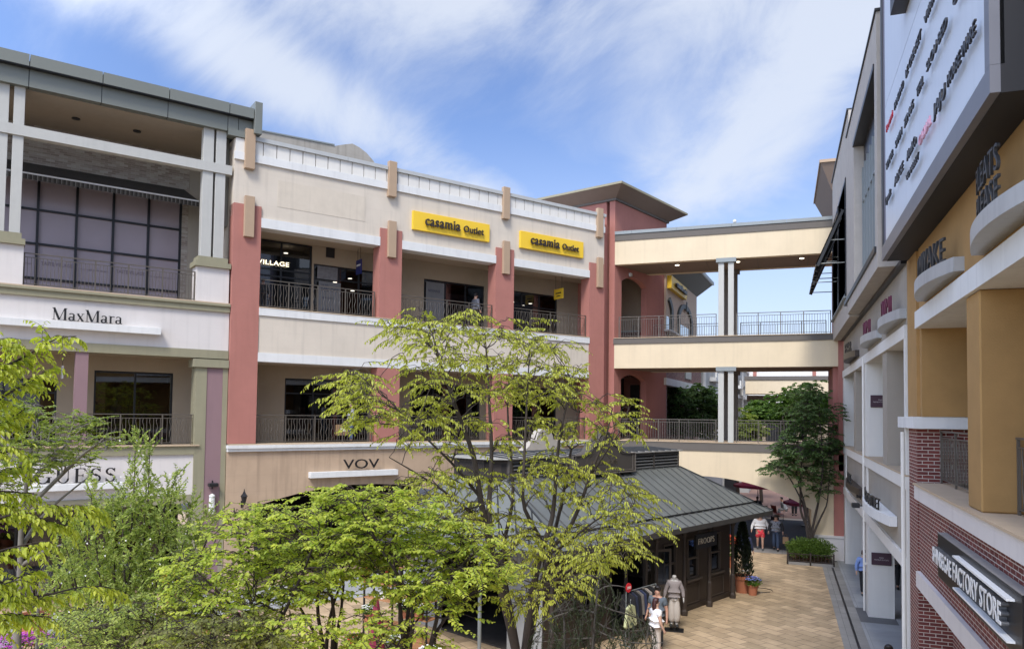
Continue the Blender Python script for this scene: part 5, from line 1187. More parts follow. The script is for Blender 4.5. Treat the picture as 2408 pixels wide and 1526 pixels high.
for x, y, d in tips:
    bx = 300 + (x - 300) * .55
    Ap.limb([C2(300 + (x - 300) * .3, 1680), C2(bx, 1500, d * .5), C2((x + bx) / 2 + random.gauss(0, 8), (y + 1500) / 2, d), C2(x, y + 20, d)], .028, .005, 6, .02)
    n_ = int((1526 - y) / 5)
    for i in range(n_):
        t_ = i / n_; yy = y + t_ * (1560 - y); w_ = 10 + 38 * t_
        xx = x + (bx - x) * t_ + random.gauss(0, w_ * .6)
        p = C2(xx, yy, d + random.gauss(0, .12 + .35 * t_))
        Ap.spray(p, Vector((random.gauss(0, .45), random.gauss(0, .45), random.uniform(.5, 1.2))).normalized(), random.uniform(.14, .28), 16, .055, .026, droop=-.2, pend=-.2, spread=.7, twig=.0018, up=.2)
        if random.random() < .22:
            q = p + Vector((random.gauss(0, .08), random.gauss(0, .08), random.gauss(0, .08))) - Ap.o
            for j in range(5):
                a = j * 1.256; fl.add([q, q + Vector((.010 * cos(a), -.006, .010 * sin(a))), q + Vector((.014 * cos(a + .5), -.004, .014 * sin(a + .5))), q + Vector((.010 * cos(a + 1), -.006, .010 * sin(a + 1)))], [(0, 1, 2, 3)])
hull = [(100, 1330), (180, 1235), (260, 1180), (330, 1120), (420, 1170), (470, 1200), (480, 1330), (500, 1420), (470, 1540), (110, 1540)]
for x, y in sample_poly(hull, 620, 5):
    Ap.spray(C2(x, y, random.uniform(-.5, .9)), Vector((random.gauss(0, .5), random.gauss(0, .5), random.uniform(.3, 1.1))).normalized(), random.uniform(.14, .3), 17, .056, .028, droop=.1, pend=0, spread=.7, twig=.0018, up=.2)
Ap.finish(); part('blossom', fl, petal_w, Ap.t)

# ------------------------------------------------------------------ lime coloured layered small trees
def lime(label, hull, stems, dist, n, gap, seed, lm=lf_lime, ls=.060, lw=.047, dens=5):
    random.seed(seed); Q_ = lambda x, y, d=0: at(x, y, dist + d)
    bx = sum(s[0][0] for s in stems) / len(stems); base = rebase(Q_(bx, 1526), 0)
    t = Tree('layered_tree', label, base, barkd, lm, group='lime green layered trees')
    for s_ in stems:
        dd = random.uniform(-.3, .3); t.limb([Q_(bx + (s_[0][0] - bx) * .3, 1760)] + [Q_(x, y, dd * (i + 1) * .5) for i, (x, y) in enumerate(s_)], .042, .008, 7, .018)
    for x, y in sample_poly(hull, n, gap):
        t.cluster(Q_(x, y, random.uniform(-.8, .8)), .24, .05, int(dens * 1.6), .32, 15, ls, lw, droop=.35, pend=.32, spread=.95, flat=1.0, rmin=.007)
    t.finish()
lime('lime green layered small tree right of the apple shrub with the arch behind', [(400, 1340), (430, 1290), (500, 1310), (520, 1240), (545, 1205), (620, 1190), (700, 1180), (760, 1215), (790, 1260), (800, 1330), (770, 1400), (690, 1395), (640, 1440), (600, 1526), (450, 1526), (430, 1420)],
     [[(590, 1500), (560, 1430), (500, 1380), (450, 1330)], [(600, 1500), (640, 1420), (655, 1330), (665, 1240)], [(620, 1500), (580, 1400), (560, 1300), (560, 1230)], [(600, 1520), (520, 1460), (470, 1400)], [(640, 1520), (660, 1450), (720, 1330), (750, 1250)]], 9.0, 84, 21, 3)
lime('slender bright layered small tree in the gap where the paving shows', [(640, 1300), (700, 1215), (770, 1165), (830, 1165), (880, 1200), (870, 1290), (820, 1320), (800, 1390), (720, 1400), (650, 1380)],
     [[(760, 1500), (735, 1400), (760, 1300), (770, 1200)], [(780, 1500), (790, 1400), (745, 1310), (690, 1260)], [(790, 1500), (815, 1380), (800, 1250)], [(770, 1520), (700, 1430), (660, 1330)], [(765, 1510), (775, 1420), (850, 1280)]], 9.6, 42, 22, 4)
lime('lime green layered small tree in front of the flower shelves', [(790, 1160), (830, 1135), (900, 1140), (960, 1165), (1010, 1200), (1090, 1240), (1150, 1265), (1200, 1300), (1190, 1370), (1110, 1400), (1080, 1460), (980, 1420), (900, 1400), (850, 1350), (810, 1280), (790, 1200)],
     [[(950, 1500), (935, 1420), (930, 1330), (925, 1230), (900, 1170)], [(955, 1500), (960, 1400), (1000, 1300), (1050, 1250)], [(1010, 1520), (1040, 1400), (1080, 1320), (1130, 1290)], [(960, 1520), (985, 1430), (900, 1300), (850, 1200)], [(1000, 1526), (1060, 1420), (1130, 1380)]], 9.0, 100, 21, 5)
lime('low lime green shrub at the bottom edge beside the flower stall', [(820, 1450), (880, 1430), (930, 1460), (1000, 1480), (1000, 1540), (800, 1540)], [[(900, 1540), (880, 1480)], [(910, 1540), (950, 1490)]], 8.6, 14, 22, 6, dens=4)
lime('dull olive low shrub at the bottom between the apple and the layered trees', [(420, 1440), (500, 1430), (600, 1450), (640, 1490), (640, 1545), (400, 1545)], [[(520, 1560), (500, 1470)], [(530, 1560), (560, 1480)]], 8.0, 24, 20, 8, lm=mat('olive shrub leaf', (.30, .31, .11), .6, leaf=True, col2=(.15, .16, .05)), ls=.05, lw=.036)
lime('low fresh green shrub filling the bottom edge below the slender layered tree', [(600, 1470), (660, 1440), (720, 1455), (780, 1490), (800, 1545), (600, 1545)], [[(690, 1560), (660, 1490)], [(700, 1560), (740, 1500)]], 8.4, 22, 17, 9, dens=4)
lime('pale green feathery shrub at the bottom left below the near branches', [(150, 1440), (260, 1400), (380, 1420), (430, 1480), (430, 1545), (150, 1545)], [[(300, 1560), (260, 1480)], [(310, 1560), (360, 1470)]], 8.8, 40, 16, 10, lm=lf_app, ls=.05, lw=.03, dens=5)
random.seed(21)

# ------------------------------------------------------------------ drooping conifer in front of the kiosk door
dC = 9.6; E_ = lambda x, y, d=0: at(x, y, dC + d)
base = rebase(E_(1380, 1526), 0)
Cn = Tree('drooping_conifer', 'dark drooping conifer with bare grey twigs in front of the kiosk door', base, mat('dark grey twig', (.08, .07, .06), .9), lf_con)
Cn.limb([base, E_(1385, 1600), E_(1398, 1480), E_(1402, 1400), E_(1412, 1340)], .05, .008, 7, .01)
Cn.limb([E_(1330, 1650), E_(1320, 1526), E_(1335, 1440), E_(1300, 1400)], .03, .006, 6, .01)
for pts in ([(1402, 1420), (1450, 1440), (1500, 1450), (1540, 1480)], [(1400, 1460), (1440, 1490), (1520, 1480)], [(1400, 1440), (1350, 1430), (1300, 1440)], [(1405, 1390), (1440, 1370), (1470, 1380)], [(1400, 1500), (1330, 1500), (1260, 1510)], [(1335, 1440), (1290, 1450), (1250, 1480)], [(1398, 1480), (1480, 1520), (1560, 1510)], [(1408, 1360), (1380, 1345), (1350, 1370)]):
    Cn.limb([E_(x, y, i * random.uniform(-.3, .3)) for i, (x, y) in enumerate(pts)], .014, .004, 5, .012)
for x, y in sample_poly([(1250, 1490), (1290, 1440), (1350, 1380), (1410, 1340), (1450, 1380), (1500, 1430), (1540, 1450), (1555, 1526), (1500, 1545), (1250, 1545)], 210, 8):
    q, r = Cn.nearest(E_(x, y, random.uniform(-.6, .6)), rmin=.003); p = E_(x, y, random.uniform(-.6, .6))
    Cn.wood.tube([q - Cn.o, p - Cn.o], [.004, .002], 3, cap=False)
    Cn.spray(p, Vector((random.gauss(0, .5), random.gauss(0, .5), -.3)).normalized(), random.uniform(.2, .40), 60, .034, .010, droop=1.5, pend=.5, spread=.5, twig=.0015)
Cn.finish(shape='rhomb')

# ------------------------------------------------------------------ the tree in the planter by the bridge and the trees beyond it
dB = 37.0; H_ = lambda x, y, d=0: at(x, y, dB + d)
base = rebase(H_(1905, 1258), 0)
base = Vector((1.15, 36.1, .3))
Tb = Tree('street_tree', 'dark green many stemmed tree in the planter at the right end of the bridge', base, bark, lf_dark)
dB = (base - CAM0).dot(_f)
for pts in ([(1908, 1250), (1890, 1180), (1870, 1100), (1850, 1040), (1840, 980)], [(1910, 1250), (1925, 1180), (1935, 1100), (1930, 1000), (1925, 920)], [(1905, 1250), (1880, 1200), (1885, 1100), (1890, 960)], [(1912, 1250), (1945, 1190), (1950, 1120)], [(1890, 1180), (1850, 1110), (1820, 1090)]):
    Tb.limb([base] + [H_(x, y, i * random.uniform(-.2, .2)) for i, (x, y) in enumerate(pts)], .07, .015, 6, .02)
for x, y in sample_poly([(1800, 1090), (1830, 1080), (1835, 1020), (1860, 960), (1880, 930), (1900, 905), (1940, 925), (1970, 960), (1985, 1010), (1965, 1060), (1960, 1100), (1965, 1140), (1920, 1170), (1880, 1120), (1850, 1125), (1815, 1115)], 115, 8):
    Tb.cluster(H_(x, y, random.uniform(-.9, .9)), .36, .18, 8, .45, 15, .13, .07, droop=.6, pend=.6, spread=.8, rmin=.012, twig=.006)
Tb.finish()
def back_tree(label, cx, cy, rx, ry, dist, n, lm, trunk_y, cone=False):
    Hh = lambda x, y, d=0: at(x, y, dist + d)
    base = rebase(Hh(cx, cy), 0); t = Tree('street_tree', label, base, barkd, lm, group='trees beyond the footbridge')
    t.limb([base, Hh(cx, cy + ry * .6), Hh(cx, cy - ry * .5)], .14, .03, 7, .03)
    m = F_PX / dist
    for i in range(n):
        while True:
            u = [random.uniform(-1, 1) for _ in range(3)]
            if sum(k * k for k in u) < 1: break
        r_ = sqrt(sum(k * k for k in u)); f = (.55 + .45 * r_) / max(r_, .05) if r_ < .6 else 1
        if cone: f *= (.45 + .55 * (u[1] + 1) / 2) 
        p = Hh(cx + u[0] * rx * f * random.uniform(.85, 1.1), cy + u[1] * ry * random.uniform(.9, 1.08), u[2] * rx / m * .9 * f)
        t.cluster(p, .45, .28, 8, .5, 16, .20, .13, droop=.6, pend=.5, spread=.9, rmin=.02, twig=.008)
    t.finish()
back_tree('broad dark tree seen under the bridge beside the red tower', 1628, 965, 72, 62, 46, 120, lf_dark, 0)
back_tree('yellowish green bush tree directly behind the bridge columns', 1735, 1010, 55, 48, 50, 70, lf_map, 0)
back_tree('small round bright green tree beyond the bridge', 1790, 968, 32, 32, 56, 55, lf_mid, 0, True)
back_tree('large mid green tree behind the planter tree under the bridge', 1895, 960, 72, 62, 50, 130, lf_mid, 0)
# ================================================================== buildings beyond the footbridge
FF = Frame((-6.05, 42.5), 3.6)
bdark = mat('charcoal eave', (.06, .07, .068), .6)
X1 = thing('shopping_building', 'peach building with arched windows and a charcoal eave seen behind the red tower', 'building', FF.w(0, 0), FF.rz)
peach = mat('peach stucco', (.60, .47, .35), .9, var=.06, bump=.1)
part('upper_wall', MB().box(-.6, 9.4, 0, 6, 11.2, 14.75), peach, X1)
part('eave', MB().add([(-1, 0, 14.5), (9.5, 0, 14.5), (9.5, 6, 14.5), (-1, 6, 14.5), (-1, -.9, 15.4), (10.4, -.9, 15.4), (10.4, 6, 15.4), (-1, 6, 15.4)], [(0, 3, 2, 1), (4, 5, 6, 7), (0, 1, 5, 4), (1, 2, 6, 5)]), bdark, X1)
part('eave_edge', MB().box(-1, 10.5, -1.0, 6, 15.403, 15.6), greymet, X1)
part('brick_storey', MB().box(-.6, 11.9, .1, 6, 8.5, 11.1), rbrick, X1); part('ledge', MB().box(-.6, 9.6, -.25, 6, 11.103, 11.197), white, X1)
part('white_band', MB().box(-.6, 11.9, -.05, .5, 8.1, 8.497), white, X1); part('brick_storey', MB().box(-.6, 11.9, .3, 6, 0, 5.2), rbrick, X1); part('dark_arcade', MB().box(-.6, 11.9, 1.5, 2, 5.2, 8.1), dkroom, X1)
part('brick_pier', MB().box(-.6, .3, .1, .9, 5.2, 8.1), rbrick, X1); part('brick_pier', MB().box(5, 5.8, .1, .9, 5.2, 8.1), rbrick, X1)
for c in (-1.4, 5.0):
    w_ = MB(); n = 14
    for i in range(n):
        t0, t1 = pi * i / n, pi * (i + 1) / n
        if c + 1.95 * cos(t1) < -.25: continue
        w_.prism([(c + 1.95 * cos(t0), 12.2 + .85 * sin(t0)), (c + 1.95 * cos(t1), 12.2 + .85 * sin(t1)), (c + 2.45 * cos(t1), 12.2 + 1.12 * sin(t1)), (c + 2.45 * cos(t0), 12.2 + 1.12 * sin(t0))], -.12, 0)
    if c > 0: w_.box(c - 2.45, c - 1.95, -.12, 0, 11.2, 12.2).box(c - .15, c + .15, -.16, -.121, 12.9, 13.5)
    w_.box(c + 1.95, c + 2.45, -.12, 0, 11.2, 12.2)
    w = part('arched_surround', w_, bdark, X1); part('pane', MB().box(max(-.5, c - 1.93), c + 1.93, -.03, -.002, 11.2, 11.95), mat('mirror glass', (.35, .40, .45), .03, metal=.9), w)
part('brick_window', MB().box(5.6, 7.6, .02, .1, 8.75, 10.3), greymet, X1)
t = thing('sign_board', 'small yellow shop sign on the peach building beyond the bridge', 'sign', FF.w(-.3, 0, 13.55), FF.rz); part('board', MB().box(0, 4.7, -.25, 0, 0, .72), yellow, t)
letters('lettering', 'casamia', (.9, -.4, .22), 0, 1.9, .3, .12, letterbr, t, weight=.04); letters('lettering', 'outlet', (2.95, -.4, .2), 0, 1.1, .26, .12, letterbr, t, weight=.04)
X2 = thing('shopping_building', 'long grey white arcade building beyond the footbridge', 'building', FF.w(0, 0), FF.rz)
part('wall', MB().box(12, 42, 0, 6, 8.5, 11).box(12, 42, .2, 6, 0, 5), mat('grey far wall', (.40, .40, .39), .9, var=.08), X2); part('white_band', MB().box(12, 42, -.15, .5, 8.15, 8.497).box(12, 42, -.15, .5, 11.003, 11.3).box(12, 42, -.1, .5, 4.9, 5.2), white, X2)
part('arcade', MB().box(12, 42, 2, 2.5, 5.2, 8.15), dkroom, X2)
for x_ in (12.3, 20, 28, 36, 41.5): part('pier', MB().box(x_, x_ + .9, -.05, .8, 5.2, 11.0), wwhite, X2)
for x_ in (15.0, 22.5, 30.5): part('sign_ledge', MB().box(x_, x_ + 3.4, -.5, -.02, 9.0, 9.3).box(x_ + 1, x_ + 1.8, -.4, -.3, 9.3, 9.8), white, X2)
X3 = thing('footbridge', 'second yellow cream footbridge with a red and white front far behind the first', 'bridge', (0, 75, 0), 0)
part('girder', MB().box(-3.3, 12, 0, 3, 8.57, 9.9), yellowc, X3); part('deck_band', MB().box(-3.4, 12, -.1, 3, 9.903, 10.25), greyband, X3); part('soffit_beam', MB().box(-3.3, 12, 3.1, 3.5, 7.9, 8.5), brown_soffit, X3)
X4 = thing('shopping_building', 'white building with red piers closing the view behind the second footbridge', 'building', (0, 84, 0), 0)
part('wall', MB().box(-14, 16, 0, 5, 7.9, 14), mat('white far wall', (.8, .79, .76), .9, var=.04), X4); part('lower_wall', MB().box(-14, 16, .5, 5, 0, 7.89), beigein, X4)  # slightly lighter white than the nearer walls
for x_ in (-2.9, 3.0): part('red_pier', MB().box(x_, x_ + .35, -.2, 0, 9.5, 14), red, X4)
part('shop_window', MB().box(-1.6, 1.4, .4, .5, 3, 7.4), dkframe, X4)
X5 = thing('low_building', 'grey shop fronts low beyond the bridge arch', 'building', (0, 66, 0), 0)
part('wall', MB().box(-10, -2.6, 0, 4, 0, 5), mat('grey far wall', (.40, .40, .39), .9, var=.08), X5); part('shop_window', MB().box(-8, -5.2, -.05, 0, 0, 2.6), dkframe, X5); part('shop_window', MB().box(-4.6, -3.6, -.05, 0, 0, 2.6), dkframe, X5)

# ================================================================== street things
def pot(name, label, p, r, h, group=None, m=None):
    t = thing(name, label, 'plant pot', p, 0, group)
    part('pot', MB().lathe([(r * .68, 0), (r * .9, h * .78), (r * 1.0, h * .8), (r * 1.04, h), (r * .92, h), (r * .88, h * .9)], (0, 0, 0), 20, False), m or terra, t)
    part('soil', MB().lathe([(r * .88, h * .9), (.001, h * .92)], (0, 0, 0), 16, False), mat('potting soil', (.03, .02, .015), .95), t)
    return t
def bush(t, c, rx, ry, rz, n, lm, ls=.04, lw=.022, name='foliage', up=.3, seed=1, shape='oval', pw=.5):
    """foliage shell of leaves scattered through an ellipsoid's volume"""
    rg = np.random.default_rng(seed); v = rg.normal(0, 1, (n, 3)); v /= np.linalg.norm(v, axis=1, keepdims=True)
    r = rg.random((n, 1)) ** pw; bump = 1 + .18 * np.sin(v[:, :1] * 7 + v[:, 2:3] * 5) * np.cos(v[:, 1:2] * 6)
    P = v * r * bump * np.array([rx, ry, rz]) + np.array(c); D = v + rg.normal(0, .6, (n, 3)) + np.array([0, 0, up]); Nn = rg.normal(0, .5, (n, 3)) + np.array([0, 0, 1.0])
    k = rg.uniform(.7, 1.2, n); me = leaf_mesh(name, P, D, Nn, ls * k, lw * k, shape); link(name, me, lm, t)
def blooms(t, c, rx, ry, rz, n, m, r=.03, seed=2, name='flowers'):
    rg = random.Random(seed); mb = MB()
    for i in range(n):
        a = rg.uniform(0, 2 * pi); q = sqrt(rg.random()); x, y = c[0] + rx * q * cos(a), c[1] + ry * q * sin(a); z = c[2] + rz * (1 - q * q * .7) + rg.uniform(-.02, .03)
        for j in range(6):
            b = j * pi / 3 + rg.random(); mb.add([(x, y, z), (x + r * cos(b), y + r * sin(b), z + r * .3), (x + r * 1.25 * cos(b + .5), y + r * 1.25 * sin(b + .5), z + r * rg.uniform(-.2, .5)), (x + r * cos(b + 1), y + r * sin(b + 1), z + r * .3)], [(0, 1, 2, 3)])
    part(name, mb, m, t)
# planter with clipped hedge and iron edging
t = thing('planter_hedge', 'clipped green hedge in a bed edged by a low iron fence at the bridge pier', 'planter', (1.15, 36.0, 0), 0)
part('kerb', MB().box(-.95, .95, -1.05, .8, 0, .12), kerbst, t); part('soil', MB().box(-.88, .88, -.98, .8, .12, .16), mat('potting soil', (.03, .02, .015), .95), t)
bush(t, (0, -.2, .58), .98, .80, .46, 7000, mat('hedge leaf', (.20, .30, .06), .5, leaf=True, col2=(.05, .10, .018)), .075, .045, 'hedge_leaves', seed=3, pw=.33); bush(t, (0, -.75, .25), .85, .25, .15, 900, mat('dry brown leaf', (.16, .09, .05), .8, leaf=True, col2=(.06, .035, .02)), .06, .04, 'dry_leaves', seed=4)
mb = MB(); z0 = .12
for i in range(13): x_ = -.9 + i * .15; mb.box(x_ - .008, x_ + .008, -1.03, -1.015, z0, z0 + .36)
mb.box(-.92, .92, -1.035, -1.01, z0 + .34, z0 + .37).box(-.92, .92, -1.035, -1.01, z0 + .04, z0 + .06)
for i in range(9): y_ = -1.0 + i * .2; mb.box(-.93, -.915, y_ - .008, y_ + .008, z0, z0 + .36)
mb.box(-.935, -.91, -1.02, .7, z0 + .34, z0 + .37)
part('iron_edging', mb, letterbr, t)
for x_, y_ in ((-.93, -1.02), (.93, -1.02), (0, -1.02)): part('edging_post', MB().box(x_ - .03, x_ + .03, y_ - .03, y_ + .03, 0, .56), letterbr, t)
# potted conifer, hydrangea and others by the kiosk corner
t = pot('potted_conifer', 'tall narrow dark conifer in a terracotta pot at the far kiosk corner', (-1.36, 28.75, 0), .33, .62)
me_n = 2600; rg = np.random.default_rng(5); hh = rg.random(me_n) ** .8; aa = rg.uniform(0, 2 * pi, me_n); rr = (.05 + .34 * (1 - hh) ** .7) * rg.uniform(.6, 1.1, me_n)
P_ = np.stack([rr * np.cos(aa), rr * np.sin(aa), .55 + hh * 1.95], 1); D_ = np.stack([np.cos(aa) * .5, np.sin(aa) * .5, np.full(me_n, 1.2)], 1) + rg.normal(0, .25, (me_n, 3))
link('foliage', leaf_mesh('foliage', P_, D_, rg.normal(0, 1, (me_n, 3)), np.full(me_n, .10), np.full(me_n, .035)), mat('near black conifer', (.03, .05, .022), .7, leaf=True, col2=(.012, .02, .01)), t)
t = pot('flower_pot', 'small terracotta pot of blue hydrangea in front of the potted conifer', (-1.0, 28.45, 0), .20, .38); bush(t, (0, 0, .46), .28, .28, .14, 300, lf_mid, .08, .05); blooms(t, (0, 0, .52), .28, .28, .12, 90, mat('blue petal', (.22, .26, .62), .6), .035)
t = pot('flower_pot', 'pot of coral red azalea behind the kiosk corner', (-2.15, 33.2, 0), .25, .5); bush(t, (0, 0, .85), .5, .5, .5, 700, lf_mid, .08, .05); blooms(t, (0, 0, .9), .55, .5, .45, 260, mat('coral petal', (.62, .10, .05), .6), .05, 7)
t = thing('garden_hose', 'thin dark hose loop on the paving beside the hydrangea pot', 'hose', (-.75, 29.3, .02), 0); part('hose', MB().tube([(.42 * cos(a), .35 * sin(a), .0) for a in [i * .35 for i in range(17)]], .012, 5), blackm, t)

# ------------------------------------------------------------------ parasols, tables and chairs beyond the arch
wine = mat('wine red parasol cloth', (.20, .012, .04), .7)
def parasol(label, p, r, h, closed=False):
    t = thing('parasol', label, 'parasol', p, 0)
    if closed: part('canopy', MB().lathe([(.14, .55), (.24, .7), (.17, 1.3), (.09, 1.75), (.02, 2.15)], (0, 0, 0), 9), wine, t)
    else:
        mb = MB(); n = 8
        for i in range(n):
            a, b = 2 * pi * i / n, 2 * pi * (i + 1) / n; A1, B1 = (r * cos(a), r * sin(a), h - .45), (r * cos(b), r * sin(b), h - .45); mb.add([(0, 0, h), A1, B1], [(0, 1, 2)]); mb.add([A1, B1, (B1[0], B1[1], h - .6), (A1[0], A1[1], h - .6)], [(0, 3, 2, 1)])
        part('canopy', mb, wine, t); part('ribs', MB().tube([(r * .96 * cos(pi / 8), r * .96 * sin(pi / 8), h - .44), (0, 0, h - .1), (-r * .96 * cos(pi / 8), -r * .96 * sin(pi / 8), h - .44)], .012, 4), greymet, t)
    part('pole', MB().tube([(0, 0, 0), (0, 0, h + .06 if not closed else 2.2)], .024, 8), greymet, t); part('base', MB().lathe([(.3, 0), (.3, .05), (.06, .09)], (0, 0, 0), 14), blackm, t)
    return t
parasol('open wine red parasol over a cafe table beyond the bridge arch', (-1.45, 50.3, 0), 1.5, 2.5); parasol('wine red parasol half hidden behind the planter tree', (1.35, 47.5, 0), 1.3, 1.85)
def chair(label, p, rz, m, metal=blackm):
    t = thing('cafe_chair', label, 'chair', p, rz, 'cafe chairs beyond the arch')
    part('seat', MB().box(-.24, .24, -.24, .24, .43, .46), m, t); part('backrest', MB().prism([(.22, .5), (.25, .5), (.33, .95), (.30, .95)], -.24, .24, 'x'), m, t)
    for sx in (-1, 1):
        part('leg', MB().tube([(sx * .23, -.22, 0), (sx * .23, -.22, .43)], .014, 6), metal, t); part('leg', MB().tube([(sx * .23, .30, 0), (sx * .23, .22, .43), (sx * .24, .34, .98)], .014, 6), metal, t)
    return t
tanw = mat('tan woven seat', (.22, .15, .07), .7)
chair('cafe chair with a tan back under the open parasol', (-1.15, 48.9, 0), pi + .2, tanw, greymet); chair('empty dark cafe chair alone on the grey paving', (-.55, 43.2, 0), -.6, blackm); chair('red cafe chair right of the open parasol', (-.25, 49.2, 0), 2.2, mat('red chair', (.22, .03, .02), .6)); chair('dark cafe chair left of the open parasol', (-2.35, 49.6, 0), -1.3, blackm)
t = thing('cafe_table', 'round dark cafe table under the open parasol', 'table', (-1.35, 49.9, 0), 0); part('table_top', MB().lathe([(.5, .72), (.5, .75)], (0, 0, 0), 18), blackm, t); part('leg', MB().lathe([(.25, 0), (.04, .04), (.03, .72)], (.1, .1, 0), 10), blackm, t)
t = thing('hedge', 'low green hedge behind the kiosk roof edge beyond the arch', 'hedge', (-4.2, 50.8, 0), 0); bush(t, (0, 0, .5), 1.6, .5, .55, 3000, lf_mid, .1, .06, 'hedge_leaves', pw=.35); part('stems', MB().tube([(0, 0, 0), (0, 0, .4)], .03, 5).tube([(.8, 0, 0), (.8, 0, .4)], .03, 5).tube([(-.8, 0, 0), (-.8, 0, .4)], .03, 5), barkd, t)

# ------------------------------------------------------------------ the clothes rack and mannequin at the kiosk door
kx = lambda x, y, z=0: KF.w(x, y, z)
def skin_mesh(verts, edges, radii, name, sub=1, root=0):
    me = bpy.data.meshes.new(name); me.from_pydata(verts, edges, []); o = bpy.data.objects.new(name, me); COL.objects.link(o)
    sm = o.modifiers.new('skin', 'SKIN'); sm.use_smooth_shade = True
    lay = me.skin_vertices[0].data if len(me.skin_vertices) else None
    for i, r in enumerate(radii):
        r = r if isinstance(r, tuple) else (r, r)
        lay[i].radius = r; lay[i].use_root = (i == root)
    ss = o.modifiers.new('sub', 'SUBSURF'); ss.levels = sub; ss.render_levels = sub
    dg = bpy.context.evaluated_depsgraph_get(); out = bpy.data.meshes.new_from_object(o.evaluated_get(dg)); bpy.data.objects.remove(o)
    out.name = name; out.materials.clear(); return out
def J(**k): return k
def person(label, loc, face, h=1.7, skin=(.50, .30, .21), top=(.8, .8, .78), bottom=(.05, .06, .1), hair=(.012, .009, .008), shoe=(.02, .02, .02), sleeve='long', legs='long', hairlen='short',
           armL=((.03, .0), (.05, .02)), armR=((.03, .0), (.05, .02)), stride=.0, w=1.0, belly=0.0, mask=False, sit=False, lean=0.0, hold=None, headturn=0.0, topm=None, jacket=None, group=None, name='person', wide=1.0, hem=.10):
    """face = direction the person looks (radians from +X); arms: ((elbow out, elbow forward), (wrist out, wrist forward)) in shares of the height"""
    t = thing(name, label, 'person' if name == 'person' else 'mannequin', loc, face - pi / 2, group)   # local +y is forward
    H_ = h; P = {}
    hipz = .52 if not sit else .26
    P['pel'] = (0, 0, hipz + .02); P['ches'] = (0, lean * .14 + .005, hipz + .20); P['upch'] = (0, lean * .22, hipz + .275); P['neck'] = (0, lean * .25 - .002, hipz + .330); P['head0'] = (0, lean * .28 + .010, hipz + .375); P['head1'] = (0, lean * .30 + .012, hipz + .425)
    for s, sg, arm, st in (('L', -1, armL, stride), ('R', 1, armR, -stride)):
        P['sh' + s] = (sg * .112 * w, lean * .22, hipz + .285)
        (eo, ef), (wo, wf) = arm
        P['el' + s] = (sg * (.128 * w + eo), lean * .2 + ef - .01, hipz + .125 + abs(ef) * .3); wz = hipz - .015 + max(0, wf) * .75
        P['wr' + s] = (sg * (.128 * w + wo), lean * .15 + wf + .01, wz)
        P['hp' + s] = (sg * .052 * w, 0, hipz - .01)
        if sit: P['kn' + s] = (sg * .07, .24, .275); P['an' + s] = (sg * .07, .25, .04)
        else: P['kn' + s] = (sg * .054 * w, st * .5 + .012, .285); P['an' + s] = (sg * .055 * w, st * 1.0 - (.03 if st < 0 else 0), .045 + (.03 if st < -.02 else 0))
        P['to' + s] = (sg * .064, P['an' + s][1] + .085, .018 + (P['an' + s][2] - .045) * .5)
    names = list(P); ix = {n: i for i, n in enumerate(names)}; V = [tuple(c * H_ for c in P[n]) for n in names]
    E_ = [('pel', 'ches'), ('ches', 'upch'), ('upch', 'neck'), ('neck', 'head0'), ('head0', 'head1')]
    for s in 'LR': E_ += [('upch', 'sh' + s), ('sh' + s, 'el' + s), ('el' + s, 'wr' + s), ('pel', 'hp' + s), ('hp' + s, 'kn' + s), ('kn' + s, 'an' + s), ('an' + s, 'to' + s)]
    Rr = dict(pel=(.098 * w, .070), ches=(.098 * w, .070), upch=(.094 * w, .062), neck=.034, head0=(.042, .050), head1=(.050, .058))
    for s in 'LR': Rr.update({'sh' + s: .040, 'el' + s: .027, 'wr' + s: .018, 'hp' + s: .060 * w, 'kn' + s: .040, 'an' + s: .025, 'to' + s: (.020, .014)})
    vs = list(V); es = [(ix[a], ix[b]) for a, b in E_]; rad = [tuple(x * H_ for x in (Rr[n] if isinstance(Rr[n], tuple) else (Rr[n], Rr[n]))) for n in names]
    for s, sg in (('L', -1), ('R', 1)):     # palm, four fingers and a thumb
        wv = Vector(V[ix['wr' + s]]); ev = Vector(V[ix['el' + s]]); d = (wv - ev).normalized(); pm = wv + d * .045 * H_ * .9; k = len(vs); vs.append(tuple(pm)); rad.append((.019 * H_, .012 * H_)); es.append((ix['wr' + s], k))
        for q in range(4):
            b = pm + Vector((0, (q - 1.5) * .011 * H_, 0)); l = (.030, .036, .033, .026)[q] * H_; k1 = len(vs); vs += [tuple(b + d * l * .6), tuple(b + d * l + Vector((-sg * .006 * H_, 0, 0)))]; rad += [(.0058 * H_,) * 2, (.0048 * H_,) * 2]; es += [(k, k1), (k1, k1 + 1)]
        k1 = len(vs); vs += [tuple(wv + d * .03 * H_ + Vector((0, .018 * H_, 0))), tuple(wv + d * .052 * H_ + Vector((-sg * .004, .027 * H_, 0)))]; rad += [(.0065 * H_,) * 2, (.0055 * H_,) * 2]; es += [(k, k1), (k1, k1 + 1)]
    skm = mat('skin %.2f %.2f' % (skin[0], skin[1]), skin, .55, var=.08, vscale=20)
    link('body', skin_mesh(vs, es, rad, 'body'), skm, t)
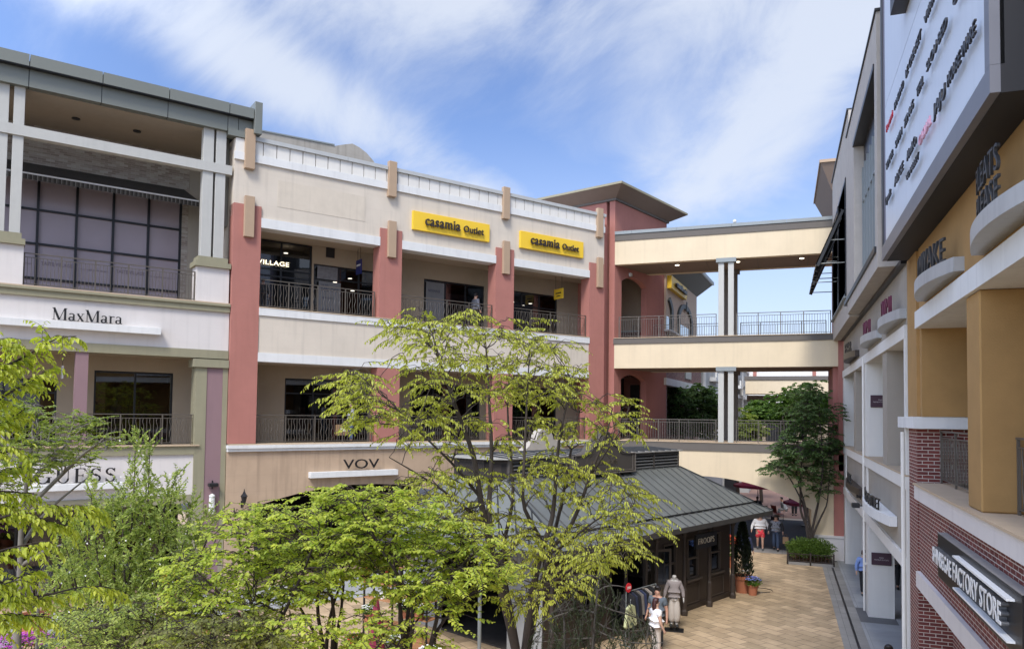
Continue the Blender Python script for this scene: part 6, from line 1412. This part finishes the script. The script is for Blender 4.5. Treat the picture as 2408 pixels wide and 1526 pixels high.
    def cloth(nm, keys, edges, grow, mt, extra=None, cut=None):
        ks = list(keys); kk = {n: i for i, n in enumerate(ks)}; v = [V[ix[n]] for n in ks]; r = []
        for n in ks:
            a = Rr[n] if isinstance(Rr[n], tuple) else (Rr[n], Rr[n]); g = grow.get(n, 1.18); r.append((a[0] * H_ * g, a[1] * H_ * g))
        e = [(kk[a], kk[b]) for a, b in edges]
        if cut:
            for a, b, f, gr in cut:   # end a limb part way
                va, vb = Vector(V[ix[a]]), Vector(V[ix[b]]); k = len(v); v.append(tuple(va.lerp(vb, f))); ra = Rr[a] if isinstance(Rr[a], tuple) else (Rr[a], Rr[a]); rb = Rr[b] if isinstance(Rr[b], tuple) else (Rr[b], Rr[b])
                r.append(tuple((ra[i] * (1 - f) + rb[i] * f) * H_ * gr for i in (0, 1))); e.append((kk[a], k))
        return link(nm, skin_mesh(v, e, r, nm), mt, t)
    tm = topm or mat('cloth %.2f %.2f %.2f' % top, top, .85, var=.12, vscale=9, bump=.2, bscale=25)
    ke = ['pel', 'ches', 'upch', 'shL', 'shR', 'elL', 'elR']; ee = [('pel', 'ches'), ('ches', 'upch'), ('upch', 'shL'), ('upch', 'shR'), ('shL', 'elL'), ('shR', 'elR')]
    gr = dict(pel=1.34 + belly * .2, ches=1.16 + belly, upch=1.12, shL=1.35, shR=1.35, elL=1.5, elR=1.5); cut = [('elL', 'wrL', .93, 1.5), ('elR', 'wrR', .93, 1.5), ('pel', 'ches', hem, 1.30)]
    if sleeve == 'short': ke = ke[:5]; ee = ee[:4]; cut = [('shL', 'elL', .6, 1.4), ('shR', 'elR', .6, 1.4), ('pel', 'ches', hem, 1.2)]
    cloth('shirt', ke, ee, gr, tm, cut=cut)
    if jacket:
        gj = {k_: v_ * 1.14 for k_, v_ in gr.items()}; gj['pel'] = 1.3
        jm = mat('cloth %.2f %.2f %.2f' % jacket, jacket, .85, var=.12, vscale=9)
        for s, sg in (('L', -1), ('R', 1)):
            mbj = MB(); hp = Vector(V[ix['pel']]); 
            mbj.add([tuple(Vector(p_) * H_) for p_ in ((sg * .035, .066, hipz + .27), (sg * .09 * w, .050, hipz + .28), (sg * .105 * w, .045, hipz - .02), (sg * .04, .078, hipz - .02), (sg * .03, .085, hipz + .12), (sg * .095 * w, .058, hipz + .12))], [(0, 1, 5, 4), (4, 5, 2, 3)])
            part('jacket_front', mbj, jm, t)
        cloth('jacket', ke, ee, {**gj, 'ches': 1.12, 'pel': 1.14, 'upch': 1.16}, jm, cut=[('elL', 'wrL', .9, 1.7), ('elR', 'wrR', .9, 1.7)])
    bm = mat('cloth %.2f %.2f %.2f' % bottom, bottom, .85, var=.12, vscale=9, bump=.2, bscale=25)
    kb = ['pel', 'hpL', 'hpR']; eb = [('pel', 'hpL'), ('pel', 'hpR')]
    if legs == 'long': cloth('trousers', kb + ['knL', 'knR'], eb + [('hpL', 'knL'), ('hpR', 'knR')], dict(pel=.76, hpL=1.0, hpR=1.0, knL=1.35 * wide, knR=1.35 * wide), bm, cut=[('knL', 'anL', .9, 1.6 * wide), ('knR', 'anR', .9, 1.6 * wide)])
    elif legs == 'short': cloth('shorts', kb, eb, dict(pel=.78, hpL=1.08, hpR=1.08), bm, cut=[('hpL', 'knL', .5, 1.35), ('hpR', 'knR', .5, 1.35), ('hpL', 'knL', .86, 1.55), ('hpR', 'knR', .86, 1.55)])
    sm_ = mat('shoe %.2f' % shoe[0], shoe, .6)
    for s in 'LR':
        a, b = Vector(V[ix['an' + s]]), Vector(V[ix['to' + s]]); q = MB(); q.ball(((a.x + b.x) / 2, (a.y + b.y) / 2 + .0, .028 * H_ + (P['an' + s][2] - .045) * H_), 1, 10, 6, (.030 * H_, .080 * H_, .028 * H_)); q.smooth = True; part('shoe', q, sm_, t)
    hm = mat('hair %.3f' % hair[0], hair, .5); hx, hy, hz_ = V[ix['head1']]; q = MB(); q.smooth = True
    q.ball((hx, hy - .010 * H_, hz_ + .014 * H_), 1, 14, 9, (.056 * H_, .062 * H_, .056 * H_))
    if hairlen == 'long':
        q.ball((hx, hy - .045 * H_, hz_ - .06 * H_), 1, 12, 9, (.055 * H_, .032 * H_, .115 * H_))
    elif hairlen == 'bob': q.ball((hx, hy - .02 * H_, hz_ - .018 * H_), 1, 12, 8, (.060 * H_, .048 * H_, .05 * H_))
    # clear the face
    for i, v in enumerate(q.v):
        if v[1] > hy + .012 * H_ and v[2] < hz_ + .030 * H_: q.v[i] = (v[0] * .93, hy + .012 * H_, v[2])
    if name == 'person':
        part('hair', q, hm, t)
        f = MB()
        for sg in (-1, 1): f.ball((hx + sg * .017 * H_, hy + .049 * H_, hz_ + .004 * H_), .0045 * H_, 6, 5)
        part('eyes', f, mat('eye', (.02, .015, .012), .3), t)
        f = MB(); f.ball((hx, hy + .053 * H_, hz_ - .012 * H_), .008 * H_, 7, 6, (.8, 1, 1.3)); part('nose', f, skm, t)
        f = MB(); f.ball((hx, hy + .047 * H_, hz_ - .030 * H_), .011 * H_, 8, 5, (1.1, .4, .35)); part('mouth', f, mat('lip', (.35, .12, .10), .5), t)
        for sg in (-1, 1): part('ear', MB().ball((hx + sg * .043 * H_, hy - .004 * H_, hz_ - .005 * H_), .011 * H_, 7, 6, (.5, 1, 1.4)), skm, t)
        if mask: f = MB(); f.ball((hx, hy + .034 * H_, hz_ - .022 * H_), 1, 10, 7, (.034 * H_, .026 * H_, .026 * H_)); f.smooth = True; part('mask', f, petal_w, t)
    return t, {n: Vector(V[ix[n]]) for n in names}
def held_bag(label, t, wr, m, wdt=.26, hgt=.32, name='shopping_bag'):
    M_ = Matrix.Rotation(t.rotation_euler.z, 4, 'Z'); p = M_ @ wr + Vector(t.location); p.z -= .10
    b = thing(name, label, 'bag', p, t.rotation_euler.z); part('bag_body', MB().box(-wdt / 2, wdt / 2, -.06, .06, -hgt - .1, -.1), m, b, bevel=.006); part('handle', MB().tube([(-.07, 0, -.1), (-.05, 0, .02), (.05, 0, .02), (.07, 0, -.1)], .006, 5), m, b); return b
kraft = mat('kraft paper', (.36, .23, .12), .8, var=.1)
DN = -pi / 2
person('man in a white sweater and bright red shorts walking towards the court', (-1.0, 38.25, 0), DN + .05, 1.74, top=(.78, .77, .76), bottom=(.80, .06, .08), legs='short', w=1.18, belly=.12, hem=.28, stride=.07, shoe=(.10, .10, .10), armL=((.06, -.01), (.075, .01)), armR=((.06, .0), (.075, .03)))
plaid = brick_mat('plaid shirt', (.02, .025, .04), (.05, .06, .09), (.42, .44, .48), .045, .045, .006, bump=0, offset=0)
t, jj = person('man in a plaid shirt and dark jacket carrying a paper bag', (-.28, 38.2, 0), DN - .05, 1.70, topm=plaid, jacket=(.03, .032, .036), bottom=(.05, .075, .13), stride=.05, armL=((.05, .0), (.06, .03)), armR=((.05, .0), (.07, .02)))
held_bag('brown paper bag carried by the man in the plaid shirt', t, jj['wrL'] + Vector((-.12, 0, 0)), kraft)
person('person in a navy sweatshirt with a white hem standing behind the potted conifer', (-1.42, 32.4, 0), DN + 2.7, 1.72, top=(.02, .028, .07), bottom=(.02, .02, .022), stride=.03, hairlen='bob', shoe=(.5, .5, .5))
person('person in blue passing behind the kiosk corner post', (-2.35, 33.6, 0), pi, 1.7, top=(.08, .13, .30), bottom=(.08, .12, .22))
person('woman in a light blue sweater and white mask walking out of the white arcade', (2.78, 29.9, .02), DN + .25, 1.62, top=(.21, .31, .60), bottom=(.015, .015, .018), mask=True, hairlen='bob', hair=(.05, .02, .015), stride=-.05, armL=((.04, -.02), (.05, -.02)), armR=((.04, .01), (.05, .03)))
person('woman with long red brown hair and a white sleeveless top near the clothes rack', (-3.12, 19.95, 0), DN + 2.2, 1.6, top=(.82, .80, .80), sleeve='short', bottom=(.55, .48, .42), hair=(.045, .012, .010), hairlen='long', armL=((.05, -.01), (.07, .03)), armR=((.03, .01), (.04, .04)))
person('dark haired man in a grey shirt behind the long haired woman', (-3.2, 20.75, 0), DN - .35, 1.74, skin=(.46, .25, .17), top=(.10, .12, .14), sleeve='short', bottom=(.03, .03, .035))
person('person in black seated at the left of the open parasol table', (-2.2, 49.4, 0), .5, 1.65, top=(.015, .015, .017), bottom=(.02, .02, .02), sit=True); person('person in a pale grey top seated right of the parasols', (.2, 51.6, 0), pi + .3, 1.65, top=(.42, .44, .46), bottom=(.4, .4, .4), sit=True, lean=.5)
person('person in black standing beyond the parasol tables', (.75, 52.2, 0), DN, 1.7, top=(.02, .02, .022), bottom=(.02, .02, .02)); person('person in dark clothes seated at the back of the parasol table', (-1.5, 51.2, 0), DN, 1.65, top=(.03, .03, .035), bottom=(.02, .02, .02), sit=True)
person('person in dark clothes crouched on the far pavement near the hedge', (-3.05, 46.2, 0), 2.6, 1.5, top=(.015, .015, .018), bottom=(.03, .035, .05), sit=True)
t, jj = person('shopper in a pale striped top and jeans behind the lower left railing', tuple(FL.w(-12.9, .9, 5.15)), FL.rz + pi - .2, 1.68, top=(.42, .43, .45), bottom=(.10, .16, .28), hairlen='bob')
b = thing('shopping_bag', 'large brown paper bag held by the shopper behind the lower left railing', 'bag', FL.w(-13.35, .75, 5.45), FL.rz); part('bag_body', MB().box(-.24, .24, -.08, .08, 0, .42), kraft, b, bevel=.01); part('label_patch', MB().box(-.1, .12, -.085, -.081, .16, .28), petal_w, b)
person('dark haired person behind the middle upper railing', tuple(FL.w(-7.0, 1.0, 10.13)), FL.rz, 1.68, top=(.12, .13, .16), bottom=(.03, .03, .04)); person('person in a white shirt leaning behind the third red pillar', tuple(FL.w(-5.75, 1.0, 10.13)), FL.rz + .6, 1.66, top=(.7, .7, .72), bottom=(.03, .03, .04))
person('child in dark clothes behind the upper railing next to the leftmost red pillar', tuple(FL.w(-16.5, 1.1, 10.13)), FL.rz - pi / 2, 1.25, skin=(.36, .2, .14), top=(.03, .03, .035), bottom=(.03, .03, .035))
person('dark silhouetted person in the lower arch of the red tower', tuple(TF.w(1.9, 1.5, 5.12)), 0, 1.72, skin=(.2, .12, .09), top=(.02, .02, .025), bottom=(.02, .02, .02))
person('person in long dark clothes walking in the arcade behind the white pillar', (4.0, 31.6, .02), DN - .2, 1.68, top=(.12, .10, .09), bottom=(.02, .02, .02), stride=.07); person('second person in black walking in the arcade behind the white pillar', (4.5, 32.3, .02), DN - .2, 1.66, top=(.02, .02, .022), bottom=(.02, .02, .02), stride=.05)
person('dark haired person whose head just shows at the bottom edge of the arcade', (2.1, 17.65, .02), DN, 1.62, top=(.03, .03, .03), bottom=(.02, .02, .02))
# mannequin in a hooded jacket and pale trousers
t, jj = person('headless mannequin in a mauve grey hooded jacket and pale wide trousers at the kiosk door', tuple(kx(5.35, .05, .12)), DN + .1, 1.62, skin=(.42, .40, .37), top=(.25, .215, .205), bottom=(.48, .43, .38), legs='long', armL=((.05, .0), (.06, .02)), armR=((.05, .0), (.07, .02)), name='mannequin', wide=1.45, hem=.06, w=.84)
part('hood', MB().ball((0, -.05, 1.35), 1, 12, 8, (.13, .11, .09)), mat('cloth 0.25 0.21 0.21', (.25, .215, .205), .85), t)
part('stand', MB().box(-.28, .28, -.2, .2, -.12, -.09).tube([(0, 0, -.1), (0, 0, .8)], .015, 6), blackm, t)
rk = thing('clothes_rack', 'black rail of dark garments at the kiosk door', 'rack', kx(3.75, .15), KF.rz)
part('rail', MB().tube([(-.75, 0, .05), (-.75, 0, 1.5), (.75, 0, 1.5), (.75, 0, .05)], .016, 6).tube([(-.75, -.22, .03), (-.75, .22, .03)], .016, 6).tube([(.75, -.22, .03), (.75, .22, .03)], .016, 6), greymet, rk)
cols = [(.015, .015, .018), (.02, .025, .05), (.012, .012, .014), (.18, .16, .14), (.03, .04, .09), (.015, .015, .017), (.35, .30, .26), (.012, .012, .014), (.02, .02, .022), (.30, .28, .25)]
for i in range(10):
    x_ = -.65 + i * .14; c = cols[i]; g = thing('hanging_garment', ('%s garment hanging on the kiosk rack, %s' % (['black', 'dark blue', 'black', 'grey beige', 'navy', 'black', 'sand coloured', 'black', 'charcoal', 'pale beige'][i], ['first from the left', 'second from the left', 'third from the left', 'fourth from the left', 'fifth from the left', 'sixth from the left', 'seventh from the left', 'eighth from the left', 'second from the right end', 'at the right end'][i])), 'garment', kx(3.75 + x_, .15, 1.46), KF.rz + pi / 2, 'garments on the kiosk rack')
    part('cloth', MB().prism([(-.05, 0), (.05, 0), (.22, -.09), (.27, -.62), (.20, -.63), (.19, -.35), (.19, -.78), (-.19, -.78), (-.19, -.35), (-.20, -.63), (-.27, -.62), (-.22, -.09)], -.025, .025), mat('garment %d' % i, c, .9, var=.2, vscale=8), g)
g = thing('hanging_garment', 'pale yellow green shirt hanging at the left end of the kiosk rack', 'garment', kx(2.85, -.1, 1.22), KF.rz + .1)
part('cloth', MB().prism([(-.06, 0), (.06, 0), (.20, -.06), (.34, -.56), (.25, -.62), (.17, -.34), (.10, -.62), (-.16, -.60), (-.16, -.34), (-.24, -.6), (-.33, -.54), (-.20, -.06)], -.04, .04), mat('pale yellow green cloth', (.50, .52, .28), .9, var=.1), g, bevel=.015); part('hanger_hook', MB().tube([(0, 0, 0), (0, 0, .12), (.03, 0, .15)], .006, 5), greymet, g)
g = thing('price_sign', 'small round red sale sign reading 20% above the clothes rack', 'sign', kx(3.05, .1, 1.62), KF.rz); part('disc', MB().prism([(.13 * cos(i * pi / 8), .13 * sin(i * pi / 8)) for i in range(16)], -.01, .01), mat('sale red', (.62, .02, .03), .5), g); part('stand', MB().tube([(0, .02, -.12), (0, .02, -1.6)], .01, 6), blackm, g); letters('lettering', '20%', (-.09, -.016, -.03), 0, .18, .065, .004, petal_w, g, weight=.01)

# ------------------------------------------------------------------ flower stall in front of the kiosk end
oak = mat('orange brown shelf wood', (.42, .20, .09), .6, var=.2, vscale=6)
FS = Frame((0, 0), 90)
rd_ = mat('red petal', (.5, .01, .015), .6); wh_ = petal_w; pkp = mat('pink petal', (.72, .28, .34), .6); mag = mat('magenta petal', (.45, .06, .42), .6); yl = mat('golden petal', (.75, .42, .02), .6)
def shelf(label, p, rz, w, lev, d=.34, doors=False):
    t = thing('display_shelf', label, 'shelf', p, rz)
    for z_ in lev: part('shelf_board', MB().box(0, w, 0, d, z_ - .03, z_), oak, t)
    for x_, y_ in ((0, 0), (w - .04, 0), (0, d - .04), (w - .04, d - .04)): part('upright', MB().box(x_, x_ + .04, y_, y_ + .04, 0, lev[-1] - .03), blackm, t)
    part('drawer', MB().box(.05, w - .05, .0, .03, lev[0] - .22, lev[0] - .04), oak, t); return t
P1 = at(852, 1500, 19.8); P2 = at(936, 1500, 19.3)
shelf('tall flower shelf with white mugs and red flowers at the kiosk end', (P1.x, P1.y, 0), radians(-14), 1.05, (.9, 1.5, 1.9, 2.32), .4)
shelf('lower flower shelf with white blossoms left of the grey end post', (P2.x, P2.y, 0), radians(-14), .95, (.6, 1.15, 1.6), .4)
def potted(label, x, y, d, r, h, fm, nb, lm=lf_mid, z=0.0, ls=.06, br=.035, rr=1.5, cat=None):
    P0 = at(x, y, d); t = pot('flower_pot', label, (P0.x, P0.y, z), r, h); bush(t, (0, 0, h + r * .6), r * rr, r * rr, r * .9, 420, lm, ls, ls * .6, seed=int(x)); 
    if nb: blooms(t, (0, 0, h + r * .7), r * rr, r * rr, r * .8, nb, fm, br, seed=int(y))
    if .15 < z < .85: q = thing('wooden_crate', 'wooden crate under the ' + label, 'crate', (P0.x, P0.y, 0), .3); part('crate_side', MB().box(-r * 1.1, r * 1.1, -r * 1.1, r * 1.1, .0, z - .03), oak, q); part('crate_top', MB().box(-r * 1.2, r * 1.2, -r * 1.2, r * 1.2, z - .027, z), oak, q)
    return t
def mug(label, p):
    t = thing('mug', label, 'mug', p, 0, 'white mugs on the flower shelf'); part('cup', MB().lathe([(.055, 0), (.065, .02), (.065, .15), (.055, .15), (.05, .03)], (0, 0, 0), 14, False), wh_, t); part('handle', MB().tube([(.06, 0, .12), (.1, 0, .1), (.1, 0, .05), (.06, 0, .03)], .008, 5), wh_, t)
mug('left white mug on the wooden flower shelf', (P1.x + .42, P1.y - .0, 1.5)); mug('right white mug on the wooden flower shelf', (P1.x + .60, P1.y - .04, 1.5))
Pq = at(884, 1500, 17.5); parasol('closed wine red parasol standing before the flower shelves', (Pq.x, Pq.y, 0), 1, 2.2, True)
for i, (x, y, d, r, h, fm, nb, z, lb) in enumerate([
    (862, 1330, 19.7, .10, .22, rd_, 26, 1.9, 'red flower pot high on the left end of the tall flower shelf'), (915, 1345, 19.5, .12, .22, rd_, 30, 1.9, 'red flower pot at the right end of the tall flower shelf'),
    (868, 1450, 19.6, .14, .22, wh_, 50, .9, 'white flower pot on the lowest board of the tall flower shelf'), (950, 1440, 19.1, .14, .22, wh_, 60, 1.15, 'white flower pot on the lower flower shelf, left side'), (985, 1440, 18.9, .14, .22, wh_, 60, 1.15, 'white flower pot on the lower flower shelf, right side'),
    (935, 1490, 18.2, .2, .35, wh_, 70, .3, 'white blossoms in front of the lower flower shelf'), (1010, 1500, 17.6, .22, .35, wh_, 90, .2, 'large white blossom pot beside the grey end post'), (925, 1515, 16.6, .2, .35, yl, 70, .25, 'yellow flower pot at the bottom beside the closed parasol'),
    (960, 1522, 16.4, .18, .3, yl, 50, .25, 'second golden flower pot at the bottom edge of the stall'), (832, 1480, 18.6, .18, .35, rd_, 24, .2, 'sparse red flower pot left of the tall flower shelf'), (1062, 1505, 16.2, .2, .35, yl, 0, .3, 'bright green leafy pot at the foot of the grey end post'),
    (30, 1495, 17.0, .34, .3, mag, 190, .4, 'magenta bougainvillea pot at the bottom left corner'), (72, 1500, 17.4, .3, .3, mag, 120, .4, 'smaller magenta flower pot beside the pole at the left'), (68, 1516, 15.6, .16, .25, pkp, 60, .6, 'pink geranium pot at the bottom left edge'),
    (146, 1506, 16.8, .2, .3, pkp, 70, .4, 'pink geranium pot right of the big terracotta pot'), (488, 1425, 21.5, .25, .3, pkp, 60, .2, 'pink flower pot glimpsed left of the layered trees'), (566, 1438, 20.5, .25, .3, pkp, 60, .2, 'pink flower pot glimpsed behind the layered trees'),
    (405, 1372, 22.0, .28, .5, yl, 190, .6, 'tall golden flowering pot glimpsed beyond the apple shrub')]):
    potted(lb, x, y, d, r, h, fm, nb, z=z if z < 5 else 0)
# plinths that carry the raised pots
Pp = at(78, 1480, 20.3); t = pot('potted_shrub', 'big terracotta pot with a bare twiggy shrub at the lower left', (Pp.x, Pp.y, 0), .42, .78)
mb = MB(); rg = random.Random(4)
for i in range(60):
    a = rg.uniform(0, 2 * pi); q = rg.uniform(.3, 1.0); mb.tube([(0, 0, .7), (.25 * q * cos(a), .25 * q * sin(a), 1.2), (.8 * q * cos(a) + rg.gauss(0, .1), .8 * q * sin(a) + rg.gauss(0, .1), rg.uniform(1.2, 2.2))], [.014, .009, .003], 4)
part('twigs', mb, mat('grey twig', (.16, .14, .12), .9), t)
Pp = at(128, 1500, 18.0); t = thing('side_table', 'small grey metal table right of the big terracotta pot', 'table', (Pp.x, Pp.y, 0), .2); part('table_top', MB().box(-.3, .3, -.3, .3, .66, .69), greymet, t)
for sx in (-1, 1):
    for sy in (-1, 1): part('leg', MB().tube([(sx * .27, sy * .27, 0), (sx * .22, sy * .22, .66)], .015, 5), blackm, t)
Pp = at(88, 1480, 12.0); t = thing('stake', 'thin grey brown stake standing among the flowers at the lower left', 'stake', (Pp.x, Pp.y, 0), 0); part('pole', MB().tube([(0, 0, 0), (0, 0, 3.2)], .022, 7), greyband, t)
